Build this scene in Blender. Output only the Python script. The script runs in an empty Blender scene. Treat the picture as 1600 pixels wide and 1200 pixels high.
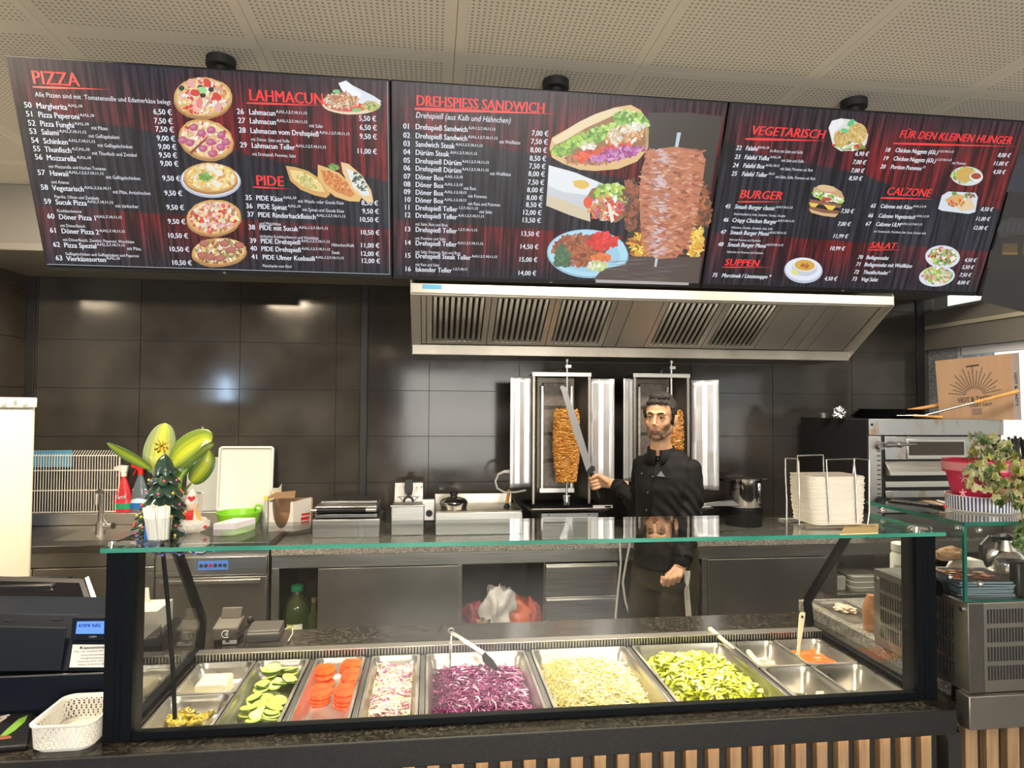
import bpy, bmesh, math, random
from mathutils import Vector, Matrix, Euler, noise
import numpy as np
rnd = random.Random(7)
SC = bpy.context.scene
COL = SC.collection
PI = math.pi

# ---------------------------------------------------------------- camera
YAW, PIT, ROL, FPX = 0.122307, 0.030432, 0.005943, 1034.3
CAM = Vector((0, 0, 1.68))
FWD = Vector((math.sin(YAW)*math.cos(PIT), math.cos(YAW)*math.cos(PIT), math.sin(PIT)))
_r = Vector((math.cos(YAW), -math.sin(YAW), 0)); _u = _r.cross(FWD)
RGT = _r*math.cos(ROL) + _u*math.sin(ROL)
UPV = -_r*math.sin(ROL) + _u*math.cos(ROL)
cd = bpy.data.cameras.new('camera'); cam = bpy.data.objects.new('camera', cd); COL.objects.link(cam)
cd.sensor_width = 36; cd.lens = 36*FPX/1600; cd.clip_start = 0.05; cd.clip_end = 200
m = Matrix((( RGT.x, UPV.x, -FWD.x, CAM.x), (RGT.y, UPV.y, -FWD.y, CAM.y), (RGT.z, UPV.z, -FWD.z, CAM.z), (0, 0, 0, 1)))
cam.matrix_world = m
SC.camera = cam

# ---------------------------------------------------------------- view, world, lights
SC.view_settings.view_transform = 'Standard'
SC.view_settings.look = 'None'
SC.view_settings.gamma = 1.0
SC.view_settings.use_curve_mapping = False
SC.view_settings.exposure = 0.57
W = bpy.data.worlds.new('sky'); SC.world = W; W.use_nodes = True
bg = W.node_tree.nodes['Background']; bg.inputs[0].default_value = (0.72, 0.84, 1.0, 1); bg.inputs[1].default_value = 1.1

def lamp_data(name, size_x, size_y, power, color):
    d = bpy.data.lights.new(name, 'AREA'); d.shape = 'RECTANGLE'; d.size = size_x; d.size_y = size_y
    d.energy = power; d.color = color
    if name == 'tilted_panel': d.spread = math.radians(125)
    return d
def add_light(name, d, loc, direction):
    o = bpy.data.objects.new(name, d); COL.objects.link(o); o.location = loc
    o.rotation_euler = Vector(direction).to_track_quat('-Z', 'Y').to_euler()
    return o
WARM = (1.0, 0.80, 0.56); NEUT = (1.0, 0.90, 0.76); COOL = (0.80, 0.90, 1.0)
sun = bpy.data.lights.new('sun', 'SUN'); sun.energy = 1.8; sun.angle = 0.01; sun.color = (1.0, 0.93, 0.80)
so = bpy.data.objects.new('sun', sun); COL.objects.link(so); so.rotation_euler = Vector((0.62, 0.22, -0.55)).to_track_quat('-Z', 'Y').to_euler()
YF_ = -4.2
# lamps of the room: kitchen tubes behind the screens, ceiling panels over the guests; unseen spots added to brighten the food
add_light('kitchen_lamp_light', lamp_data('kitchen_tube', 1.5, 0.25, 30, NEUT), (0.9, 2.70, 2.74), (0, 0.25, -1))
add_light('kitchen_lamp_light', lamp_data('kitchen_tube_b', 1.2, 0.25, 20, NEUT), (-1.3, 2.9, 2.74), (0, 0.1, -1))
add_light('kitchen_lamp_light', lamp_data('kitchen_tube_c', 1.2, 0.25, 20, NEUT), (2.7, 2.8, 2.74), (0, 0.1, -1))
for i_, x_ in enumerate((-0.45, 0.1, 0.65, 1.2)):
    d_ = bpy.data.lights.new('added_case_spot', 'SPOT'); d_.energy = 108; d_.color = (1.0, 0.86, 0.62); d_.spot_size = math.radians(46); d_.spot_blend = 0.6; d_.shadow_soft_size = 0.05
    add_light('added_case_light', d_, (x_, 2.72, 2.72), (0.0, -0.80, -1.80))
for x_ in (-1.42, -3.45):
    add_light('panel_light', lamp_data('tilted_panel', 0.52, 0.18, 30, WARM), (x_, 1.72, 2.735), (0, 0.55, -0.83))
add_light('door_daylight', lamp_data('door_glass', 0.22, 0.8, 28, (0.55, 0.75, 1.0)), (-3.83, YF_-0.02, 1.75), (0, 1, 0))
add_light('guest_light', lamp_data('guest_a', 1.2, 0.6, 40, WARM), (0.6, -0.6, 2.76), (0, 0.2, -1))
add_light('guest_light', lamp_data('guest_b', 1.2, 0.6, 30, WARM), (-1.6, -1.8, 2.76), (0, 0, -1))
add_light('shop_window_daylight', lamp_data('shop_window', 2.6, 1.9, 155, (1.0, 0.95, 0.86)), (0.8, -3.9, 1.4), (0, 1, 0.30))

# ---------------------------------------------------------------- measuring helpers (photo pixel -> world point on a named plane)
def _ray(x, y): return FWD*FPX + RGT*(x-800) - UPV*(y-600)
def at(x, y, Y):
    d = _ray(x, y); return CAM + d*(Y/d.y)
def atz(x, y, z):
    d = _ray(x, y); return CAM + d*((z-CAM.z)/d.z)
def atx(x, y, X):
    d = _ray(x, y); return CAM + d*(X/d.x)
def X_(x, Y, y=700): return at(x, y, Y).x
def Z_(x, y, Y): return at(x, y, Y).z

# ---------------------------------------------------------------- mesh builder
OFF = {}
class MB:
    def __init__(s): s.v = []; s.f = []; s.c = []; s.xf = None; s.col = None
    def add(s, vs, fs, col=None):
        n = len(s.v)
        if s.xf is not None: vs = [s.xf @ Vector(v) for v in vs]
        s.v.extend([tuple(v) for v in vs]); s.f.extend([tuple(i+n for i in f) for f in fs])
        s.c.extend([col or s.col or (1, 1, 1)]*len(fs)); return s
    def box(s, x0, x1, y0, y1, z0, z1, col=None):
        return s.add([(x0,y0,z0),(x1,y0,z0),(x1,y1,z0),(x0,y1,z0),(x0,y0,z1),(x1,y0,z1),(x1,y1,z1),(x0,y1,z1)],
            [(0,3,2,1),(4,5,6,7),(0,1,5,4),(1,2,6,5),(2,3,7,6),(3,0,4,7)], col)
    def cbox(s, c, d, col=None):
        return s.box(c[0]-d[0]/2, c[0]+d[0]/2, c[1]-d[1]/2, c[1]+d[1]/2, c[2]-d[2]/2, c[2]+d[2]/2, col)
    def quad(s, a, b, c, d, col=None): return s.add([a,b,c,d], [(0,1,2,3)], col)
    def bar(s, a, b, w, h, up=(0,0,1), col=None):
        a = Vector(a); b = Vector(b); d = (b-a).normalized(); up = Vector(up)
        sd = d.cross(up).normalized(); u = sd.cross(d).normalized()
        vs = []
        for p in (a, b):
            for i, j in ((-1,-1),(1,-1),(1,1),(-1,1)): vs.append(p + sd*i*w/2 + u*j*h/2)
        return s.add(vs, [(0,1,2,3),(7,6,5,4),(0,4,5,1),(1,5,6,2),(2,6,7,3),(3,7,4,0)], col)
    def tube(s, pts, r, seg=8, closed=False, col=None, caps=True):
        pts = [Vector(p) for p in pts]; n = len(pts); rs = r if isinstance(r, (list, tuple)) else [r]*n
        vs = []; prev = None
        for i, p in enumerate(pts):
            if closed: d = pts[(i+1) % n] - pts[i-1]
            else: d = pts[min(i+1, n-1)] - pts[max(i-1, 0)]
            if d.length < 1e-9: d = Vector((0,0,1))
            d.normalize()
            if prev is None:
                u = d.cross(Vector((0,0,1)));
                if u.length < 1e-3: u = d.cross(Vector((1,0,0)))
            else: u = prev - d*prev.dot(d)
            u.normalize(); prev = u; w = d.cross(u)
            for k in range(seg):
                a = 2*PI*k/seg; vs.append(p + (u*math.cos(a) + w*math.sin(a))*rs[i])
        fs = []
        for i in range(n if closed else n-1):
            a = i*seg; b = ((i+1) % n)*seg
            for k in range(seg): fs.append((a+k, a+(k+1) % seg, b+(k+1) % seg, b+k))
        if caps and not closed: fs.append(tuple(range(seg))[::-1]); fs.append(tuple((n-1)*seg+k for k in range(seg)))
        return s.add(vs, fs, col)
    def cyl(s, a, b, r0, r1=None, seg=20, col=None): return s.tube([a, b], [r0, r0 if r1 is None else r1], seg, col=col)
    def lathe(s, c, prof, seg=28, col=None, axis=None, cap=True):
        # prof: (radius, height) pairs about vertical axis at c
        vs = []; fs = []; c = Vector(c)
        for r, h in prof:
            for k in range(seg):
                a = 2*PI*k/seg; vs.append(c + Vector((r*math.cos(a), r*math.sin(a), h)))
        for i in range(len(prof)-1):
            for k in range(seg): fs.append((i*seg+k, i*seg+(k+1) % seg, (i+1)*seg+(k+1) % seg, (i+1)*seg+k))
        if cap:
            fs.append(tuple(range(seg))[::-1]); fs.append(tuple((len(prof)-1)*seg+k for k in range(seg)))
        return s.add(vs, fs, col)
    def prism(s, poly, n, t, col=None):
        # poly: 3D points of a planar polygon, extruded by vector n*t
        n = Vector(n)*t; k = len(poly); vs = [Vector(p) for p in poly] + [Vector(p)+n for p in poly]
        fs = [tuple(range(k))[::-1], tuple(range(k, 2*k))] + [(i, (i+1) % k, k+(i+1) % k, k+i) for i in range(k)]
        return s.add(vs, fs, col)
    def ball(s, c, r, seg=12, rings=8, col=None, sc=(1,1,1)):
        vs = []; fs = []; c = Vector(c)
        for i in range(rings+1):
            t = PI*i/rings
            for k in range(seg):
                a = 2*PI*k/seg; vs.append(c + Vector((r*sc[0]*math.sin(t)*math.cos(a), r*sc[1]*math.sin(t)*math.sin(a), r*sc[2]*math.cos(t))))
        for i in range(rings):
            for k in range(seg): fs.append((i*seg+k, (i+1)*seg+k, (i+1)*seg+(k+1) % seg, i*seg+(k+1) % seg))
        return s.add(vs, fs, col)
    def build(s, name, mat, parent=None, bevel=0, smooth=True, angle=35, solid=0, sub=0, segs=2):
        me = bpy.data.meshes.new(name)
        off = OFF.get(parent.name, Vector((0,0,0))) if parent else Vector((0,0,0))
        me.from_pydata([(v[0]-off[0], v[1]-off[1], v[2]-off[2]) for v in s.v], [], s.f); me.validate(); me.update()
        bm = bmesh.new(); bm.from_mesh(me); bmesh.ops.recalc_face_normals(bm, faces=bm.faces); bm.to_mesh(me); bm.free()
        if any(c != (1,1,1) for c in s.c) and len(s.c) == len(me.polygons):
            at_ = me.color_attributes.new('Col', 'FLOAT_COLOR', 'CORNER')
            arr = np.ones((len(me.loops), 4), dtype=np.float32)
            idx = np.repeat(np.arange(len(me.polygons)), [len(f) for f in s.f])
            arr[:, :3] = np.array(s.c, dtype=np.float32)[idx]
            at_.data.foreach_set('color', arr.ravel())
        if smooth:
            me.shade_smooth()
            me.set_sharp_from_angle(angle=math.radians(angle))
        me.materials.append(mat)
        o = bpy.data.objects.new(name, me); COL.objects.link(o)
        if parent: o.parent = parent
        OFF[o.name] = off
        if solid:
            md = o.modifiers.new('solid', 'SOLIDIFY'); md.thickness = solid; md.offset = 0
        if sub:
            md = o.modifiers.new('sub', 'SUBSURF'); md.levels = sub; md.render_levels = sub
        if bevel:
            md = o.modifiers.new('bevel', 'BEVEL'); md.width = bevel; md.segments = segs; md.limit_method = 'ANGLE'; md.angle_limit = math.radians(40)
        return o

_T = ['', '', 'twenty', 'thirty', 'forty', 'fifty']
_N = ['', 'first', 'second', 'third', 'fourth', 'fifth', 'sixth', 'seventh', 'eighth', 'ninth', 'tenth', 'eleventh', 'twelfth', 'thirteenth', 'fourteenth', 'fifteenth', 'sixteenth', 'seventeenth', 'eighteenth', 'nineteenth']
def ordw(n):
    if n < 20: return _N[n]
    return _T[n//10]+'-'+_N[n % 10] if n % 10 else _T[n//10][:-1]+'ieth'
def tag(o, label=None, cat=None, group=None, kind=None):
    if label: o['label'] = label
    if cat: o['category'] = cat
    if group: o['group'] = group
    if kind: o['kind'] = kind
    return o
def thing(name, label, cat, loc, group=None):
    o = bpy.data.objects.new(name, None); COL.objects.link(o); o.location = loc; o.empty_display_size = 0.05
    OFF[o.name] = Vector(loc)
    return tag(o, label, cat, group)
def dup(root, loc, rz=None, label=None, group=None):
    def cp(o, par):
        c = o.copy(); COL.objects.link(c); OFF[c.name] = OFF.get(o.name, Vector((0,0,0)))
        if par is not None: c.parent = par
        for ch in list(o.children): cp(ch, c)
        return c
    r = cp(root, None); r.location = loc
    if rz is not None: r.rotation_euler = (0, 0, rz)
    if label: r['label'] = label
    if group: r['group'] = group
    return r

# ---------------------------------------------------------------- materials
def nt(name):
    m_ = bpy.data.materials.new(name); m_.use_nodes = True
    t = m_.node_tree; b = t.nodes['Principled BSDF']; return m_, t, b
def mat(name, col, rough=0.5, metal=0.0, col2=None, scale=8.0, stretch=(1,1,1), bump=0.0, bscale=None, bstretch=None, detail=4.0,
        emit=None, estr=1.0, coat=0.0, trans=0.0, attr=False, spec=None, sss=0.0, lo=0.35, hi=0.65, rough2=None, alpha=1.0):
    m_, t, b = nt(name); N = t.nodes; L = t.links
    b.inputs['Base Color'].default_value = (*col, 1); b.inputs['Roughness'].default_value = rough; b.inputs['Metallic'].default_value = metal
    if coat: b.inputs['Coat Weight'].default_value = coat; b.inputs['Coat Roughness'].default_value = 0.08
    if trans: b.inputs['Transmission Weight'].default_value = trans
    if spec is not None: b.inputs['Specular IOR Level'].default_value = spec
    if sss: b.inputs['Subsurface Weight'].default_value = sss; b.inputs['Subsurface Radius'].default_value = (0.02, 0.008, 0.004)
    if alpha < 1: b.inputs['Alpha'].default_value = alpha
    tc = N.new('ShaderNodeTexCoord')
    def nz(sc_, st, det=detail):
        mp = N.new('ShaderNodeMapping'); mp.inputs['Scale'].default_value = st; L.new(tc.outputs['Object'], mp.inputs[0])
        n = N.new('ShaderNodeTexNoise'); n.inputs['Scale'].default_value = sc_; n.inputs['Detail'].default_value = det
        L.new(mp.outputs[0], n.inputs['Vector']); return n
    src = None
    if attr:
        a = N.new('ShaderNodeAttribute'); a.attribute_name = 'Col'; src = a.outputs['Color']
        mx = N.new('ShaderNodeMix'); mx.data_type = 'RGBA'; mx.blend_type = 'MULTIPLY'; mx.inputs[0].default_value = 1
        L.new(src, mx.inputs[6]); mx.inputs[7].default_value = (*col, 1); src = mx.outputs[2]
    if col2 is not None or rough2 is not None:
        n = nz(scale, stretch)
        r = N.new('ShaderNodeMapRange'); r.inputs[1].default_value = lo; r.inputs[2].default_value = hi; L.new(n.outputs['Fac'], r.inputs[0])
        if rough2 is not None:
            r2 = N.new('ShaderNodeMapRange'); r2.inputs[1].default_value = lo; r2.inputs[2].default_value = hi; r2.inputs[3].default_value = rough; r2.inputs[4].default_value = rough2
            L.new(n.outputs['Fac'], r2.inputs[0]); L.new(r2.outputs[0], b.inputs['Roughness'])
        if col2 is not None:
            mx = N.new('ShaderNodeMix'); mx.data_type = 'RGBA'; L.new(r.outputs[0], mx.inputs[0])
            mx.inputs[6].default_value = (*col, 1); mx.inputs[7].default_value = (*col2, 1)
            if src is not None:
                m2 = N.new('ShaderNodeMix'); m2.data_type = 'RGBA'; m2.blend_type = 'MULTIPLY'; m2.inputs[0].default_value = 1
                L.new(src, m2.inputs[6]); L.new(mx.outputs[2], m2.inputs[7]); src = m2.outputs[2]
            else: src = mx.outputs[2]
    if src is not None: L.new(src, b.inputs['Base Color'])
    if bump:
        n = nz(bscale or scale, bstretch or stretch); bp = N.new('ShaderNodeBump'); bp.inputs['Strength'].default_value = bump
        bp.inputs['Distance'].default_value = 0.01; L.new(n.outputs['Fac'], bp.inputs['Height']); L.new(bp.outputs[0], b.inputs['Normal'])
    if emit is not None:
        b.inputs['Emission Color'].default_value = (*emit, 1); b.inputs['Emission Strength'].default_value = estr
    return m_
def speckle(name, base, c1, c2, scale, rough, t1=0.62, t2=0.30, coat=0.0):
    m_, t, b = nt(name); N = t.nodes; L = t.links
    tc = N.new('ShaderNodeTexCoord'); b.inputs['Roughness'].default_value = rough
    if coat: b.inputs['Coat Weight'].default_value = coat
    vo = N.new('ShaderNodeTexVoronoi'); vo.inputs['Scale'].default_value = scale; L.new(tc.outputs['Object'], vo.inputs['Vector'])
    sp = N.new('ShaderNodeSeparateColor'); L.new(vo.outputs['Color'], sp.inputs[0])
    g1 = N.new('ShaderNodeMath'); g1.operation = 'GREATER_THAN'; g1.inputs[1].default_value = t1; L.new(sp.outputs[0], g1.inputs[0])
    g2 = N.new('ShaderNodeMath'); g2.operation = 'LESS_THAN'; g2.inputs[1].default_value = t2; L.new(sp.outputs[1], g2.inputs[0])
    n = N.new('ShaderNodeTexNoise'); n.inputs['Scale'].default_value = scale*0.12; n.inputs['Detail'].default_value = 5; L.new(tc.outputs['Object'], n.inputs['Vector'])
    mm = N.new('ShaderNodeMath'); mm.operation = 'MULTIPLY'; L.new(g1.outputs[0], mm.inputs[0]); L.new(n.outputs['Fac'], mm.inputs[1])
    a = N.new('ShaderNodeMix'); a.data_type = 'RGBA'; L.new(mm.outputs[0], a.inputs[0]); a.inputs[6].default_value = (*base, 1); a.inputs[7].default_value = (*c1, 1)
    c = N.new('ShaderNodeMix'); c.data_type = 'RGBA'; L.new(g2.outputs[0], c.inputs[0]); L.new(a.outputs[2], c.inputs[6]); c.inputs[7].default_value = (*c2, 1)
    L.new(c.outputs[2], b.inputs['Base Color']); return m_
def pane_mat(name, tint=(0.93, 0.98, 0.96), ior=1.45, rough=0.0, boost=1.0):
    m_ = bpy.data.materials.new(name); m_.use_nodes = True; t = m_.node_tree; N = t.nodes; L = t.links; N.clear()
    o = N.new('ShaderNodeOutputMaterial'); tr = N.new('ShaderNodeBsdfTransparent'); tr.inputs[0].default_value = (*tint, 1)
    gl = N.new('ShaderNodeBsdfGlossy'); gl.inputs['Roughness'].default_value = rough; gl.inputs['Color'].default_value = (1, 1, 1, 1)
    fr = N.new('ShaderNodeFresnel'); ge = N.new('ShaderNodeNewGeometry'); io = N.new('ShaderNodeMapRange')
    io.inputs[3].default_value = ior; io.inputs[4].default_value = 1/ior; L.new(ge.outputs['Backfacing'], io.inputs[0]); L.new(io.outputs[0], fr.inputs['IOR'])
    mu = N.new('ShaderNodeMath'); mu.operation = 'MULTIPLY'; mu.inputs[1].default_value = boost; mu.use_clamp = True
    L.new(fr.outputs[0], mu.inputs[0])
    mx = N.new('ShaderNodeMixShader'); L.new(mu.outputs[0], mx.inputs[0]); L.new(tr.outputs[0], mx.inputs[1]); L.new(gl.outputs[0], mx.inputs[2]); L.new(mx.outputs[0], o.inputs[0])
    return m_
M = {}
M['steel'] = mat('steel', (0.44, 0.43, 0.405), 0.32, 1.0, col2=(0.54, 0.525, 0.495), scale=3, stretch=(1, 1, 40), bump=0.05, bscale=60, bstretch=(1, 1, 12), rough2=0.38)
M['steel_h'] = mat('steel_brushed_flat', (0.50, 0.49, 0.47), 0.32, 1.0, col2=(0.60, 0.59, 0.57), scale=4, stretch=(1, 40, 40), bump=0.04, bscale=50, bstretch=(1, 10, 10))
M['steel_door'] = mat('steel_door', (0.34, 0.325, 0.30), 0.38, 1.0, col2=(0.44, 0.42, 0.395), scale=2.2, detail=6)
M['steel_dark'] = mat('steel_dark', (0.20, 0.195, 0.19), 0.35, 1.0, col2=(0.28, 0.27, 0.26), scale=5)
M['hoodsteel'] = mat('hood_steel', (0.66, 0.63, 0.56), 0.42, 0.9, col2=(0.74, 0.70, 0.62), scale=2.5, detail=5)
M['chrome'] = mat('chrome', (0.82, 0.82, 0.82), 0.10, 1.0)
M['pan'] = mat('pan_steel', (0.56, 0.54, 0.50), 0.27, 1.0, col2=(0.66, 0.64, 0.60), scale=6, rough2=0.36)
M['cheek'] = mat('grill_cheek', (0.26, 0.235, 0.20), 0.42, 1.0, col2=(0.34, 0.31, 0.27), scale=4)
M['foil'] = mat('foil', (0.78, 0.79, 0.82), 0.5, 1.0, bump=0.35, bscale=26, bstretch=(1, 1, 0.25), detail=3)
M['black'] = mat('black_plastic', (0.007, 0.007, 0.008), 0.38, spec=0.35)
M['blackmat'] = mat('black_matt', (0.010, 0.010, 0.010), 0.65)
M['navy'] = mat('black_blue_plastic', (0.004, 0.007, 0.014), 0.55, spec=0.12)
M['frame'] = mat('black_frame', (0.003, 0.004, 0.006), 0.5, 0.0, spec=0.10)
M['stone'] = speckle('black_granite', (0.012, 0.011, 0.009), (0.085, 0.072, 0.055), (0.022, 0.019, 0.015), 150, 0.20)
M['stone_edge'] = speckle('black_granite_edge', (0.003, 0.003, 0.0035), (0.012, 0.012, 0.012), (0.004, 0.004, 0.004), 150, 0.6)
M['terrazzo'] = speckle('speckled_granite', (0.42, 0.39, 0.34), (0.10, 0.09, 0.08), (0.16, 0.14, 0.12), 230, 0.18, 0.45, 0.22)
M['tile'] = mat('dark_tile', (0.030, 0.027, 0.023), 0.085, 0.0, col2=(0.058, 0.053, 0.045), scale=2.6, detail=9, bump=0.012, bscale=9, rough2=0.14, spec=0.26)
M['grout'] = mat('grout', (0.075, 0.068, 0.06), 0.8)
M['sidetile'] = mat('brown_tile', (0.055, 0.044, 0.033), 0.35, 0.0, col2=(0.075, 0.062, 0.047), scale=3, detail=7)
M['taupe'] = mat('taupe_paint', (0.17, 0.155, 0.13), 0.75)
M['white_plastic'] = mat('white_plastic', (0.68, 0.66, 0.60), 0.40)
M['cream'] = mat('cream_enamel', (0.56, 0.52, 0.41), 0.36)
M['white'] = mat('white_paint', (0.80, 0.80, 0.78), 0.5)
M['redp'] = mat('red_plastic', (0.55, 0.015, 0.015), 0.35)
M['wood_slat'] = mat('wood_slat', (0.34, 0.22, 0.115), 0.65, 0.0, col2=(0.24, 0.145, 0.075), scale=10, stretch=(6, 6, 0.5), bump=0.15, bscale=40, bstretch=(4, 4, 0.3))
M['wood'] = mat('wood_handle', (0.50, 0.22, 0.05), 0.5, 0.0, col2=(0.62, 0.30, 0.08), scale=20)
M['card'] = mat('cardboard', (0.33, 0.20, 0.11), 0.8, 0.0, col2=(0.28, 0.165, 0.09), scale=3, stretch=(5, 5, 0.4))
M['cardwhite'] = mat('white_card', (0.56, 0.53, 0.48), 0.7)
M['paper'] = mat('paper', (0.85, 0.83, 0.78), 0.8)
M['glassedge'] = mat('green_glass_edge', (0.02, 0.22, 0.16), 0.12, 0.0, coat=0.6, col2=(0.08, 0.36, 0.27), scale=3, stretch=(1, 1, 1))
M['darkedge'] = mat('dark_green_glass_edge', (0.006, 0.075, 0.055), 0.12, 0.0, coat=0.5, col2=(0.02, 0.16, 0.12), scale=3)
M['pane'] = pane_mat('clear_glass', (0.975, 0.985, 0.98))
M['panetop'] = pane_mat('glass_shelf', (0.965, 0.985, 0.977), ior=1.45)
M['cloth'] = mat('black_cloth', (0.0045, 0.0042, 0.0038), 0.7, 0.0, spec=0.25, col2=(0.007, 0.0065, 0.006), scale=6, bump=0.5, bscale=7, detail=3)
M['colorprint'] = mat('coloured', (1, 1, 1), 0.45, attr=True)
M['colorgloss'] = mat('coloured_gloss', (1, 1, 1), 0.2, attr=True)
M['colormatt'] = mat('coloured_matt', (1, 1, 1), 0.8, attr=True)
# ================================================================ SETTING
XL, XR, YB, YF, ZC = -2.47, 3.56, 4.40, -4.2, 2.78
M['floor'] = mat('floor_tile', (0.16, 0.15, 0.14), 0.35, 0.0, col2=(0.21, 0.20, 0.185), scale=4)
f = MB().box(-4.6, 3.9, YF-0.2, YB+0.3, -0.06, -0.004).build('floor', M['grout']); tag(f, kind='structure')
fm = MB()
for i in range(14):
    for j in range(15):
        x = -4.6+i*0.6; y = YF+j*0.6
        fm.box(x+0.002, x+0.598, y+0.002, y+0.598, -0.02, 0.0)
ft = fm.build('floor_tiles', M['floor'], f, smooth=False); ft['kind'] = 'stuff'

# ceiling: perforated panels in a 60 cm grid
m_, t, b = nt('perforated_ceiling'); N = t.nodes; L = t.links; b.inputs['Roughness'].default_value = 0.85
tc = N.new('ShaderNodeTexCoord'); sx = N.new('ShaderNodeSeparateXYZ'); L.new(tc.outputs['Object'], sx.inputs[0])
def mth(op, a, bb=None, tree=t):
    n = tree.nodes.new('ShaderNodeMath'); n.operation = op
    for i, v in enumerate((a, bb)):
        if v is None: continue
        if isinstance(v, (int, float)): n.inputs[i].default_value = v
        else: tree.links.new(v, n.inputs[i])
    return n.outputs[0]
P = 0.0165
fx = mth('SUBTRACT', mth('FRACT', mth('DIVIDE', sx.outputs[0], P)), 0.5); fy = mth('SUBTRACT', mth('FRACT', mth('DIVIDE', sx.outputs[1], P)), 0.5)
d2 = mth('ADD', mth('MULTIPLY', fx, fx), mth('MULTIPLY', fy, fy)); hole = mth('LESS_THAN', d2, 0.058)
mar = 0.028
gx = mth('PINGPONG', mth('SUBTRACT', sx.outputs[0], 0.065), 0.3); gy = mth('PINGPONG', mth('SUBTRACT', sx.outputs[1], 2.08), 0.6)
inx = mth('GREATER_THAN', gx, mar); iny = mth('GREATER_THAN', gy, mar)
hole = mth('MULTIPLY', hole, mth('MULTIPLY', inx, iny))
mx = N.new('ShaderNodeMix'); mx.data_type = 'RGBA'; L.new(hole, mx.inputs[0]); mx.inputs[6].default_value = (0.70, 0.655, 0.565, 1); mx.inputs[7].default_value = (0.34, 0.31, 0.265, 1)
L.new(mx.outputs[2], b.inputs['Base Color']); M['ceil'] = m_
c = MB().box(-4.6, 3.9, YF-0.2, YB+0.3, ZC+0.012, ZC+0.10).build('ceiling', M['taupe']); tag(c, kind='structure')
pm = None
for i in range(-8, 7):
    for j in range(-6, 2):
        x0 = 0.065+i*0.6; y0 = 2.08+j*1.2
        if x0 > 3.6 or y0 > 4.2 or x0 < -4.6: continue
        vis = y0 > 0 and x0 > -2.0
        g = 0.0008
        o = MB().box(x0+g, x0+0.6-g, y0+g, min(y0+1.2, YB)-g, ZC, ZC+0.012).build('ceiling_panel', M['ceil'], c, smooth=False)

# back wall with its tiles (60 x 30 cm)
wb = MB().box(-4.8, XR+0.2, YB+0.012, YB+0.2, -0.05, ZC+0.05).build('wall_back', M['grout']); tag(wb, kind='structure')
strips = [(-0.455, -0.409), (XL, XL+0.05), (X_(1431, YB, 560), X_(1443, YB, 560))]
tile_mesh = None
for r_ in range(3, 9):
    for k in range(-5, 7):
        x0 = -0.01+k*0.6; z0 = 0.865+(r_-3)*0.30
        x1 = x0+0.6
        if x1 < XL or x0 > XR: continue
        x0c = max(x0, XL); x1c = min(x1, XR)
        MB().box(x0c+0.0018, x1c-0.0018, YB, YB+0.012, z0+0.0018, z0+0.2982).build('wall_tile', M['tile'], wb, smooth=False)
MB().box(XL, XR, YB, YB+0.012, 0, 0.862).build('wall_lower_panel', M['tile'], wb, smooth=False)
MB().box(XL, XR, YB, YB+0.012, 2.668, ZC).build('wall_upper_panel', M['tile'], wb, smooth=False)
for i, (a, b_) in enumerate(strips):
    tag(MB().box(a, b_, YB-0.012, YB-0.0005, 0.90, ZC).build('trim_%d' % (i+1), M['blackmat'], bevel=0.003), kind='structure')
# left side wall
wl = MB().box(XL-0.2, XL-0.012, 3.76, YB, -0.05, ZC+0.05).build('wall_left', M['grout']); tag(wl, kind='structure')
for r_ in range(3, 9):
    for k in range(2):
        y0 = YB-0.6*(k+1)+0.1; z0 = 0.865+(r_-3)*0.30
        MB().box(XL-0.012, XL, max(y0, 3.77)+0.0018, min(y0+0.6, YB-0.002)-0.0018, z0+0.0018, z0+0.2982).build('wall_tile', M['sidetile'], wl, smooth=False)
MB().box(XL-0.012, XL, 3.77, YB-0.002, 0, 0.862).build('wall_lower_panel', M['sidetile'], wl, smooth=False)
# soffit over the kitchen
tag(MB().box(XL-0.2, XR, 3.60, YB-0.013, 2.45, ZC-0.001).build('trim_4', M['taupe'], bevel=0.004), kind='structure')
tag(MB().box(XL-0.1, -1.0, 3.54, 3.60, 2.43, 2.47).build('trim_5', M['taupe'], bevel=0.004), kind='structure')
# guest side
gw = mat('guest_wall', (0.50, 0.46, 0.38), 0.8)
w = MB()
w.box(-4.6, -4.05, YF-0.2, YF, 0, ZC); w.box(-3.6, -0.9, YF-0.2, YF, 0, ZC); w.box(-4.05, -3.6, YF-0.2, YF, 2.15, ZC); w.box(2.3, 3.9, YF-0.2, YF, 0, ZC); w.box(-0.9, 2.3, YF-0.2, YF, 2.45, ZC); w.box(-0.9, 2.3, YF-0.2, YF, 0, 0.35)
tag(w.build('wall_front', gw), kind='structure')
tag(MB().box(-4.8, -4.6, YF, YB, 0, ZC).build('wall_far_left', gw), kind='structure')
wf = MB()
for a, b_ in ((-0.9, -0.82), (0.66, 0.74), (2.22, 2.3)): wf.box(a, b_, YF-0.12, YF-0.05, 0.35, 2.45)
wf.box(-0.82, 2.22, YF-0.12, YF-0.05, 2.38, 2.45); wf.box(-0.82, 2.22, YF-0.12, YF-0.05, 0.35, 0.42)
wfo = wf.build('window_1', M['frame'], bevel=0.004); tag(wfo, kind='structure')
for a, b_ in ((-0.82, 0.66), (0.74, 2.22)): MB().box(a, b_, YF-0.09, YF-0.08, 0.42, 2.38).build('pane', M['pane'], wfo)
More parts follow.
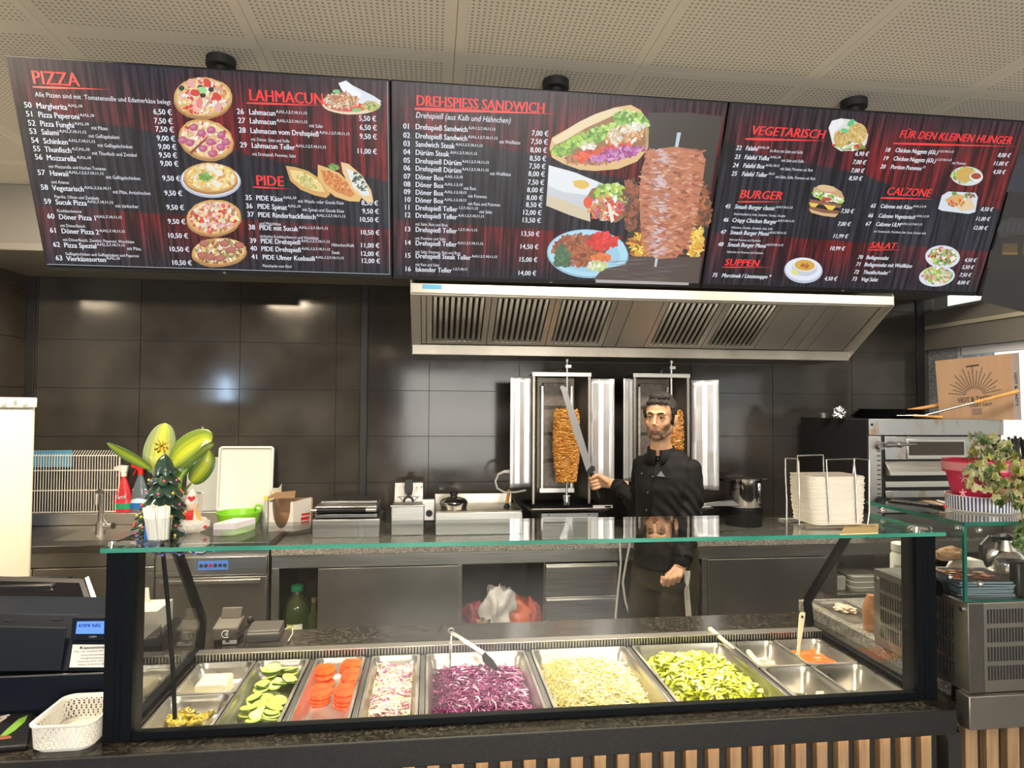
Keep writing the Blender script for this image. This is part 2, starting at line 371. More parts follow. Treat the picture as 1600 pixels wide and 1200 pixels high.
# right wall with the large opening, header beam and transom light
zb0, zb1 = 2.085, 2.36
w = MB()
w.box(XR, XR+0.25, -0.4, YB+0.2, zb0, zb1)            # header beam
w.box(XR, XR+0.25, YF-0.2, -0.4, 0, ZC)               # solid wall further forward
w.box(XR, XR+0.25, -0.4, YB+0.2, 0, 1.0)              # parapet
w.box(XR, XR+0.25, -0.4, YB+0.2, 2.62, ZC)
wr = w.build('wall_right', M['taupe'], bevel=0.003); tag(wr, kind='structure')
tag(MB().box(XR+0.04, XR+0.32, YB-0.26, YB+0.25, 0.9, zb0).build('trim_6', speckle('rough_plaster', (0.32, 0.33, 0.34), (0.16, 0.17, 0.18), (0.42, 0.43, 0.44), 90, 0.9)), kind='structure')
tag(MB().box(XR-0.012, XR-0.001, 3.55, YB-0.02, 2.235, 2.262).build('trim_7', mat('pale_tape', (0.42, 0.38, 0.27), 0.7)), kind='structure')
w2 = MB().box(XR+0.05, XR+0.09, -0.4, YB-0.28, zb0-0.05, zb0).box(XR+0.05, XR+0.09, 1.90, 1.96, 1.0, zb0-0.05).box(XR+0.05, XR+0.09, -0.4, YB-0.28, 1.0, 1.05)
w2o = w2.build('window_2', M['white']); tag(w2o, kind='structure')
MB().box(XR+0.065, XR+0.072, -0.4, 1.90, 1.05, zb0-0.05).build('pane', M['pane'], w2o)
w3 = MB().box(XR+0.06, XR+0.10, -0.4, YB, zb1, zb1+0.03).box(XR+0.06, XR+0.10, 3.0, 3.05, zb1, 2.62); w3o = w3.build('window_3', M['white']); tag(w3o, kind='structure')
MB().box(XR+0.07, XR+0.076, -0.4, YB, zb1+0.03, 2.62).build('pane', M['pane'], w3o)
# house across the yard
hb = thing('house', 'pale cream house front seen through the side window', 'building', (8.2, 3.5, 0))
hw = MB().box(8.2, 8.6, -8, 11, 0, 7).build('wall', mat('cream_render', (0.80, 0.76, 0.62), 0.9, col2=(0.72, 0.68, 0.55), scale=1.5), hb)
for yy in (2.9, 6.2):
    wn = MB()
    wn.box(8.12, 8.2, yy-0.55, yy-0.45, 1.2, 2.5); wn.box(8.12, 8.2, yy+0.45, yy+0.55, 1.2, 2.5); wn.box(8.12, 8.2, yy-0.55, yy+0.55, 2.4, 2.5); wn.box(8.12, 8.2, yy-0.55, yy+0.55, 1.2, 1.3)
    wo = wn.build('window', M['white'], hb); MB().box(8.16, 8.19, yy-0.45, yy+0.45, 1.3, 2.4).build('pane', mat('dark_pane', (0.10, 0.14, 0.19), 0.05), wo)
MB().cyl((8.1, 7.15, 0), (8.1, 7.15, 7), 0.09, seg=12).build('downpipe', mat('blue_pipe', (0.20, 0.30, 0.42), 0.5), hb)
tag(MB().box(3.9, 30, -20, 25, -0.3, -0.06).build('ground', mat('paving', (0.42, 0.40, 0.37), 0.9)), kind='structure')
# cable down the header beam
c1 = MB().tube([(XR-0.010, 3.31+0.005*math.sin(z*20), z) for z in [zb1+0.02-0.03*i for i in range(16)]], 0.006, 6).build('wall_cable', mat('pale_cable', (0.55, 0.52, 0.44), 0.5))
tag(c1, 'thin pale cable hanging down over the grey beam above the side window', 'cable')

# ================================================================ SCREENS
t_ = 0.3908; ST = 1.259
SB = Vector((0, math.sin(t_), -math.cos(t_)))       # down along the screen
SN = Vector((0, -math.cos(t_), -math.sin(t_)))      # out of the screen, towards the guests
_c = CAM + _ray(73, 421)*(1.8*ST/_ray(73, 421).y)
def scr(px, py):
    d = _ray(px, py); return CAM + d*(((_c-CAM).dot(SN))/d.dot(SN))
def suv(px, py):
    p = scr(px, py) - _c; return p.x, -p.dot(SB)      # x world, height above lower edge
def sp(u, v, off=0.0): return Vector((_c.x+u, _c.y, _c.z)) - SB*v + SN*off
SW, SH = 1.088, 0.618
m_ = bpy.data.materials.new('screen_picture'); m_.use_nodes = True; t = m_.node_tree; N = t.nodes; L = t.links
b = N['Principled BSDF']; b.inputs['Base Color'].default_value = (0.004, 0.004, 0.004, 1); b.inputs['Roughness'].default_value = 0.35
b.inputs['Specular IOR Level'].default_value = 0.3
tc = N.new('ShaderNodeTexCoord'); sx = N.new('ShaderNodeSeparateXYZ'); L.new(tc.outputs['Object'], sx.inputs[0])
mp = N.new('ShaderNodeMapping'); mp.inputs['Scale'].default_value = (75, 3, 3.4); L.new(tc.outputs['Object'], mp.inputs[0])
nz1 = N.new('ShaderNodeTexNoise'); nz1.inputs['Scale'].default_value = 1.0; nz1.inputs['Detail'].default_value = 5; nz1.inputs['Roughness'].default_value = 0.6; L.new(mp.outputs[0], nz1.inputs['Vector'])
mp2 = N.new('ShaderNodeMapping'); mp2.inputs['Scale'].default_value = (2.6, 1, 2.2); L.new(tc.outputs['Object'], mp2.inputs[0])
nz2 = N.new('ShaderNodeTexNoise'); nz2.inputs['Scale'].default_value = 1.0; nz2.inputs['Detail'].default_value = 2; L.new(mp2.outputs[0], nz2.inputs['Vector'])
# slanted border between the red band, the blue grey band and the lower red band
q = mth('ADD', sx.outputs[2], mth('MULTIPLY', sx.outputs[0], 0.16, t), t)
q = mth('ADD', q, mth('MULTIPLY', mth('SUBTRACT', nz2.outputs['Fac'], 0.5, t), 0.10, t), t)
up = N.new('ShaderNodeMapRange'); up.inputs[1].default_value = 0.470; up.inputs[2].default_value = 0.480; L.new(q, up.inputs[0])
q2 = mth('ADD', sx.outputs[2], mth('MULTIPLY', sx.outputs[0], 0.03, t), t)
lo = N.new('ShaderNodeMapRange'); lo.inputs[1].default_value = 0.187; lo.inputs[2].default_value = 0.180; L.new(q2, lo.inputs[0])
fadeT = N.new('ShaderNodeMapRange'); fadeT.inputs[1].default_value = 0.61; fadeT.inputs[2].default_value = 0.47; L.new(sx.outputs[2], fadeT.inputs[0])
fadeB = N.new('ShaderNodeMapRange'); fadeB.inputs[1].default_value = 0.01; fadeB.inputs[2].default_value = 0.15; L.new(sx.outputs[2], fadeB.inputs[0])
fm_ = mth('MULTIPLY', fadeT.outputs[0], fadeB.outputs[0], t)
mp3 = N.new('ShaderNodeMapping'); mp3.inputs['Scale'].default_value = (3.2, 1, 1.2); L.new(tc.outputs['Object'], mp3.inputs[0])
nz3 = N.new('ShaderNodeTexNoise'); nz3.inputs['Scale'].default_value = 1.0; nz3.inputs['Detail'].default_value = 1; L.new(mp3.outputs[0], nz3.inputs['Vector'])
pat = N.new('ShaderNodeMapRange'); pat.inputs[1].default_value = 0.38; pat.inputs[2].default_value = 0.60; pat.inputs[3].default_value = 0.15; L.new(nz3.outputs['Fac'], pat.inputs[0])
red = mth('MULTIPLY', mth('MULTIPLY', mth('ADD', up.outputs[0], lo.outputs[0], t), fm_, t), pat.outputs[0], t)
gr = N.new('ShaderNodeMapRange'); gr.inputs[1].default_value = 0.42; gr.inputs[2].default_value = 0.66; L.new(nz1.outputs['Fac'], gr.inputs[0])
ca = N.new('ShaderNodeMix'); ca.data_type = 'RGBA'; L.new(gr.outputs[0], ca.inputs[0]); ca.inputs[6].default_value = (0.012, 0.010, 0.014, 1); ca.inputs[7].default_value = (0.050, 0.052, 0.072, 1)
cr = N.new('ShaderNodeMix'); cr.data_type = 'RGBA'; L.new(gr.outputs[0], cr.inputs[0]); cr.inputs[6].default_value = (0.030, 0.008, 0.012, 1); cr.inputs[7].default_value = (0.34, 0.026, 0.030, 1)
cc = N.new('ShaderNodeMix'); cc.data_type = 'RGBA'; L.new(red, cc.inputs[0]); L.new(ca.outputs[2], cc.inputs[6]); L.new(cr.outputs[2], cc.inputs[7])
L.new(cc.outputs[2], b.inputs['Emission Color']); b.inputs['Emission Strength'].default_value = 0.62
M['scr'] = m_
def emis(name, col, s_, attr=False):
    m_ = bpy.data.materials.new(name); m_.use_nodes = True; t = m_.node_tree; b = t.nodes['Principled BSDF']
    b.inputs['Base Color'].default_value = (0.02, 0.02, 0.02, 1); b.inputs['Roughness'].default_value = 0.4
    b.inputs['Emission Color'].default_value = (*col, 1); b.inputs['Emission Strength'].default_value = s_
    if attr:
        a = t.nodes.new('ShaderNodeAttribute'); a.attribute_name = 'Col'; t.links.new(a.outputs['Color'], b.inputs['Emission Color'])
    return m_
M['txt'] = emis('lit_white_text', (0.86, 0.90, 1.0), 0.62)
M['head'] = emis('lit_red_text', (0.85, 0.03, 0.03), 0.72)
M['pic'] = emis('lit_food_picture', (1, 1, 1), 0.62, attr=True)

# text turned into flat mesh letters
_tc = {}
def text_geo(s_):
    if s_ not in _tc:
        cu = bpy.data.curves.new('t', 'FONT'); cu.body = s_; cu.size = 1.0; cu.resolution_u = 2
        ob = bpy.data.objects.new('t', cu); COL.objects.link(ob)
        dg = bpy.context.evaluated_depsgraph_get(); me = bpy.data.meshes.new_from_object(ob.evaluated_get(dg))
        _tc[s_] = ([tuple(v.co) for v in me.vertices], [tuple(p.vertices) for p in me.polygons])
        bpy.data.objects.remove(ob); bpy.data.curves.remove(cu); bpy.data.meshes.remove(me)
    return _tc[s_]
def put_text(mb, s_, o, ux, uy, size, width=None, sx_=0.86, shear=0.0, off=Vector((0,0,0)), align='L', bold=0.0):
    vs, fs = text_geo(s_)
    if not vs: return 0
    w = max(v[0] for v in vs)
    k = (width/(w*size)) if width else sx_
    dx = -w*size*k if align == 'R' else (-w*size*k/2 if align == 'C' else 0)
    for e in ([0] if not bold else [-bold, bold]):
        mb.add([o + ux*((v[0]*k + v[1]*shear)*size + dx + e) + uy*(v[1]*size) + off for v in vs], fs)
    return w*size*k
UX = Vector((1, 0, 0)); UY = -SB
class Scr:
    pass
screens = []
xL = [0.0, 1.088, 2.178, 3.27]
lab = ['wide menu screen listing pizza, lahmacun and pide with five pizza pictures', 'menu screen with drehspiess sandwich list and a huge kebab spit picture', 'menu screen with vegetarian, burger, soup, calzone and salad lists', 'screen showing a dim street scene at the end of the row']
for i in range(4):
    u0 = xL[i]; base = sp(u0, 0)
    r = thing('menu_screen', lab[i], 'screen', base, 'menu screens in a row under the ceiling')
    hb_ = MB(); e = 0.006
    pts = [sp(u0+0.001, 0, 0.004), sp(u0+SW-0.001, 0, 0.004), sp(u0+SW-0.001, SH, 0.004), sp(u0+0.001, SH, 0.004)]
    hb_.prism(pts, -SN, 0.05); hb_.build('housing', M['black'], r, bevel=0.003)
    # display plate as geometry with its own local axes so the picture follows the plate
    w = SW-2*e; h = SH-e-0.016
    me = bpy.data.meshes.new('display')
    me.from_pydata([(0,0,0),(w,0,0),(w,0,h),(0,0,h)], [], [(0,1,2,3)]); me.materials.append(M['scr'] if i < 3 else M['scr'])
    d = bpy.data.objects.new('display', me); COL.objects.link(d); d.parent = r
    d.matrix_local = Matrix.Translation(sp(u0+e, 0.016, 0.0052)-base) @ Matrix.Rotation(t_, 4, 'X')
    OFF[d.name] = base
    screens.append(r)
    # ceiling mount
    mx_ = u0+SW*0.5; a = sp(mx_, SH-0.06, -0.12)
    mb = MB(); mb.cyl((a.x+0.0, a.y+0.02, a.z-0.05), (a.x, a.y+0.02, ZC-0.001), 0.022, seg=16); mb.cyl((a.x, a.y+0.02, ZC-0.03), (a.x, a.y+0.02, ZC-0.0005), 0.045, seg=20)
    p = sp(mx_, SH*0.80, -0.05); mb.bar(p, Vector((a.x, a.y+0.02, a.z-0.03)), 0.06, 0.03)
    mb.build('ceiling_mount', M['blackmat'], r, bevel=0.002)

SUP = 'A,H,L,1,2,7,10,11,12'
WH = [MB() for _ in range(4)]; RD = [MB() for _ in range(4)]
def T(i, s_, px, py, size, kind='w', x1=None, align='L', shear=0.0, sx_=0.80, bold=0.0):
    p = scr(px, py); o = p + SN*0.0064
    wd = None
    if x1 is not None: wd = abs(scr(x1, py).x - p.x)
    mb = WH[i] if kind == 'w' else MB()
    w_ = put_text(mb, s_, o, UX, UY, size, width=wd, sx_=sx_, shear=shear, align=align, bold=bold)
    if kind != 'w': mb.build('heading_text', M['head'], screens[i], smooth=False)
    return w_
def row(i, num, name, sup, sub, xn, xt, y, price=None, xp=None, yp=None, sz=0.0225, sh=0.0, slope=0.06, second=None, x2=None):
    T(i, num, xn, y, sz, shear=sh, sx_=0.95, bold=0.0004)
    w = T(i, name, xt, y+slope*(xt-xn), sz, shear=sh, sx_=0.86, bold=0.0004)
    # superscript and small note follow the name along the line
    p = scr(xt, y+slope*(xt-xn)) + SN*0.0064 + UX*(w+0.003)
    if sup:
        w2 = put_text(WH[i], sup, p+UY*(sz*0.40), UX, UY, sz*0.50, sx_=1.0, shear=sh, bold=0.0002); p = p + UX*(w2+0.005)
    if sub: put_text(WH[i], sub, p-UY*(sz*0.08), UX, UY, sz*0.66, sx_=0.80, shear=sh)
    if price: T(i, price+' €', xp, yp, sz*0.98, shear=sh, sx_=0.92, align='R', bold=0.0004)
    if second:
        T(i, second, x2, y+slope*(xt-xn)+(12 if i < 2 else 10), sz*(0.60 if i < 2 else 0.54), shear=sh, sx_=0.80)
# ---- screen one
T(0, 'PIZZA', 53, 131, 0.052, 'r', x1=126, bold=0.001)
T(0, 'Alle Pizzen sind mit  Tomatensoße und Edamerkäse belegt', 57, 151, 0.0185, x1=267)
A1 = 'A,H,L,10'; A2 = 'A,H,L,7,10,11,12'
R1 = [('50','Margherita',A1,'',40,59,168,'6,50',270,180), ('51','Pizza Peperoni',A1,'',43,62,182,'7,50',271,194), ('52','Pizza Funghi',A1,'mit Pilzen',46,65,196,'7,50',273,207),
 ('53','Salami',A2,'mit Geflügelsalami',48,67,209,'9,00',275,221), ('54','Schinken',A2,'mit Geflügelschinken',51,70,223,'9,00',277,234), ('55','Thunfisch','A,C,H,L,10','mit Thunfisch und Zwiebel',54,72,236,'9,50',278,247),
 ('56','Mozzarella',A1,'',57,75,249,'9,00',280,260), ('57','Hawaii','A,H,L,1,2,3,7,10,11,12','mit Geflügelschinken',61,80,273,'9,50',283,283), ('58','Vegetarisch','A,H,L,2,3,6,10,11','mit Pilze, Artischocken',66,84,296,'9,50',286,306),
 ('59','Sucuk Pizza',A2,'mit türkischer',71,89,318,'9,50',289,328), ('60','Döner Pizza 1',A2,'',76,94,341,'9,50',291,350), ('61','Döner Pizza 2',A2,'',80,98,363,'10,50',295,372), ('62','Pizza Spezial','A,H,L,2,7,10,11,12','mit Pilze,',85,102,385,'10,50',297,393), ('63','Vierkäsesorten',A1,'',89,106,406,'10,50',301,414)]
S1 = {'56':('mit Mozzarella und frischen Tomaten',78), '57':('und Ananas',82), '58':('Paprika, Oliven und Zwiebeln',87), '59':('Knoblauchwurst',91), '60':('mit Dönerfleisch',96), '61':('mit Dönerfleisch, Zwiebel, Peperoni, Weichkäse',100), '62':('Geflügelschinken und Geflügelsalami und Peperoni',104)}
for a in R1:
    s2 = S1.get(a[0]); row(0, *a, second=s2[0] if s2 else None, x2=s2[1] if s2 else None)
T(0, 'LAHMACUN', 390, 157, 0.046, 'r', x1=505, bold=0.001)
T(0, 'PIDE', 401, 289, 0.044, 'r', x1=444, bold=0.001)
SS = 'A,H,L,1,2,7,10,11,12'
R2 = [('26','Lahmacun',SS,'',371,390,178,'5,50',588,190), ('27','Lahmacun',SS,'mit Salat',373,391,192,'6,50',589,204), ('28','Lahmacun vom Drehspieß',SS,'',374,392,207,'9,50',589,218), ('29','Lahmacun Teller',SS,'',376,394,230,'11,00',589,241),
 ('35','PIDE Käse','A,H,L,10','mit Weich- oder Gouda Käse',384,401,312,'8,50',591,321), ('36','PIDE Spinat','A,H,L,10','mit Spinat und Gouda Käse',385,403,325,'9,50',592,334), ('37','PIDE Rinderhackfleisch',SS,'',387,404,338,'10,50',592,347), ('38','PIDE mit Sucuk',SS,'',389,406,358,'10,50',593,367), ('39','PIDE Drehspieß',SS,'Hähnchen/Kalb',391,408,379,'11,00',593,387), ('40','PIDE Drehspieß',SS,'Steak',392,409,391,'12,00',593,400), ('41','PIDE Ulmer Kusbasili',SS,'',394,411,404,'12,00',594,411)]
S2 = {'28':('mit Döner, Salat und Soße',393), '29':('mit Drehspieß, Pommes, Salat',395), '37':('und Weichkäse',406), '38':('türkische Knoblauchwurst und Weichkäse',407), '41':('Fleischpide vom Rind',411)}
for a in R2:
    s2 = S2.get(a[0]); row(0, *a, second=s2[0] if s2 else None, x2=s2[1] if s2 else None, slope=0.04)
# ---- screen two
T(1, 'DREHSPIESS SANDWICH', 650, 165, 0.044, 'r', x1=850, bold=0.001)
T(1, 'Drehspieß (aus Kalb und Hähnchen)', 649, 184, 0.0245, x1=797, shear=0.2)
S = 'A,H,1,2,7,10,11,12'; S0 = '1,2,7,10,11,12'
R3 = [('01','Drehspieß Sandwich',S,'',201,'7,00',213),('02','Drehspieß Sandwich',SS,'mit Weißkäse',215,'7,50',226),('03','Sandwich Steak',S,'',228,'8,00',239),('04','Dürüm Steak',S,'',241,'8,50',252),('05','Drehspieß Dürüm',S,'',254,'7,50',264),('06','Drehspieß Dürüm',S,'mit Weißkäse',266,'8,00',276),
('07','Döner Box','A,H,L,1,2,10','',279,'7,50',289),('08','Döner Box','A,H,L,1,2,10','mit Reis',291,'8,00',301),('09','Döner Box','A,H,L,1,2,10,12','mit Pommes',303,'8,00',313),('10','Döner Box','A,H,L,1,2,10,12','mit Reis und Pommes',315,'8,50',324),('11','Drehspieß Teller',S0,'mit Salat',327,'12,00',336),('12','Drehspieß Teller',S,'',339,'13,50',348),
('13','Drehspieß Teller',S0,'',361,'13,50',369),('14','Drehspieß Teller',S,'',382,'14,50',389),('15','Drehspieß Steak Teller',S,'',402,'15,00',409),('16','Iskender Teller','1,2,7,10,11','',423,'14,00',430)]
S3 = {'12':'mit Salat, Reis und Brot','13':'mit Pommes und Salat','14':'mit Salat, Pommes, Reis und Brot','15':'mit Reis und Salat'}
for n, nm, su, sb, y, pr_, yp in R3:
    fr = (y-201)/222.0
    row(1, n, nm, su, sb, 630+fr*2, 649, y, pr_, 856-fr*19, yp, slope=0.045, sz=0.0232, second=S3.get(n), x2=649)
# ---- screen three
hs = 0.0
T(2, 'VEGETARISCH', 1171, 210, 0.040, 'r', x1=1286, shear=0.2, bold=0.001); T(2, 'BURGER', 1153, 309, 0.040, 'r', x1=1220, shear=0.2, bold=0.001); T(2, 'SUPPEN', 1130, 414, 0.034, 'r', x1=1183, shear=0.2, bold=0.001)
T(2, 'FÜR DEN KLEINEN HUNGER', 1402, 215, 0.036, 'r', x1=1580, shear=0.2, bold=0.0008); T(2, 'CALZONE', 1382, 304, 0.038, 'r', x1=1451, shear=0.2, bold=0.0008); T(2, 'SALAT', 1357, 387, 0.032, 'r', x1=1397, shear=0.2, bold=0.0008)
R4 = [('22','Falafel','A,H,L,10','im Brot mit Salat und Soße',1148,1163,234,'6,90',1354,244),('23','Falafel Yufka','A,H,L,10','mit Salat und Soße',1146,1161,248,'7,00',1350,257),('24','Falafel Box','A,H,L,10,12','mit Salat, Pommes od. Reis',1143,1159,261,'7,00',1347,270),('25','Falafel Teller','10,12','mit Salat, Soße, Pommes od. Reis',1141,1157,274,'8,50',1344,282),
('45','Smash Burger classic','A,H,7,10,11,12','',1131,1146,325,'7,50',1331,333),('46','Crispy Chicken Burger','A,H,7,10,11,12','',1128,1142,346,'7,00',1326,353),('47','Smash Burger Menü','A,H,7,10,11,12','',1124,1139,365,'11,99',1322,372),('48','Smash Burger Menü','A,H,7,10,11,12','',1120,1135,384,'10,99',1317,391),('75','Mercimek / Linsensuppe *','','',1111,1126,432,'4,50',1305,438)]
S4 = {'45':'Rinderhackfleisch, Soße, Zwiebeln, Tomate, Cheddar','46':'Hähnchen, Cheddar, Zwiebeln, Salat, Soße','47':'Rind mit Pommes und Getränke','48':'Hähnchen mit Pommes und Getränke'}
for a in R4: row(2, *a, sh=0.2, slope=0.035, sz=0.0205, second=S4.get(a[0]), x2=a[5]-1)
R5 = [('18','Chicken Nuggets (6St.)','1,2,7,10,11,12','',1380,1396,237,'8,00',1575,246),('19','Chicken Nuggets (6St.)','1,2,7,10,11,12','mit Pommes',1377,1393,250,'11,00',1571,259),('20','Portion Pommes','12','',1373,1389,263,'4,50',1567,272),
('65','Calzone mit Käse','A,H,L,1,2,10','',1358,1373,324,'8,50',1548,330),('66','Calzone Vegetarisch','A,H,L,1,2,10','',1354,1370,339,'11,00',1543,345),('67','Calzone ULM','A,H,L,1,2,7,10,11,12','',1350,1366,352,'12,00',1539,359),('70','Beilagensalat','','',1338,1351,404,'4,50',1522,409),('71','Beilagensalat mit Weißkäse','','',1335,1348,415,'5,50',1518,420),('72','Thunfischsalat','C','',1332,1346,427,'7,50',1514,432),('73','Vegi Salat','','',1329,1343,438,'8,00',1511,444)]
for a in R5: row(2, *a, sh=0.2, slope=0.03, sz=0.0200, second='mit Tomatensoße, Weichkäse, Salat, Sucuk, Zwiebel, Soße' if a[0]=='67' else None, x2=1363)
# brush strokes under the headings
def stroke(i, x0, y0, x1, y1, th):
    a = scr(x0, y0)+SN*0.0060; b = scr(x1, y1)+SN*0.0060; n = 14; mb = MB(); vs = []
    for k in range(n+1):
        q_ = k/n; c = a.lerp(b, q_); w = th*(0.25+0.75*math.sin(PI*min(1, q_*1.6+0.1))**0.7 if q_ < 0.55 else max(0.05, (1-q_)*1.6))
        vs += [c-UY*w/2, c+UY*w/2]
    mb.add(vs, [(2*k, 2*k+2, 2*k+3, 2*k+1) for k in range(n)]); mb.build('heading_underline', M['head'], screens[i], smooth=False)
for s_ in ((0,53,136,171,140,.006),(0,386,161,506,165,.006),(0,396,292,453,295,.005),(1,648,170,866,178,.010),(2,1163,217,1289,220,.008),(2,1151,315,1224,315,.005),(2,1127,417,1205,417,.004),(2,1394,224,1585,229,.007),(2,1374,309,1457,311,.006),(2,1354,390,1407,390,.004)): stroke(*s_)
# white rim along the first screen's picture
a, b2, c2 = sp(SW-0.009, SH-0.008, 0.006), sp(SW-0.009, 0.018, 0.006), sp(0.008, 0.018, 0.006)
WH[0].bar(a, b2, 0.0006, 0.0018, up=SN); WH[0].bar(b2, c2, 0.0006, 0.0018, up=SN)
for i in range(3):
    WH[i].build('menu_text', M['txt'], screens[i], smooth=False)
    lg = MB(); cx_ = sp(xL[i]+SW*0.5, 0.004, 0.0045)
    put_text(lg, 'LG', cx_, UX, UY, 0.008, sx_=1.0, align='C'); lg.build('maker_mark', mat('grey_mark', (0.4,0.4,0.4), 0.4), screens[i], smooth=False)
# ================================================================ FOOD PICTURES ON THE SCREENS (flat prints)
rp = random.Random(3)
class Pic:
    def __init__(s, i, name, label=None): s.i = i; s.mb = MB(); s.name = name; s.label = label; s.k = 0
    def poly(s, pts, col):
        s.k += 1; off = 0.0057 + 0.00008*min(s.k, 8) + 0.0000012*s.k
        s.mb.add([scr(x, y)+SN*off for x, y in pts], [tuple(range(len(pts)))], col); return s
    def ell(s, cx, cy, rx, ry, col, rot=0, n=20, jag=0.0):
        c, sn = math.cos(rot), math.sin(rot); pts = []
        for k in range(n):
            a = 2*PI*k/n; j = 1+rp.uniform(-jag, jag); x = rx*j*math.cos(a); y = ry*j*math.sin(a)
            pts.append((cx+x*c-y*sn, cy+x*sn+y*c))
        return s.poly(pts, col)
    def scat(s, cx, cy, rx, ry, n, pal, size, rot=0, ar=1.6, jag=0.25):
        c, sn = math.cos(rot), math.sin(rot); n = int(n*2.1); size *= 0.68
        for _ in range(n):
            r = math.sqrt(rp.random()); a = rp.uniform(0, 2*PI); x = rx*r*math.cos(a); y = ry*r*math.sin(a)
            col = rp.choice(pal); j = rp.uniform(0.75, 1.2); col = tuple(min(1.0, v*j) for v in col)
            q = rp.uniform(0.6, 1.3)*size
            s.ell(cx+x*c-y*sn, cy+x*sn+y*c, q*ar**0.5, q/ar**0.5, col, rp.uniform(0, PI), 7, jag)
        return s
    def done(s):
        return tag(s.mb.build(s.name, M['pic'], screens[s.i], smooth=False), s.label)
CRUST = (0.72, 0.40, 0.12); CHEESE = (0.90, 0.72, 0.36); TOM = (0.72, 0.05, 0.03); SAL = (0.55, 0.08, 0.12); HAM = (0.85, 0.42, 0.42); GRN = (0.14, 0.34, 0.05); LIM = (0.40, 0.62, 0.08); WHT = (0.88, 0.85, 0.74); BRN = (0.30, 0.10, 0.03); MEAT = (0.50, 0.20, 0.07); PUR = (0.40, 0.05, 0.28); BLK = (0.02, 0.02, 0.02)
def pizza(cx, cy, rx, ry, rot, pal, n, size, rim=CRUST, plate=False, extra=None, label=None):
    p = Pic(0, 'pizza_picture', label)
    if plate: p.ell(cx, cy+4, rx*1.10, ry*1.12, (0.45, 0.52, 0.66), rot, 30); p.ell(cx, cy+2, rx*1.05, ry*1.06, (0.80, 0.86, 0.95), rot, 30)
    p.ell(cx, cy+2, rx, ry, (rim[0]*0.6, rim[1]*0.55, rim[2]*0.6), rot, 30, 0.02).ell(cx, cy-1, rx*0.98, ry*0.95, rim, rot, 30, 0.03).ell(cx, cy-1, rx*0.88, ry*0.84, CHEESE, rot, 24, 0.06)
    p.scat(cx, cy-1, rx*0.84, ry*0.80, n, pal, size, rot)
    if extra: extra(p)
    p.done()
def ex1(p):
    for x, y in ((285,138),(314,137),(331,140),(318,149)): p.ell(x, y, 4.5, 4, BLK)
    p.ell(317, 141, 8, 5, (0.35, 0.75, 0.30), 0.3, 12)
    for x, y, c in ((325,130,TOM),(340,151,TOM),(313,160,(0.85,0.25,0.22)),(342,168,HAM),(306,145,TOM),(300,130,HAM)): p.ell(x, y, 8, 5.5, c, rp.random()*2, 12, 0.1)
pizza(318, 153, 46, 32, 0.0, [CHEESE, WHT, (0.85,0.55,0.18), TOM, HAM, (0.75,0.35,0.10)], 150, 5, extra=ex1)
def ex2(p):
    for x, y in ((304,199),(298,223),(316,208),(331,203),(347,211),(330,222),(346,230),(318,232),(333,240),(354,222),(286,219)): p.ell(x, y, 7, 6, (0.50, 0.09, 0.22), 0, 12, 0.08).ell(x-1, y-1, 4, 3, (0.62, 0.20, 0.34), 0, 8)
    p.poly([(297,238),(324,214),(326,216),(300,241)], (0.25,0.05,0.02))
pizza(323, 218, 44, 31, 0.25, [CHEESE, WHT, HAM, (0.82,0.50,0.2), TOM], 110, 4, extra=ex2)
def ex3(p):
    p.scat(322, 276, 8, 6, 14, [GRN, (0.2,0.5,0.1)], 4)
    for x, y in ((342,270),(340,287),(330,262)): p.ell(x, y, 8, 5, WHT, 0.4, 12, 0.15)
pizza(330, 278, 43, 24, 0.05, [CHEESE, (0.92,0.62,0.14), (0.85,0.40,0.08), WHT, (0.95,0.78,0.3)], 120, 4, plate=True, extra=ex3)
pizza(335, 340, 43, 28, -0.05, [CHEESE, TOM, (0.75,0.12,0.10), HAM, WHT, (0.55,0.25,0.10)], 150, 4.5)
def ex5(p):
    for x, y in ((320,380),(362,390),(345,403),(330,401),(352,380),(375,383),(317,398)): p.ell(x, y, 8, 5.5, (0.38,0.10,0.08), 0, 12, 0.08).ell(x, y-1, 6, 4, (0.50,0.16,0.12), 0, 10)
pizza(343, 393, 43, 22, -0.05, [CHEESE, WHT, (0.35,0.32,0.10), (0.62,0.30,0.10), BRN], 120, 4, extra=ex5)
p = Pic(0, 'wrap_picture')
p.ell(549, 162, 46, 17, (0.80, 0.68, 0.48), 0.02, 26, 0.02).ell(545, 162, 40, 13, TOM, 0.02, 20, 0.05)
p.poly([(529,130),(541,126),(552,134),(584,150),(596,158),(590,166),(572,164),(556,160),(535,142)], (0.72, 0.78, 0.86)).poly([(530,130),(541,127),(566,148),(560,158),(535,142)], (0.88, 0.92, 0.98))
p.scat(534, 158, 26, 13, 110, [(0.6,0.35,0.14),(0.75,0.5,0.25),(0.4,0.2,0.08),WHT,(0.55,0.15,0.08)], 3.4, ar=3).scat(579, 166, 13, 7, 50, [(0.5,0.4,0.1),GRN,(0.7,0.5,0.2),LIM], 3)
p.ell(526, 143, 6, 3, (0.2,0.55,0.2)).ell(558, 172, 8, 3, (0.2,0.55,0.2)); p.done()
p = Pic(0, 'pide_picture')
p.poly([(447,259),(462,261),(482,267),(497,277),(511,290),(516,303),(510,309),(492,305),(470,296),(454,282)], CRUST).poly([(453,265),(470,267),(488,275),(502,287),(508,300),(492,298),(472,290),(458,279)], (0.86,0.70,0.30)).scat(481, 283, 18, 9, 50, [(0.9,0.8,0.45),(0.75,0.62,0.2),(0.5,0.5,0.12)], 3, 0.55)
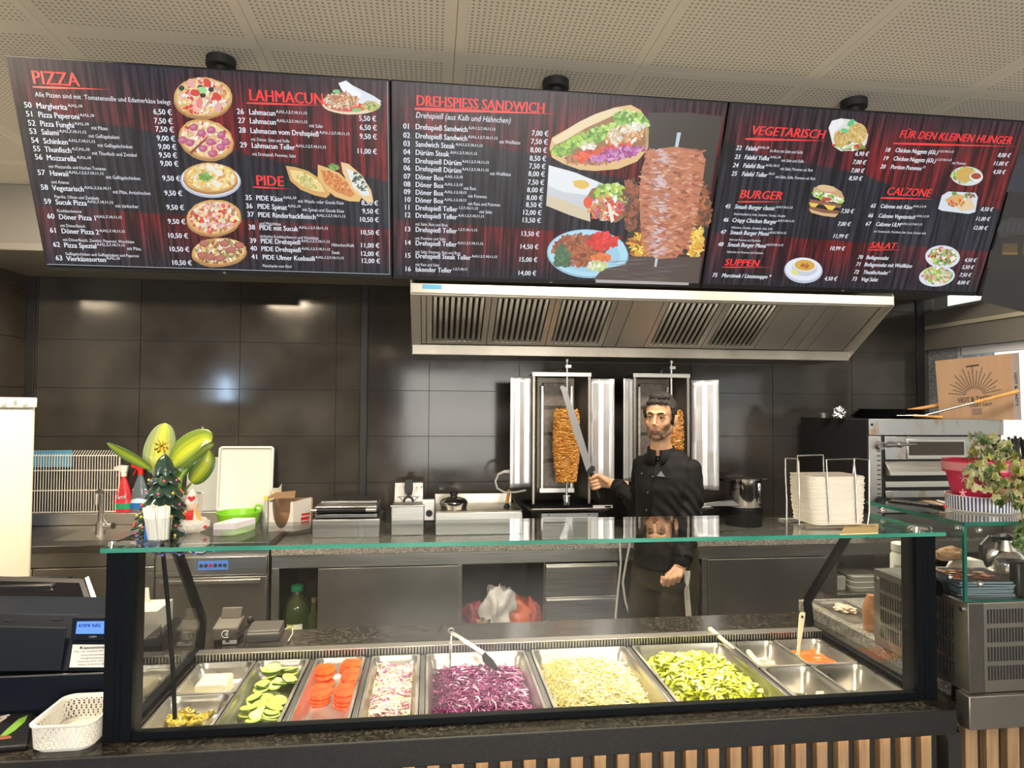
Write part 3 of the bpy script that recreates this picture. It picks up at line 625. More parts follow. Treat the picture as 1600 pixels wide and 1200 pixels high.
p.poly([(497,257),(512,262),(530,270),(548,286),(566,306),(562,315),(545,314),(524,307),(510,296),(497,277)], (0.80,0.50,0.18)).poly([(501,264),(522,271),(540,285),(555,303),(548,308),(526,300),(508,286)], (0.70,0.25,0.06)).scat(527, 285, 24, 10, 70, [(0.75,0.25,0.05),(0.6,0.15,0.05),(0.85,0.4,0.12)], 3, 0.65)
p.poly([(533,253),(545,256),(566,274),(580,297),(584,316),(574,316),(558,303),(545,287),(536,270)], (0.85,0.60,0.30)).poly([(541,262),(556,270),(572,288),(578,305),(568,306),(552,292)], (0.80,0.84,0.86)).scat(562, 284, 18, 7, 45, [(0.06,0.10,0.05),WHT,(0.75,0.8,0.85),(0.10,0.16,0.08)], 3.2, 1.0)
p.scat(522, 261, 8, 4, 14, [GRN, (0.2,0.5,0.1)], 3); p.done()
# --- screen two
p = Pic(1, 'kebab_spit_picture')
p.poly([(1012,176),(1075,176),(1128,182),(1118,240),(1092,400),(1088,441),(930,436),(975,380),(1000,300)], (0.030, 0.024, 0.018))
p.scat(1006, 385, 22, 22, 90, [(0.9,0.55,0.05),(0.75,0.30,0.03),(0.45,0.12,0.02),(0.95,0.75,0.15)], 5, ar=3).scat(1085, 375, 12, 26, 90, [(0.9,0.6,0.08),(0.75,0.35,0.03),(0.95,0.78,0.2)], 5, ar=3).scat(1095, 320, 14, 34, 50, [(0.35,0.10,0.04),(0.5,0.16,0.05),(0.12,0.05,0.03)], 6, ar=2.5).scat(985, 320, 14, 40, 45, [(0.25,0.07,0.03),(0.35,0.10,0.05),(0.12,0.05,0.03)], 6, ar=2.5)
p.poly([(982,400),(1095,401),(1090,442),(926,437),(940,420),(980,412)], (0.09,0.06,0.055))
for k in range(26):
    y = 404+k*1.4; x = rp.uniform(930, 1040); p.poly([(x,y),(x+rp.uniform(15,50),y+0.5),(x+20,y+1.3)], (0.20,0.15,0.14))
p.poly([(930,436),(1075,441),(1075,445),(930,441)], (0.45,0.42,0.42))
p.poly([(1057,207),(1063,207),(1058,232),(1053,232)], (0.55,0.65,0.75)).poly([(1024,398),(1028,398),(1025,416),(1021,416)], (0.55,0.62,0.68))
body = [(1012,238),(1030,232),(1052,229),(1075,232),(1095,236),(1101,250),(1098,275),(1091,310),(1082,350),(1070,385),(1056,402),(1030,404),(1010,398),(1002,375),(999,340),(998,300),(1002,262)]
p.poly(body, (0.52, 0.20, 0.11))
for k in range(620):
    y = rp.uniform(233, 400); f_ = (y-233)/168; xl = 1003+(-5+8*abs(f_-0.45)*2)*0.8 + (6 if f_ < 0.06 else 0) + (8*(f_-0.9)*10 if f_ > 0.9 else 0); xr = 1100-26*f_**1.3-(16*(f_-0.9)*10 if f_ > 0.9 else 0)
    x = rp.uniform(xl, xr); lit = math.exp(-((x-1026-8*(1-f_))/11)**2)*0.8
    base = rp.choice([(0.62,0.22,0.12),(0.45,0.14,0.07),(0.72,0.36,0.22),(0.34,0.10,0.06),(0.60,0.20,0.10)])
    col = tuple(a*(1-lit)+b2*lit for a, b2 in zip(base, (0.72,0.62,0.68))) if rp.random() < 0.7 else base
    p.ell(x, y, rp.uniform(3.5, 7), rp.uniform(1.3, 2.4), col, rp.uniform(-0.5, 0.5), 6, 0.2)
p.done()
p = Pic(1, 'sandwich_picture')
p.poly([(858,232),(862,215),(885,202),(905,190),(930,178),(960,168),(985,164),(1000,172),(1012,190),(1013,205),(1012,232),(995,252),(965,264),(930,267),(905,265),(880,256),(862,246)], (0.78,0.52,0.24))
p.poly([(866,224),(890,206),(925,188),(960,176),(990,178),(1008,200),(1008,225),(985,245),(950,254),(910,250),(880,242)], (0.35,0.16,0.07))
p.poly([(862,218),(885,203),(905,190),(930,178),(962,168),(975,172),(950,184),(915,200),(885,218),(868,226)], (0.86,0.70,0.44))
p.scat(935, 210, 62, 10, 170, [GRN, LIM, (0.25,0.5,0.08), (0.55,0.75,0.2)], 5, -0.32).scat(985, 188, 26, 12, 110, [GRN, LIM, (0.3,0.55,0.1), (0.6,0.8,0.3)], 5.5, 0.25).scat(876, 235, 14, 7, 30, [GRN, LIM], 5)
p.scat(975, 212, 30, 12, 70, [(0.60,0.28,0.10),(0.72,0.40,0.18),(0.85,0.65,0.4),WHT], 6, -0.25, ar=2.5).scat(925, 246, 40, 8, 60, [(0.45,0.18,0.08),(0.55,0.28,0.12),(0.35,0.12,0.06)], 6, -0.1, ar=2.5)
p.scat(940, 238, 46, 5, 30, [TOM,(0.85,0.12,0.05)], 7, -0.2, ar=2.5).scat(965, 240, 44, 8, 60, [PUR,(0.55,0.15,0.45),(0.65,0.3,0.6)], 4.5, -0.2, ar=2.5).scat(918, 230, 10, 5, 10, [WHT], 5).scat(996, 196, 8, 4, 6, [WHT], 5)
p.done()
p = Pic(1, 'rolled_wrap_picture')
p.poly([(857,258),(890,267),(930,282),(942,287),(930,300),(920,320),(922,346),(905,341),(880,332),(853,320)], (0.62,0.66,0.72)).poly([(857,258),(900,270),(935,285),(920,305),(880,300),(856,290)], (0.82,0.86,0.90)).poly([(855,305),(880,312),(918,328),(922,346),(890,336),(853,321)], (0.70,0.60,0.42))
p.ell(908, 288, 14, 7, (0.80,0.55,0.10), 0.1, 14, 0.15)
p.ell(950, 318, 34, 27, (0.28,0.16,0.06), 0.5, 22, 0.06).scat(955, 304, 26, 16, 90, [LIM,(0.55,0.75,0.1),GRN,(0.75,0.85,0.4)], 5.5).scat(946, 324, 28, 18, 70, [TOM,(0.7,0.35,0.15),(0.6,0.15,0.3),WHT,(0.55,0.28,0.1)], 5.5, ar=2.2).poly([(948,316),(953,318),(959,344),(954,348)], WHT)
p.ell(918, 316, 7, 9, (0.85,0.10,0.04)); p.done()
p = Pic(1, 'plate_picture')
p.ell(918, 396, 64, 38, (0.30,0.52,0.66), 0.05, 34).ell(918, 395, 62, 36, (0.45,0.76,0.92), 0.05, 34).ell(918, 397, 50, 28, (0.36,0.66,0.84), 0.05, 34)
p.scat(905, 391, 40, 24, 170, [(0.32,0.08,0.03),(0.42,0.12,0.05),(0.25,0.06,0.03),(0.5,0.18,0.08)], 6, ar=2).scat(940, 376, 24, 11, 40, [(0.85,0.05,0.04),(0.7,0.03,0.03)], 6).scat(878, 400, 12, 18, 26, [(0.05,0.14,0.07),(0.08,0.2,0.1)], 6).scat(938, 402, 14, 6, 20, [(0.85,0.2,0.06)], 5).scat(932, 415, 15, 6, 26, [WHT,(0.6,0.7,0.3)], 5)
p.done()
# --- screen three
p = Pic(2, 'falafel_picture')
p.poly([(1293,200),(1298,189),(1312,185),(1330,187),(1345,195),(1355,210),(1352,225),(1338,235),(1312,236),(1300,228)], (0.75,0.74,0.72)).poly([(1294,198),(1300,188),(1316,186),(1318,192),(1302,206),(1300,220)], (0.88,0.88,0.90))
p.scat(1324, 228, 24, 6, 40, [TOM, GRN, LIM, WHT], 4); p.ell(1313, 216, 12, 13, (0.62,0.42,0.12)).ell(1338, 208, 15, 16, (0.66,0.47,0.14)); p.scat(1313, 216, 9, 10, 40, [(0.5,0.3,0.08),(0.75,0.55,0.2)], 2).scat(1338, 208, 12, 13, 60, [(0.55,0.35,0.08),(0.78,0.6,0.25)], 2)
p.ell(1328, 192, 7, 4, (0.10,0.55,0.22), -0.8).ell(1318, 204, 6, 3.5, (0.15,0.6,0.25), 0.2); p.done()
p = Pic(2, 'burger_picture')
p.poly([(1268,302),(1270,293),(1282,289),(1300,291),(1313,299),(1318,310),(1314,314),(1290,308),(1270,304)], (0.62,0.38,0.18)).ell(1290, 294, 15, 5, (0.75,0.52,0.30), 0.15)
p.scat(1292, 308, 25, 5, 60, [GRN, LIM, (0.6,0.75,0.3), WHT], 3.6, 0.25); p.poly([(1264,311),(1290,315),(1314,320),(1311,325),(1288,321),(1264,316)], (0.28,0.12,0.06)).poly([(1262,316),(1278,318),(1268,328)], (0.90,0.60,0.08)).poly([(1285,319),(1305,322),(1296,331)], (0.92,0.62,0.08)).poly([(1264,322),(1288,327),(1310,329),(1308,334),(1285,331),(1263,326)], (0.25,0.10,0.05)).poly([(1262,326),(1285,332),(1308,334),(1303,339),(1285,337),(1266,332)], (0.70,0.45,0.22)).ell(1290, 311, 8, 3, (0.6,0.05,0.04)); p.done()
p = Pic(2, 'soup_picture')
p.ell(1254, 422, 30, 20, (0.55,0.60,0.75), 0.05, 28).ell(1254, 420, 28, 18, (0.80,0.85,0.96), 0.05, 28).ell(1256, 418, 20, 13, (0.60,0.64,0.74), 0.05, 24).ell(1256, 414, 18, 10, (0.88,0.88,0.92), 0.05, 24).ell(1256, 414, 16, 8.5, (0.72,0.42,0.06), 0.05, 24).scat(1256, 415, 6, 4, 14, [(0.5,0.15,0.03)], 2.5).ell(1240, 425, 6, 4, (0.78,0.80,0.2), 0.6); p.done()
p = Pic(2, 'nuggets_picture')
p.ell(1509, 275, 25, 15, (0.70,0.74,0.78), 0.05, 24).scat(1507, 274, 22, 11, 50, [GRN, LIM, (0.6,0.7,0.4)], 4)
for x, y in ((1500,270),(1508,266),(1515,270),(1498,277),(1507,279)): p.ell(x, y, 7, 6, (0.66,0.42,0.10), 0, 10, 0.1)
p.ell(1523, 276, 10, 7, (0.85,0.87,0.9)).ell(1523, 275, 8, 5, (0.42,0.06,0.03)); p.done()
p = Pic(2, 'calzone_picture')
p.poly([(1464,326),(1470,305),(1480,299),(1522,301),(1526,308),(1522,331),(1512,334),(1470,329)], (0.70,0.76,0.86)).poly([(1474,312),(1492,302),(1506,306),(1500,318),(1488,324)], (0.75,0.42,0.14)).poly([(1490,322),(1515,308),(1522,326),(1500,330)], (0.80,0.62,0.36)).scat(1493, 317, 14, 5, 20, [TOM,(0.85,0.5,0.2),(0.5,0.2,0.08)], 3).ell(1489, 302, 4, 3, GRN).scat(1513, 306, 7, 4, 10, [(0.4,0.1,0.15),GRN], 3); p.done()
p = Pic(2, 'salad_picture')
p.ell(1471, 401, 27, 18, (0.72,0.78,0.90), 0.05, 26).scat(1471, 400, 21, 13, 110, [LIM, GRN, (0.45,0.06,0.05), WHT, (0.7,0.3,0.3)], 3.6)
p.ell(1462, 431, 28, 16, (0.72,0.78,0.90), -0.1, 26).scat(1462, 430, 23, 12, 110, [LIM, GRN, (0.75,0.7,0.5), (0.7,0.25,0.2), WHT], 3.6); p.done()
# --- screen four: street scene
p = Pic(3, 'street_picture')
p.poly([(1597,207),(1650,210),(1650,500),(1530,470)], (0.013, 0.011, 0.013)).poly([(1588,245),(1610,240),(1610,300),(1570,300)], (0.025, 0.025, 0.040)).poly([(1562,345),(1580,340),(1640,343),(1640,375),(1560,370),(1556,360)], (0.035, 0.033, 0.037)).poly([(1545,392),(1575,365),(1640,370),(1640,420),(1540,418)], (0.020, 0.015, 0.014)).poly([(1566,380),(1588,380),(1588,398),(1563,398)], (0.090, 0.055, 0.020)).poly([(1597,380),(1640,380),(1640,398),(1595,398)], (0.090, 0.055, 0.020)).poly([(1565,394),(1588,394),(1588,397),(1565,397)], (0.200, 0.125, 0.037))
for k in range(9): p.poly([(1560+k*9,362),(1566+k*9,345),(1567.5+k*9,345),(1562+k*9,362)], (0.055, 0.055, 0.065))
p.done()
# ================================================================ SERVING COUNTER
def rr(x0, x1, y0, y1, r, z, n=5):
    pts = []
    for cx, cy, a0 in ((x1-r, y0+r, -PI/2), (x1-r, y1-r, 0), (x0+r, y1-r, PI/2), (x0+r, y0+r, PI)):
        for k in range(n+1):
            a = a0+PI/2*k/n; pts.append((cx+r*math.cos(a), cy+r*math.sin(a), z))
    return pts
def loft(mb, rings, cap0=False, cap1=False, closed=True, col=None):
    n = len(rings[0]); vs = [p for r in rings for p in r]; fs = []
    for i in range(len(rings)-1):
        for k in range(n if closed else n-1): fs.append((i*n+k, i*n+(k+1) % n, (i+1)*n+(k+1) % n, (i+1)*n+k))
    if cap0: fs.append(tuple(range(n))[::-1])
    if cap1: fs.append(tuple((len(rings)-1)*n+k for k in range(n)))
    return mb.add(vs, fs, col)
ZT = 0.90
ct = thing('serving_counter', 'long serving counter of black granite above wooden slats', 'counter', (0.3, 1.6, 0))
w = MB()
w.box(-2.6, 1.40, 1.585, 1.660, ZT-0.045, ZT); w.box(-2.6, 1.40, 2.140, 2.376, ZT-0.045, ZT); w.box(-2.6, -0.692, 1.660, 2.140, ZT-0.045, ZT); w.box(1.312, 1.40, 1.660, 2.140, ZT-0.045, ZT)
w.build('worktop', M['stone'], ct, smooth=False)
MB().box(-2.6, 1.352, 1.575, 1.585, ZT-0.062, ZT).build('worktop_edge', M['stone_edge'], ct, bevel=0.002)
b_ = MB(); b_.box(-2.6, 1.56, 1.625, 1.65, 0.0, ZT-0.062); b_.box(-2.6, 1.40, 2.34, 2.36, 0.0, ZT-0.05); b_.box(1.38, 1.40, 1.65, 2.34, 0, ZT-0.05)
b_.build('body', M['blackmat'], ct)
x = -0.115-0.0578*6
while x < 1.29:
    MB().box(x, x+0.0285, 1.600, 1.625, 0.02, ZT-0.062).build('slat', M['wood_slat'], ct, bevel=0.0015, segs=1); x += 0.0578
for k in range(4):
    MB().box(1.398+k*0.061, 1.433+k*0.061, 1.600, 1.625, 0.02, ZT-0.062).build('slat', M['wood_slat'], ct, bevel=0.0015, segs=1)
MB().box(1.335, 1.372, 1.585, 1.626, 0.0, ZT-0.062).build('corner_post', M['blackmat'], ct)
MB().box(-0.4, 1.37, 1.592, 1.597, ZT-0.068, ZT-0.0625).build('led_strip', emis('warm_led', (1.0, 0.66, 0.32), 6), ct)
# ---- glass display case
dc = thing('display_case', 'long glass sneeze guard case with black posts on the black counter', 'display case', (0.3, 1.64, ZT))
for a, b2 in ((-0.738, -0.676), (1.296, 1.352)):
    mb = MB(); mb.box(a, b2, 1.640, 1.700, ZT, 1.333); mb.box(a+0.02, a+0.024, 1.6385, 1.640, ZT, 1.333); mb.box(a+0.034, a+0.038, 1.6385, 1.640, ZT, 1.333)
    mb.build('post', M['frame'], dc, bevel=0.003)
MB().box(-0.676, 1.296, 1.640, 1.664, ZT, ZT+0.018).build('bottom_bar', M['frame'], dc, bevel=0.002)
MB().box(-0.676, 1.296, 1.648, 1.654, ZT+0.018, 1.333).build('front_pane', M['pane'], dc)
gx0, gx1, gy0, gy1 = -0.746, 1.370, 1.622, 1.935
gt = MB().box(gx0+0.0015, gx1-0.0015, gy0+0.0015, gy1-0.0015, 1.335, 1.345).build('glass_top', M['panetop'], dc)
mb = MB(); mb.box(gx0, gx1, gy0, gy0+0.0015, 1.335, 1.345); mb.box(gx0, gx0+0.0015, gy0, gy1, 1.335, 1.345); mb.box(gx1-0.0015, gx1, gy0, gy1, 1.335, 1.345)
mb.build('glass_edge', M['glassedge'], gt, smooth=False)
for xx in (-0.708, 1.325):
    MB().lathe((xx, 1.665, 1.3451), [(0.030, 0), (0.031, 0.004), (0.026, 0.010), (0.012, 0.013)], 24).build('standoff_cap', M['chrome'], dc)
    MB().cyl((xx-0.022, 1.650, 1.3451), (xx-0.022, 1.650, 1.357), 0.009, 0.008, 16).build('standoff_cap', M['chrome'], dc)
def side_frame(X, s_):
    P_ = [(1.66, ZT+0.012), (2.19, ZT+0.012), (2.205, 0.995), (1.925, 1.329), (1.69, 1.329)]
    mb = MB(); n = len(P_)
    for i in (0, 1, 2):
        a, b2 = P_[i], P_[(i+1) % n]; mb.bar((X, a[0], a[1]), (X, b2[0], b2[1]), 0.024, 0.012 if i == 0 else 0.020, up=(0, -0.3, 1))
    fo = mb.build('side_frame', M['frame'], dc, bevel=0.002)
    MB().prism([(X, y, z) for y, z in P_], (1, 0, 0), 0.004).build('pane', M['pane'], fo)
side_frame(-0.706, 1); side_frame(1.322, -1)
MB().tube([(-0.655, 1.74, 1.331), (-0.640, 1.74, 1.20), (-0.625, 1.745, 1.02), (-0.618, 1.745, ZT)], 0.0055, 8).build('stay_rod', M['frame'], dc)
# well with its air vent
mb = MB(); mb.box(-0.692, 1.312, 1.660, 2.10, 0.78, 0.785); mb.box(-0.694, -0.690, 1.660, 2.138, 0.78, 0.8985); mb.box(1.310, 1.314, 1.660, 2.138, 0.78, 0.8985); mb.box(-0.69, 1.31, 1.656, 1.660, 0.78, 0.8985)
mb.build('well', M['steel_dark'], dc)
vt = MB().box(-0.690, 1.310, 2.111, 2.136, 0.865, 0.922).build('air_vent', M['blackmat'], dc)
mb = MB(); mb.box(-0.690, 1.310, 2.100, 2.138, 0.9235, 0.927); mb.box(-0.690, 1.310, 2.100, 2.110, 0.862, 0.896)
mb.build('vent_rail', M['steel_door'], vt, bevel=0.001)
mb = MB(); x = -0.688
while x < 1.308: mb.box(x, x+0.0040, 2.101, 2.112, 0.895, 0.924); x += 0.0094
v2 = mb.build('vent_fins', M['steel_door'], vt, smooth=False); v2['kind'] = 'stuff'
# dividers between the pans
XD = [-0.678, -0.510, -0.346, -0.180, -0.015, 0.311, 0.639, 0.965, 1.130, 1.296]
for xd in (-0.346, -0.180, -0.015, 0.311, 0.639, 0.965):
    MB().box(xd-0.008, xd+0.008, 1.664, 2.098, 0.884, 0.9015).build('divider_bar', M['steel_dark'], dc, bevel=0.003)
# fairy lights under the glass near the left post
mb = MB(); pts = [(-0.665+0.013*k, 1.70+0.004*math.sin(k*1.3), 1.320-0.010*math.sin(k*0.9)**2) for k in range(12)]
fl = mb.tube(pts, 0.0022, 6).build('fairy_lights', mat('dark_blue_cable', (0.02, 0.03, 0.12), 0.4)); tag(fl, 'dark blue cable of tiny fairy lights hanging under the glass near the tree', 'fairy lights')
for k in (2, 5, 8, 11): MB().ball(pts[k], 0.0028, 8, 6).build('bulb', emis('blue_bulb', (0.15, 0.25, 0.9), 0.8), fl)
tag(MB().tube([(-0.60, 1.70, 1.332), (-0.575, 1.70, 1.317), (-0.545, 1.70, 1.315), (-0.52, 1.70, 1.333)], 0.0012, 6).build('string_loop', M['white_plastic']), 'thin pale string looped under the edge of the glass shelf', 'string')

# ---------------------------------------------------------------- RIGHT-HAND STEEL UNIT
ru = thing('steel_unit', 'brushed steel unit with rows of vent slots at the right end of the counter', 'cabinet', (1.37, 1.56, 0.86))
UXL, UYF, UYB, UZ0, UZ1 = 1.374, 1.560, 1.925, 0.946, 1.176
MB().box(UXL, 2.35, UYF, UYB, UZ0, UZ1).build('body', M['steel_door'], ru, bevel=0.003)
MB().box(UXL-0.012, 2.36, UYF-0.014, UYF+0.03, 0.861, UZ0-0.001).build('skirt', M['steel_door'], ru, bevel=0.002)
mb = MB()
MB().box(UXL+0.042, UXL+0.0435, UYF-0.0012, UYF, UZ0, UZ1-0.002).build('seam', M['blackmat'], ru)
MB().box(UXL-0.002, UXL+0.041, UYF-0.003, UYF, UZ0+0.002, UZ1-0.002).build('corner_strip', M['steel_dark'], ru, bevel=0.001)
def slots(mb, axis):
    for zc in (1.140, 1.092, 1.044, 0.996):
        if axis == 'x':
            x = UXL+0.055
            while x < 2.3: mb.box(x, x+0.0042, UYF-0.0014, UYF+0.001, zc-0.018, zc+0.018); x += 0.0088
        else:
            y = UYF+0.045
            while y < UYB-0.03: mb.box(UXL-0.0014, UXL+0.001, y, y+0.0045, zc-0.021, zc+0.017); y += 0.0105
for ax in 'xy':
    mb = MB(); slots(mb, ax); o = mb.build('vent_slots', M['blackmat'], ru, smooth=False); o['kind'] = 'stuff'
MB().cyl((UXL-0.005, UYF+0.018, UZ1-0.020), (UXL+0.001, UYF+0.018, UZ1-0.020), 0.006, seg=14).build('lock', M['chrome'], ru)
MB().cyl((UXL-0.004, UYB-0.016, UZ1-0.030), (UXL+0.001, UYB-0.016, UZ1-0.030), 0.006, seg=14).build('lock', M['chrome'], ru)
MB().cyl((UXL-0.002, UYF+0.10, UZ1+0.012), (UXL+0.016, UYF+0.10, UZ1+0.012), 0.022, seg=24).build('cable_grommet', M['black'], ru)
# glass cabinet on top
gc = thing('glass_cabinet', 'small glass cabinet with polished green edges on the steel unit', 'display case', (1.37, 1.56, UZ1))
gz = 1.372
a0, a1, b0, b1 = UXL-0.006, 2.05, UYF+0.003, UYB+0.02
sh_ = MB().box(a0+0.0015, a1, b0+0.0015, b1-0.0015, gz, gz+0.010).build('glass_shelf', M['panetop'], gc)
mb = MB(); mb.box(a0, a1, b0, b0+0.0015, gz, gz+0.010); mb.box(a0, a0+0.0015, b0, b1, gz, gz+0.010)
mb.build('glass_edge', M['darkedge'], sh_, smooth=False)
fp = MB().box(a0+0.012, a1, b0+0.004, b0+0.010, UZ1+0.003, gz-0.0005).build('front_pane', M['pane'], gc)
MB().box(a0+0.004, a0+0.012, b0+0.0035, b0+0.0105, UZ1+0.001, gz-0.0005).build('glass_corner', M['darkedge'], fp)
MB().box(a0+0.005, a0+0.011, b0+0.011, b1-0.03, UZ1+0.003, gz-0.0005).build('side_pane', M['pane'], gc)
mb = MB(); mb.box(a0+0.012, a1, b0+0.002, b0+0.012, UZ1+0.0005, UZ1+0.0028); mb.build('base_seal', M['darkedge'], gc)
for p_ in ((a0+0.010, b0+0.03, gz-0.010), (a0+0.05, b0+0.007, gz-0.012), (a0+0.010, b1-0.06, gz-0.010), (a0+0.05, b0+0.007, UZ1+0.045), (a0+0.010, b0+0.06, UZ1+0.05)):
    MB().ball(p_, 0.008, 12, 8).build('glass_clamp', M['chrome'], gc)
# side counter in speckled granite behind it
sc_ = thing('side_counter', 'side counter with a pale speckled granite edge beside the glass case', 'counter', (1.45, 1.9, 0))
w = MB(); w.box(1.402, 3.45, 1.93, 2.40, ZT-0.002, ZT+0.040); w.build('worktop', M['terrazzo'], sc_, bevel=0.002)
MB().box(1.405, 3.4, 1.65, 2.38, 0.0, ZT-0.003).build('body', M['steel_dark'], sc_)
MB().box(1.403, 1.41, 1.66, 1.929, ZT-0.002, ZT+0.040).build('worktop_end', M['terrazzo'], sc_)
# ================================================================ KITCHEN LINE
YC = 3.70; ZG = 0.90
kc = thing('kitchen_counter', 'long kitchen counter with a speckled granite worktop and steel cabinets', 'counter', (0.8, YC, 0))
xa = -0.835; xb = X_(1390, YC, 880)+0.9
MB().box(xa, xb, YC-0.02, YB-0.002, ZG-0.036, ZG).build('worktop', M['terrazzo'], kc, bevel=0.003)
XC = [X_(v, YC, 900) for v in (425, 436, 497, 716, 722, 851, 965, 1000, 1097, 1105, 1290, 1308)]
zr = 0.792
c_ = MB()
c_.box(xa, xb, YC, YC+0.02, zr, ZG-0.037)           # rail
for a, b2 in ((xa, XC[1]), (XC[3], XC[4]), (XC[8], XC[9]), (XC[10], XC[11]), (XC[5]-0.004, XC[5])): c_.box(a, b2, YC, YC+0.03, 0.10, zr)
c_.box(xa, xb, YC+0.02, YC+0.03, 0.10, 0.13)
c_.build('frame', M['steel'], kc, bevel=0.001)
c_ = MB(); c_.box(xa, xb, YB-0.05, YB-0.03, 0.0, ZG-0.04); c_.box(xa, xb, YC+0.05, YB-0.05, 0.30, 0.32); c_.box(xa, xb, YC+0.03, YC+0.05, 0.0, 0.10)
for v in (xa, XC[5], XC[6], XC[8], XC[11], xb-0.02): c_.box(v, v+0.012, YC+0.03, YB-0.05, 0.0, ZG-0.04)
c_.build('carcass', M['steel_dark'], kc)
MB().box(XC[2], XC[3], YC-0.002, YC+0.010, 0.12, zr-0.006).build('sliding_door', M['steel_door'], kc, bevel=0.002)
MB().box(XC[9]+0.002, XC[10]-0.002, YC-0.004, YC+0.010, 0.12, zr-0.006).build('door', M['steel_door'], kc, bevel=0.002)
for z0, z1 in ((0.605, zr-0.010), (0.400, 0.598), (0.14, 0.392)):
    dr = MB().box(XC[5]+0.004, XC[6]-0.004, YC-0.006, YC+0.015, z0, z1).build('drawer', M['steel'], kc, bevel=0.002)
    MB().prism([(XC[5]+0.006, YC-0.006, z1-0.004), (XC[5]+0.006, YC-0.028, z1-0.012), (XC[5]+0.006, YC-0.028, z1-0.034), (XC[5]+0.006, YC-0.022, z1-0.034), (XC[5]+0.006, YC-0.006, z1-0.018)], (1, 0, 0), XC[6]-XC[5]-0.012).build('handle', M['steel'], dr, bevel=0.001)
# open bay with shelf at the right end
MB().box(XC[11], xb, YC+0.01, YB-0.06, 0.548, 0.562).build('shelf', M['steel'], kc, bevel=0.001)
MB().box(XC[11], xb, YC-0.002, YC+0.012, 0.535, 0.562).build('shelf_lip', M['steel'], kc, bevel=0.001)
# foam food boxes on that shelf
for k, (dx, dz) in enumerate(((0, 0), (0, 1), (0, 2))):
    x0 = XC[11]+0.11; z0 = 0.5625+dz*0.032
    mb = MB(); loft(mb, [rr(x0+0.02, x0+0.20, YC+0.03, YC+0.19, 0.02, z0), rr(x0, x0+0.22, YC+0.01, YC+0.21, 0.02, z0+0.030), rr(x0+0.004, x0+0.216, YC+0.014, YC+0.206, 0.02, z0+0.031), ], True, True)
    o = mb.build('foam_box', mat('foam', (0.62, 0.60, 0.54), 0.7)); tag(o, ['lowest', 'middle', 'top'][dz]+' white foam food box on the open kitchen shelf', 'box', 'foam boxes on the open shelf')
tag(MB().box(XC[11]+0.012, XC[11]+0.10, YC+0.06, YC+0.2, 0.5625, 0.655).build('tub', mat('foam2', (0.50, 0.49, 0.45), 0.7), bevel=0.012), 'grey white tub beside the foam boxes on the kitchen shelf', 'tub')
# oil can, bottle and bags in the cabinet bays
def bottle(name, label, cat, p, prof, m_, cap=None, capm=None, lab_=None, group=None):
    t_ = thing(name, label, cat, p, group); MB().lathe(p, prof, 24).build('body', m_, t_)
    if cap: MB().lathe(p, cap, 20).build('cap', capm, t_)
    return t_
GREENG = mat('green_glass', (0.03, 0.05, 0.008), 0.08, coat=0.5)
px0 = (XC[1]+XC[2])/2-0.03
ob = bottle('oil_canister', 'big dark green oil canister with a green cap in the open cabinet', 'bottle', (px0, YC+0.13, 0.32), [(0.070, 0), (0.078, 0.02), (0.078, 0.20), (0.060, 0.265), (0.030, 0.30), (0.026, 0.32)], GREENG, [(0.034, 0.318), (0.034, 0.345), (0.030, 0.348)], mat('green_cap', (0.01, 0.28, 0.12), 0.4))
mb = MB(); pts = [(px0+0.0795*math.sin(a), YC+0.13-0.0795*math.cos(a)) for a in [-0.55+0.1*k for k in range(12)]]
for k in range(11): mb.quad((*pts[k], 0.40), (*pts[k+1], 0.40), (*pts[k+1], 0.475), (*pts[k], 0.475), (0.80, 0.80, 0.70) if k > 4 else (0.45, 0.50, 0.10))
mb.build('label', M['colorprint'], ob)
bottle('oil_bottle', 'slim dark bottle with a gold cap beside the oil canister', 'bottle', (XC[2]-0.035, YC+0.10, 0.32), [(0.034, 0), (0.036, 0.17), (0.014, 0.23), (0.012, 0.27)], GREENG, [(0.015, 0.262), (0.015, 0.285)], mat('gold_cap', (0.6, 0.45, 0.12), 0.3, 0.8))
def blob(name, label, cat, c, r, m_, amp=0.25, fr=9, seed=0, sc=(1,1,1), seg=36, rings=24, group=None):
    mb = MB(); mb.ball((0,0,0), 1, seg, rings); vs = []
    for v in mb.v:
        q_ = Vector(v); d = 1+amp*noise.noise(q_*fr*0.3+Vector((seed, seed, 0)))+amp*0.5*abs(noise.noise(q_*fr+Vector((0, seed, 0))))
        vs.append((c[0]+q_.x*r*sc[0]*d, c[1]+q_.y*r*sc[1]*d, max(c[2]+q_.z*r*sc[2]*d, c[2]-r*sc[2]*0.92)))
    mb.v = vs; return tag(mb.build(name, m_, angle=60), label, cat, group)
bx = (XC[4]+XC[5])/2
blob('orange_bag', 'crumpled orange plastic bag slumped in the open cabinet', 'bag', (bx+0.085, YC+0.14, 0.43), 0.12, mat('orange_bag', (0.55, 0.10, 0.02), 0.4), 0.35, 8, 2, (1, .8, 1.0))
blob('orange_bag', 'small red orange bag against the cabinet side by the drawers', 'bag', (XC[5]-0.055, YC+0.12, 0.42), 0.07, mat('orange_bag2', (0.45, 0.06, 0.02), 0.4), 0.35, 8, 5, (0.8, .8, 1.8))
blob('white_bag', 'knotted white plastic bag on top of the orange bag', 'bag', (bx-0.02, YC+0.09, 0.50), 0.095, mat('white_bag', (0.62, 0.60, 0.58), 0.35, bump=0.6, bscale=12), 0.6, 7, 9, (0.9, .7, 1.3))
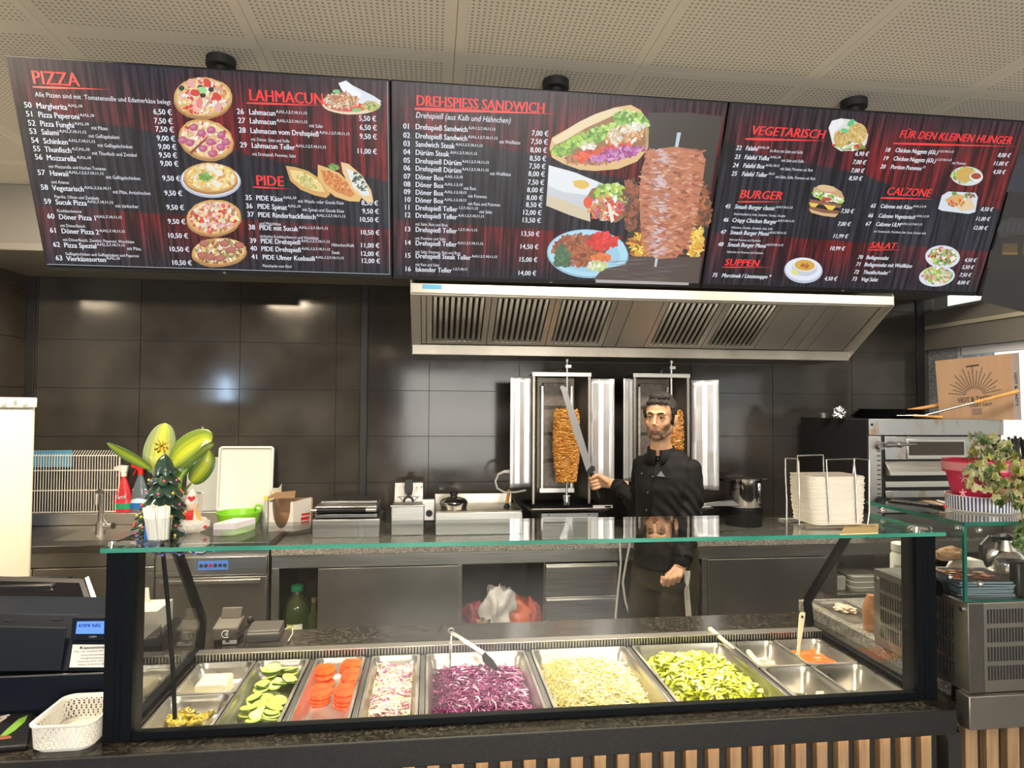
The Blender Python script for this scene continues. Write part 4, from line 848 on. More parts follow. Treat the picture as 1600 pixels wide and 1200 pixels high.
blob('red_bag', 'shiny red snack bag lying in the open cabinet', 'bag', (XC[4]+0.075, YC+0.12, 0.43), 0.085, mat('red_bag', (0.40, 0.01, 0.03), 0.22, col2=(0.05, 0.01, 0.02), scale=9), 0.4, 8, 4, (1, .8, 1.2))
blob('yellow_bag', 'yellow and black snack bag in front of the red bag', 'bag', (XC[4]+0.13, YC+0.07, 0.42), 0.05, mat('yellow_bag', (0.55, 0.38, 0.02), 0.22, col2=(0.03, 0.02, 0.02), scale=14), 0.4, 8, 6, (1.2, .7, 1.2))
# cables hanging off the counter
tag(MB().tube([(at(968,845,YC-0.05)), (at(970,880,YC-0.05)), (at(965,930,YC-0.05)), (at(962,960,YC-0.05)), at(961,1010,YC-0.05)], 0.006, 6).build('power_cable', M['white_plastic']), 'pale power cable hanging straight down beside the drawers', 'cable')
tag(MB().tube([(at(985,845,YC-0.06)), (at(978,880,YC-0.06)), (at(973,910,YC-0.06)), (at(977,940,YC-0.06)), at(988,975,YC-0.06), at(998,1020,YC-0.06)], 0.006, 6).build('power_cable', M['white_plastic']), 'pale power cable curving out behind the man', 'cable')

# ---- steel sink unit with dishwasher on the left
su = thing('sink_unit', 'dark steel sink counter with raised back edge beside the dishwasher', 'sink', (-1.6, YC, 0))
zs = 0.935; xs0 = XL+0.01
MB().box(xs0, xa-0.01, YC, YB-0.01, zs-0.035, zs).build('worktop', M['steel_dark'], su, bevel=0.003)
MB().box(xs0, xa-0.01, YB-0.11, YB-0.01, zs, zs+0.072).build('back_edge', M['steel_door'], su, bevel=0.004)
mb = MB(); loft(mb, [rr(-2.0, -1.55, YC+0.12, YC+0.45, 0.03, zs+0.001), rr(-1.97, -1.58, YC+0.15, YC+0.42, 0.03, zs+0.0005), rr(-1.95, -1.60, YC+0.17, YC+0.40, 0.03, zs+0.0003)], False, True); mb.build('basin', M['steel'], su)
for a, b2 in ((xs0, -2.03), (-2.025, -1.435)):
    MB().box(a, b2, YC+0.012, YC+0.03, 0.10, 0.815).build('door', M['steel_door'], su, bevel=0.003)
MB().box(xs0, -1.435, YC+0.014, YC+0.03, 0.820, zs-0.036).build('fascia', M['steel_door'], su, bevel=0.003)
MB().box(xs0, -1.43, YC+0.032, YB-0.05, 0.0, zs-0.04).build('carcass', M['steel_dark'], su)
fc = at(157, 835, YC+0.30); fc.z = zs
ft_ = thing('tap', 'tall black and chrome mixer tap standing by the sink', 'tap', fc)
MB().tube([fc, fc+Vector((0,0,0.22)), fc+Vector((0.004,-0.01,0.24)), fc+Vector((0.012,-0.05,0.248)), fc+Vector((0.018,-0.09,0.235)), fc+Vector((0.018,-0.095,0.18))], [0.016,0.013,0.013,0.012,0.011,0.011], 14).build('spout', M['steel'], ft_)
MB().cyl(fc, fc+Vector((0,0,0.07)), 0.026, 0.024, 20).build('body', M['steel'], ft_)
MB().cyl(fc+Vector((0.02,0,0.045)), fc+Vector((0.075,-0.02,0.05)), 0.020, 0.018, 20).build('valve', M['chrome'], ft_)
MB().tube([fc+Vector((0.05,-0.02,0.05)), fc+Vector((0.03,-0.03,0.09)), fc+Vector((0.02,-0.03,0.13))], 0.003, 6).build('lever', M['chrome'], ft_)
# dishwasher
dw = thing('dishwasher', 'under-counter steel dishwasher with blue reflected light painted on its control panel', 'dishwasher', (-1.12, YC, 0))
x0, x1 = -1.425, -0.855
MB().box(x0, x1, YC+0.02, YB-0.05, 0.02, zs-0.036).build('body', M['steel_door'], dw, bevel=0.003)
fpn = MB().box(x0+0.004, x1-0.004, YC-0.004, YC+0.019, 0.765, 0.862).build('control_panel', M['steel_h'], dw, bevel=0.003)
MB().box(X_(345, YC), X_(355, YC)+0.005, YC-0.006, YC-0.0045, 0.80, 0.835).build('display', mat('panel_blue', (0.03, 0.07, 0.22), 0.3), fpn)
MB().box(X_(310, YC, 885), X_(357, YC, 885), YC-0.0062, YC-0.0045, 0.795, 0.842).build('button_field', mat('panel_blue_reflection', (0.05, 0.12, 0.34), 0.3, emit=(0.15, 0.35, 0.9), estr=0.25), fpn)
for k in range(6): MB().cyl((X_(315+k*7.4, YC, 885), YC-0.009, 0.818), (X_(315+k*7.4, YC, 885), YC-0.006, 0.818), 0.010, seg=14).build('button', [M['steel_dark'], M['steel_dark'], mat('redbtn', (0.4, 0.03, 0.03), 0.3), M['steel_dark'], M['steel_dark'], M['steel_dark']][k], fpn)
dd = MB().box(x0+0.004, x1-0.004, YC-0.002, YC+0.019, 0.14, 0.755).build('door', M['steel_door'], dw, bevel=0.003)
MB().prism([(x0+0.03, YC-0.002, 0.752), (x0+0.03, YC-0.030, 0.745), (x0+0.03, YC-0.030, 0.728), (x0+0.03, YC-0.002, 0.715)], (1,0,0), x1-x0-0.06).build('handle', M['steel'], dd, bevel=0.002)
# weak blue glow of the button field stands in for reflected light

# ---------------------------------------------------------------- extractor hood
hd = thing('extractor_hood', 'wide steel extractor hood with slotted baffle filters over the grills', 'extractor hood', (1.2, 3.5, 2.0))
HX0, HX1, HY, HY2 = -0.111, 2.645, 3.50, 3.92
zA, zB, zC_, zD = 2.314, 2.263, 2.028, 1.972
MB().box(HX0, HX1, HY, HY+0.03, zB, zA).build('front_lip', M['hoodsteel'], hd, bevel=0.002)
mb = MB(); mb.box(HX0, HX1, HY2, HY2+0.05, zD, zC_); mb.box(HX0, HX1, HY2, YB-0.02, zD-0.003, zD+0.003); mb.build('grease_channel', M['cheek'], hd, bevel=0.002)
for xx in (HX0, HX1-0.004): MB().prism([(xx, HY, zA), (xx, HY, zB-0.004), (xx, HY2+0.01, zD), (xx, YB-0.02, zD), (xx, YB-0.02, 2.449), (xx, HY+0.1, 2.449)], (1,0,0), 0.004).build('end_panel', M['hoodsteel'], hd)
# sloping line from (HY+.03,zB) to (HY2,zC)
def hs(x, f_, off=0.0):
    a = Vector((x, HY+0.035, zB+0.002)); b_ = Vector((x, HY2+0.002, zC_)); n = Vector((0, -(zB-zC_), -(HY2-HY))).normalized()
    return a.lerp(b_, f_)+n*off
MB().prism([hs(HX0+0.004, 0, -0.03), hs(HX1-0.004, 0, -0.03), hs(HX1-0.004, 1, -0.03), hs(HX0+0.004, 1, -0.03)], hs(0,0,-1)-hs(0,0,0), 0.004).build('slope_back', M['steel_dark'], hd)
def hx(px, top=True):
    # world x of a photo column on the slope's upper / lower edge
    return at(px, 470 if top else 537, HY+0.035 if top else HY2).x
MB().box(HX0+0.004, HX1-0.004, HY+0.03, HY+0.075, zB-0.006, zB).build('lip_return', M['hoodsteel'], hd)
fil = [(X_(666, HY+0.04, 465), X_(769, HY+0.04, 467)), (X_(769, HY+0.04, 467), X_(870, HY+0.04, 469)), (X_(870, HY+0.04, 469), X_(968, HY+0.04, 471)), (X_(1039, HY+0.04, 473), X_(1136, HY+0.04, 475)), (X_(1136, HY+0.04, 475), X_(1226, HY+0.04, 477))]
pln = [(HX0+0.055, fil[0][0]), (fil[2][1], X_(991, HY+0.04, 472)), (X_(991, HY+0.04, 472), fil[3][0]), (fil[4][1], X_(1274, HY+0.04, 478)), (X_(1274, HY+0.04, 478), X_(1297, HY+0.04, 478)), (X_(1297, HY+0.04, 478), X_(1318, HY+0.04, 478)), (X_(1318, HY+0.04, 478), HX1-0.05)]
nrm = hs(0, 0, 1)-hs(0, 0, 0)
for a, b_ in pln: MB().prism([hs(a+0.002, 0.02), hs(b_-0.002, 0.02), hs(b_-0.002, 0.98), hs(a+0.002, 0.98)], nrm, -0.012).build('blank_panel', M['hoodsteel'], hd, bevel=0.001)
for a, b_ in ((HX0+0.004, HX0+0.053), (HX1-0.048, HX1-0.004)): MB().prism([hs(a, 0), hs(b_, 0), hs(b_, 1), hs(a, 1)], nrm, 0.004).build('side_rail', M['hoodsteel'], hd)
for fi, (a, b_) in enumerate(fil):
    mb = MB(); fw = 0.030; a += 0.002; b_ -= 0.002
    fo = None
    for x0_, x1_, f0, f1 in ((a, a+fw, 0.02, 0.98), (b_-fw, b_, 0.02, 0.98), (a+fw, b_-fw, 0.02, 0.05), (a+fw, b_-fw, 0.92, 0.98)):
        mb.prism([hs(x0_, f0), hs(x1_, f0), hs(x1_, f1), hs(x0_, f1)], nrm, -0.020)
    fo = mb.build('baffle_filter', M['hoodsteel'], hd, bevel=0.001)
    n = 9; pw = (b_-a-2*fw)/n
    for k in range(n):
        c0 = a+fw+pw*(k+0.5); mb = MB(); ring = []
        for f_ in (0.05, 0.92):
            ring.append([hs(c0+pw*0.30*math.cos(t9), f_, -0.010+0.012*math.sin(t9)) for t9 in [PI*j/6 for j in range(7)]])
        loft(mb, ring, closed=False); mb.build('baffle', M['hoodsteel'], fo, solid=0.001)
    MB().prism([hs(a+fw, 0.05, -0.019), hs(b_-fw, 0.05, -0.019), hs(b_-fw, 0.92, -0.019), hs(a+fw, 0.92, -0.019)], nrm, -0.002).build('slot_back', M['blackmat'], fo)
stk = MB().box(X_(660, HY, 447), X_(690, HY, 449), HY-0.0012, HY-0.0003, zA-0.030, zA-0.006).build('sticker', mat('blue_sticker', (0.10, 0.38, 0.62), 0.4), hd)
# ================================================================ PANS AND FOOD IN THE CASE
rf = random.Random(11)
PYB, PYM, PYF = 2.096, 1.872, 1.668
def pan(x0, x1, y0, y1, depth, label, group='steel food pans', steps=False):
    x0 += 0.0015; x1 -= 0.0015; y0 += 0.001; y1 -= 0.001
    t_ = thing('food_pan', label, 'food pan', ((x0+x1)/2, (y0+y1)/2, ZT), group)
    zt = ZT+0.0045; fl = 0.007; r = 0.022; mb = MB()
    rings = [rr(x0, x1, y0, y1, 0.010, zt-0.004), rr(x0, x1, y0, y1, 0.010, zt), rr(x0+fl, x1-fl, y0+fl, y1-fl, r, zt+0.0008)]
    i = fl+0.002
    rings += [rr(x0+i, x1-i, y0+i, y1-i, r, zt-0.004)]
    rings += [rr(x0+i+0.001, x1-i-0.001, y0+i+0.001, y1-i-0.001, r, zt-0.014), rr(x0+i+0.0045, x1-i-0.0045, y0+i+0.0045, y1-i-0.0045, r, zt-0.017)]
    b_ = i+0.011
    rings += [rr(x0+b_, x1-b_, y0+b_, y1-b_, r*0.9, zt-depth+0.010), rr(x0+b_+0.008, x1-b_-0.008, y0+b_+0.008, y1-b_-0.008, r*0.7, zt-depth)]
    loft(mb, rings, False, True); mb.build('pan_shell', M['pan'], t_, angle=50)
    return (x0+b_+0.004, x1-b_-0.004, y0+b_+0.004, y1-b_-0.004, zt-depth+0.001)
D1, D2 = 0.050, 0.078
g = 0.008
P_feta = pan(XD[0], XD[1], PYM, PYB, D1, 'small steel pan holding the block of white cheese')
P_gher = pan(XD[0], XD[1], PYF, PYM, D1, 'small steel pan of pickled pepper rings in front of the cheese pan')
P_cuc = pan(XD[1], XD[2]-g, PYF, PYB, 0.045, 'narrow steel pan of cucumber slices')
P_tom = pan(XD[2]+g, XD[3]-g, PYF, PYB, 0.045, 'narrow steel pan of tomato slices')
P_on = pan(XD[3]+g, XD[4]-g, PYF, PYB, 0.050, 'narrow steel pan of sliced onions')
P_cab = pan(XD[4]+g, XD[5]-g, PYF, PYB, D2, 'wide steel pan of shredded red cabbage')
P_wht = pan(XD[5]+g, XD[6]-g, PYF, PYB, D2, 'wide steel pan of shredded white cabbage')
P_let = pan(XD[6]+g, XD[7]-g, PYF, PYB, D2, 'wide steel pan of chopped lettuce')
P_s1 = pan(XD[7]+g, XD[8], PYM+0.01, PYB, D2, 'small steel pan of white grated filling behind the empty pan')
P_s2 = pan(XD[7]+g, XD[8], PYF, PYM+0.01, D2, 'small nearly empty steel pan with white smears on its side')
P_s3 = pan(XD[8], XD[9], PYM+0.01, PYB, D2, 'small steel pan of orange red sauce')
P_s4 = pan(XD[8], XD[9], PYF, PYM+0.01, D2, 'small steel pan with a thin rest of white sauce')

# feta block
fx0, fx1, fy0, fy1 = -0.640, -0.560, 1.945, 2.030
mb = MB(); loft(mb, [rr(fx0, fx1, fy0, fy1, 0.005, P_feta[4]), rr(fx0-0.001, fx1+0.001, fy0-0.001, fy1+0.001, 0.005, P_feta[4]+0.036), rr(fx0+0.002, fx1-0.002, fy0+0.002, fy1-0.002, 0.004, P_feta[4]+0.041)], True, True)
tag(mb.build('cheese_block', mat('feta', (0.70, 0.66, 0.50), 0.5, col2=(0.62, 0.57, 0.40), scale=30, bump=0.3, bscale=60)), 'block of white cheese in its small steel pan', 'cheese')
# cucumber slices
CUCM = mat('cucumber', (1, 1, 1), 0.28, attr=True, bump=0.1, bscale=120)
def cuc_mb(r, th):
    mb = MB(); seg = 20
    sk = (0.06, 0.14, 0.015); rim_ = (0.36, 0.46, 0.08); fl = (0.54, 0.58, 0.15); sd = (0.46, 0.50, 0.12)
    R = [0, 0.45, 0.86, 1.0]
    for z, up in ((th, 1), (0, -1)):
        pr = None
        for j, q in enumerate(R):
            ring = [(r*q*math.cos(2*PI*k/seg), r*q*math.sin(2*PI*k/seg), z-(0.0008 if q == 1.0 and up > 0 else 0)) for k in range(seg)] if q else [(0, 0, z)]*seg
            if pr: 
                for k in range(seg): mb.add([pr[k], pr[(k+1) % seg], ring[(k+1) % seg], ring[k]] if q > 0.5 else [pr[k], ring[(k+1) % seg], ring[k]], [(0,1,2,3)] if q > 0.5 else [(0,1,2)], sd if j == 1 else (fl if j == 2 else rim_))
            pr = ring
    for k in range(seg):
        a, b_ = 2*PI*k/seg, 2*PI*(k+1)/seg
        mb.add([(r*math.cos(a), r*math.sin(a), 0), (r*math.cos(b_), r*math.sin(b_), 0), (r*math.cos(b_), r*math.sin(b_), th-0.0008), (r*math.cos(a), r*math.sin(a), th-0.0008)], [(0,1,2,3)], sk)
    return mb
def orient(o, loc, tilt, az, spin=0):
    o.location = loc; o.rotation_mode = 'XYZ'
    m3 = Matrix.Rotation(az, 3, 'Z') @ Matrix.Rotation(tilt, 3, 'X') @ Matrix.Rotation(spin, 3, 'Z'); o.rotation_euler = m3.to_euler()
zc = P_cuc[4]
cuc0 = cuc_mb(0.0225, 0.0060).build('cucumber_slice', CUCM, angle=30)
cpx = [(440,1036),(447,1044),(425,1048),(428,1043),(463,1033),(452,1027),(475,1045),(465,1052),(452,1054),(436,1052),(421,1058),(437,1068),(430,1068),(456,1060),(412,1046),(398,1069),(406,1066),(402,1077),(396,1073),(394,1089),(413,1089),(397,1097),(408,1101),(388,1106),(425,1095),(437,1094),(442,1096),(434,1104),(387,1117),(404,1117),(425,1116),(426,1112),(396,1125),(430,1122),(450,1066),(470,1058)]
for i, (x, y) in enumerate(cpx):
    o = cuc0 if i == 0 else cuc0.copy()
    if i: COL.objects.link(o)
    lay = 0.0045*(1+(i % 4))+(0.012 if y < 1050 else 0.0)
    p_ = atz(x, y, zc+lay+0.006)
    p_.x = min(max(p_.x, P_cuc[0]+0.02), P_cuc[1]-0.02)
    orient(o, (p_.x, p_.y, zc+lay+0.002), rf.uniform(0.05, 0.42), rf.uniform(0, 6.28)); sc0 = rf.uniform(0.86, 1.1); o.scale = (sc0, sc0, 1)
    tag(o, 'pale green cucumber slice with dark skin lying in the cucumber pan', 'cucumber slice', 'cucumber slices in their pan')
# tomato slices: loose stacks
def tom_mb(r, th):
    mb = MB(); mb.lathe((0,0,0), [(r*0.93, 0), (r, th*0.3), (r, th*0.7), (r*0.94, th)], 22, cap=True); return mb
TOMM = mat('tomato', (0.78, 0.055, 0.012), 0.18, 0.0, col2=(0.86, 0.12, 0.02), scale=60, coat=0.4, sss=0.1)
tom0 = tom_mb(0.0325, 0.006).build('tomato_slice', TOMM)
zt_ = P_tom[4]
tpx = [(510,1050,3),(534,1042,3),(552,1038,2),(513,1055,1),(548,1052,4),(538,1060,5),(560,1060,1),(503,1080,2),(533,1083,2),(560,1046,2)]
idx = 0
cols = [(-0.305,2.010,6),(-0.225,2.035,7),(-0.215,1.965,6),(-0.300,1.905,4),(-0.225,1.880,5)]
for (cx, cy, n) in cols:
    for k in range(n):
        o = tom0 if idx == 0 else tom0.copy()
        if idx: COL.objects.link(o)
        idx += 1
        orient(o, (cx+rf.uniform(-.006,.006), cy+0.011*k*0.75-0.016, zt_+0.003+0.0050*k), 0.18+rf.uniform(-.05,.08), rf.uniform(-.3,.3))
        tag(o, 'red tomato slice, %s from the bottom of the %s' % (['first','second','third','fourth','fifth','sixth','seventh'][k], ['back left stack','back right stack','middle right stack','front left stack','front right stack'][cols.index((cx,cy,n))]), 'tomato slice', 'tomato slices in their pan')
# pickled pepper rings
PEP = mat('pickle', (0.42, 0.33, 0.03), 0.22, col2=(0.55, 0.45, 0.06), scale=60, coat=0.4)
def ringm(r):
    mb = MB(); mb.tube([(r*math.cos(2*PI*k/14), r*math.sin(2*PI*k/14)*0.9, 0.0035+0.001*math.sin(3*2*PI*k/14)) for k in range(14)], 0.0038, 7, closed=True)
    mb.ball((0.0, 0.0, 0.003), 0.0045, 8, 5); mb.add([(r*0.9*math.cos(2*PI*k/10), r*0.8*math.sin(2*PI*k/10), 0.002) for k in range(10)], [tuple(range(10))])
    return mb
pr0 = ringm(0.0105).build('pickled_pepper_ring', PEP)
gpx = [(300,1106),(310,1110),(320,1104),(296,1112),(288,1120),(270,1121),(275,1127),(283,1132),(292,1128),(300,1133),(306,1126),(312,1122),(320,1118),(328,1113),(316,1104),(268,1131),(272,1136),(290,1118),(286,1114),(262,1124),(258,1130),(280,1122),(298,1121),(318,1124),(308,1131),(326,1108)]
for i, (x, y) in enumerate(gpx):
    o = pr0 if i == 0 else pr0.copy()
    if i: COL.objects.link(o)
    z = P_gher[4]+0.003+0.004*(i % 4); p_ = atz(x, y, z)
    orient(o, (p_.x, p_.y, z), rf.uniform(0, 0.8), rf.uniform(0, 6.28)); tag(o, 'olive yellow pickled pepper ring heaped in the small front pan', 'pepper ring', 'pickled pepper rings in their pan')

# heaps of shreds
def heap_h(P_, peak, x, y, sx=1.0, fx=0.5, fy=0.5, p=2.6):
    u = (x-P_[0])/(P_[1]-P_[0]); v = (y-P_[2])/(P_[3]-P_[2])
    du = abs(u-fx)/(fx if u < fx else 1-fx); dv = abs(v-fy)/(fy if v < fy else 1-fy)
    return peak*max(0.0, 1-du**p)*max(0.0, 1-dv**p)
def shreds(name, label, cat, P_, peak, n, pal, L_, r, m_, mound_col, fx=0.5, fy=0.5, seg=5, flat=0.35, curl=1.2, ribbon=0.0, cut=0.0, thick=3, p=2.6, base=True, rmin=0.0):
    mb = MB()
    if base:
        NX, NY = 26, 34; vs = []
        for j in range(NY+1):
            for i in range(NX+1):
                x = P_[0]+(P_[1]-P_[0])*i/NX; y = P_[2]+(P_[3]-P_[2])*j/NY
                h = heap_h(P_, peak, x, y, fx=fx, fy=fy, p=p)
                vs.append((x, y, P_[4]-0.002+h*0.86+(0.004*noise.noise(Vector((x*60, y*60, 0))) if h > 0.01 else 0)))
        mb.add(vs, [(j*(NX+1)+i, j*(NX+1)+i+1, (j+1)*(NX+1)+i+1, (j+1)*(NX+1)+i) for j in range(NY) for i in range(NX)], mound_col)
    for _ in range(n):
        for _t in range(8):
            x = rf.uniform(P_[0]+0.006, P_[1]-0.006); y = rf.uniform(P_[2]+0.004, P_[3]-0.006); h = heap_h(P_, peak, x, y, fx=fx, fy=fy, p=p)
            if h > peak*rmin+rf.random()*peak*cut: break
        a = rf.uniform(0, 2*PI); l = L_*rf.uniform(0.5, 1.3); k_ = curl*rf.uniform(-1, 1); pts = []
        z = P_[4]+h*rf.uniform(0.86, 1.0)+rf.uniform(0.0, 0.006); pz_ = rf.uniform(-flat, flat)*l; q = Vector((x, y, z))
        for s_ in range(seg+1):
            t9 = s_/seg-0.5; an = a+k_*t9*2.2
            if s_: q = q+Vector((math.cos(an), math.sin(an), 0))*(l/seg)
            zz = q.z+pz_*t9+0.25*l*flat*math.cos(t9*PI)
            pts.append((min(max(q.x, P_[0]-0.002), P_[1]+0.002), min(max(q.y, P_[2]-0.002), P_[3]+0.004), max(zz, P_[4]+0.001)))
        c = rf.choice(pal); j_ = rf.uniform(0.8, 1.2); c = tuple(min(1, v*j_) for v in c)
        if ribbon:
            w = ribbon*rf.uniform(0.5, 1.3); tw = rf.uniform(-1.2, 1.2); vs = []
            for s_, p_ in enumerate(pts):
                p_ = Vector(p_); an = a+k_*(s_/seg-0.5)*2.2+PI/2; ta = tw*(s_/seg-0.5)*2
                d = Vector((math.cos(an)*math.cos(ta), math.sin(an)*math.cos(ta), math.sin(ta)))*w/2*(0.6+0.4*math.sin(PI*(s_+0.5)/(seg+1)))
                vs += [p_-d+Vector((0,0,0.001)), p_+d+Vector((0,0,0.001))]
            mb.add(vs, [(2*i, 2*i+2, 2*i+3, 2*i+1) for i in range(seg)], c)
        else: mb.tube(pts, r*rf.uniform(0.7, 1.3), thick, col=c)
    o = mb.build(name, m_, angle=70); return tag(o, label, cat, kind='stuff')
SH = mat('shreds', (1, 1, 1), 0.42, attr=True)
SHG = mat('shreds_wet', (1, 1, 1), 0.25, attr=True, coat=0.3)
shreds('shredded_red_cabbage', 'heap of shredded purple cabbage under the tongs', 'cabbage', P_cab, 0.066, 2600, [(0.16,0.012,0.10),(0.24,0.02,0.15),(0.36,0.07,0.22),(0.10,0.008,0.065),(0.44,0.16,0.27),(0.20,0.015,0.13)], 0.034, 0.0017, SHG, (0.08, 0.008, 0.05), 0.5, 0.46, p=6)
shreds('shredded_white_cabbage', 'heap of pale shredded cabbage in the wide pan beside the purple cabbage', 'cabbage', P_wht, 0.074, 2800, [(0.80,0.74,0.34),(0.86,0.80,0.46),(0.76,0.68,0.26),(0.88,0.85,0.58),(0.70,0.62,0.24)], 0.034, 0.0014, SH, (0.52, 0.47, 0.20), 0.47, 0.55, p=5)
shreds('chopped_lettuce', 'heap of bright yellow green chopped lettuce', 'lettuce', P_let, 0.080, 2100, [(0.56,0.62,0.03),(0.70,0.74,0.08),(0.44,0.52,0.02),(0.78,0.80,0.22),(0.60,0.68,0.04),(0.80,0.82,0.36)], 0.032, 0.002, mat('lettuce', (1,1,1), 0.35, attr=True), (0.34, 0.42, 0.03), 0.46, 0.48, ribbon=0.013, curl=1.5, flat=0.6, p=5)
shreds('sliced_onions', 'layer of cream and violet sliced onion rings in the narrow pan', 'onions', P_on, 0.034, 560, [(0.80,0.76,0.52),(0.84,0.80,0.62),(0.72,0.66,0.42),(0.62,0.34,0.42),(0.78,0.72,0.50),(0.40,0.12,0.24)], 0.060, 0.0019, mat('onion', (1,1,1), 0.28, attr=True, coat=0.3), (0.62, 0.52, 0.32), 0.5, 0.56, seg=9, curl=2.4, flat=0.12, thick=5, p=8)
shreds('shredded_filling', 'white crumbly filling in the small back pan', 'filling', P_s1, 0.048, 420, [(0.74,0.70,0.56),(0.80,0.77,0.66),(0.66,0.60,0.45)], 0.012, 0.0015, SH, (0.60, 0.55, 0.42), 0.45, 0.5, p=3)
# sauces
def sauce(name, label, P_, h, m_, amp=0.006):
    NX = 24; vs = []; mb = MB()
    for j in range(NX+1):
        for i in range(NX+1):
            u, v = i/NX, j/NX; x = P_[0]-0.002+(P_[1]-P_[0]+0.004)*u; y = P_[2]-0.002+(P_[3]-P_[2]+0.004)*v
            vs.append((x, y, P_[4]+h+amp*noise.noise(Vector((x*38, y*38, h*50)))))
    mb.add(vs, [(j*(NX+1)+i, j*(NX+1)+i+1, (j+1)*(NX+1)+i+1, (j+1)*(NX+1)+i) for j in range(NX) for i in range(NX)])
    return tag(mb.build(name, m_, angle=80), label, 'sauce', kind='stuff')
sauce('tomato_sauce', 'thick orange red sauce with a pale spatula standing in it', P_s3, 0.048, mat('sauce', (0.48, 0.10, 0.012), 0.2, col2=(0.58, 0.16, 0.02), scale=40, coat=0.3), 0.009)
def smear(name, label, P_, pts, m_):
    mb = MB(); 
    for (x0, y0, z0, x1, y1, z1, w) in pts: mb.tube([(x0,y0,z0), ((x0+x1)/2, (y0+y1)/2, (z0+z1)/2+0.001), (x1,y1,z1)], [w, w*1.6, w*0.5], 7)
    return tag(mb.build(name, m_), label, 'sauce', kind='stuff')
WS = mat('white_sauce', (0.80, 0.78, 0.68), 0.25)
x1 = P_s2[1]
smear('sauce_smear', 'white sauce smeared down the wall of the nearly empty pan', P_s2, [(x1+0.004, 1.80-0.012*k, P_s2[4]+0.035+0.006*((k*7) % 3), x1-0.006, 1.785-0.012*k, P_s2[4]+0.004, 0.004) for k in range(7)], WS)
sauce('white_sauce', 'shallow rest of white sauce in the pan nearest the front right corner', (P_s4[0]+0.02, P_s4[1]-0.03, P_s4[2]+0.01, P_s4[3]-0.06, P_s4[4]), 0.003, WS, 0.004)
sauce('white_sauce', 'shallow white rest at the bottom of the pan with smeared walls', (P_s2[0]+0.02, P_s2[1]-0.01, P_s2[2]+0.01, P_s2[3]-0.09, P_s2[4]), 0.003, WS, 0.004)

# spoons
HND = mat('pale_handle', (0.80, 0.72, 0.46), 0.4)
def spoon(name, label, top, low, w=0.012, blade=0.0, hole=False):
    t_ = thing(name, label, 'spoon', low); d = (Vector(top)-Vector(low)); 
    mb = MB(); mb.tube([low, Vector(low)+d*0.5, Vector(low)+d*0.97, top], [w*0.36, w*0.44, w*0.55, w*0.42], 10); mb.build('handle', HND, t_)
    return t_
def P(v): return Vector(v)
a, b_ = at(1108, 982, 2.14), at(1156, 1022, 2.03); spoon('serving_spoon', 'pale plastic spoon handle leaning between lettuce and back filling pan', a, b_, 0.016)
MB().ball(b_+Vector((0.012, -0.012, -0.028)), 0.020, 14, 8, sc=(1, 1.2, 0.35)).build('bowl', HND, [o for o in COL.objects if o.name == 'serving_spoon'][0])
a, b_ = at(1169, 1018, 2.06), at(1207, 1062, 1.86); s9 = spoon('serving_spoon', 'pale plastic spoon handle leaning out of the nearly empty pan', a, b_, 0.016)
MB().ball(b_+Vector((0.012, -0.012, -0.028)), 0.020, 14, 8, sc=(1, 1.2, 0.35)).build('bowl', HND, s9)
# spatula in the orange sauce
lo_, hi_ = at(1246, 1026, 1.985), at(1253, 962, 2.03)
sp_ = thing('spatula', 'pale yellow spatula with a hanging hole standing in the orange sauce', 'spatula', lo_)
dz = (hi_-lo_).normalized(); wx = Vector((1, 0, 0))
prof = [(-0.035, 0.017), (-0.008, 0.017), (0.004, 0.0055), (0.04, 0.0055), (0.08, 0.0085), (0.130, 0.0105), (0.139, 0.008)]
mb = MB(); vs = [lo_+dz*h-wx*w for h, w in prof]+[lo_+dz*h+wx*w for h, w in reversed(prof)]
mb.prism(vs, wx.cross(dz), 0.003); mb.build('blade', HND, sp_, bevel=0.0008)
ho = lo_+dz*0.124-wx.cross(dz)*0.0006; MB().cyl(ho, ho+wx.cross(dz)*0.004, 0.0045, seg=14).build('hanging_hole', M['black'], sp_)
# tongs on the red cabbage
tg = thing('tongs', 'steel kitchen tongs with black tips resting on the purple cabbage', 'tongs', at(706, 1000, 2.08))
hinge = at(705, 988, 2.10); l1 = at(703, 1050, 1.99); l2 = at(778, 1046, 1.93); mid = at(756, 1022, 2.0)
mb = MB(); mb.bar(hinge, l1, 0.012, 0.006, up=(1,0,0.2)); mb.build('arm', M['chrome'], tg, bevel=0.001)
mb = MB(); mb.bar(hinge, mid, 0.014, 0.006, up=(0,-0.6,1)); mb.build('arm', M['chrome'], tg, bevel=0.001)
d = (l2-mid).normalized(); sd = Vector((0.4, 0.3, 0.8)).normalized(); sd = (sd-d*sd.dot(d)).normalized()
q = [mid-sd*0.007, mid+d*0.018-sd*0.016, mid+d*0.045-sd*0.015, l2-sd*0.006, l2+sd*0.005, mid+d*0.045+sd*0.010, mid+d*0.018+sd*0.008, mid+sd*0.007]
MB().prism(q, d.cross(sd), 0.005).build('black_tip', M['black'], tg, bevel=0.001)
MB().bar(l1+Vector((0,0,0.012)), l1-Vector((0,0.002,0.012)), 0.016, 0.006, up=(1,0,0)).build('black_tip', M['black'], tg, bevel=0.001)
MB().tube([hinge+Vector((0.009*math.cos(t9), 0, 0.006+0.007*math.sin(t9))) for t9 in [2*PI*k/14 for k in range(14)]], 0.0022, 6, closed=True).build('hinge_ring', M['steel'], tg)

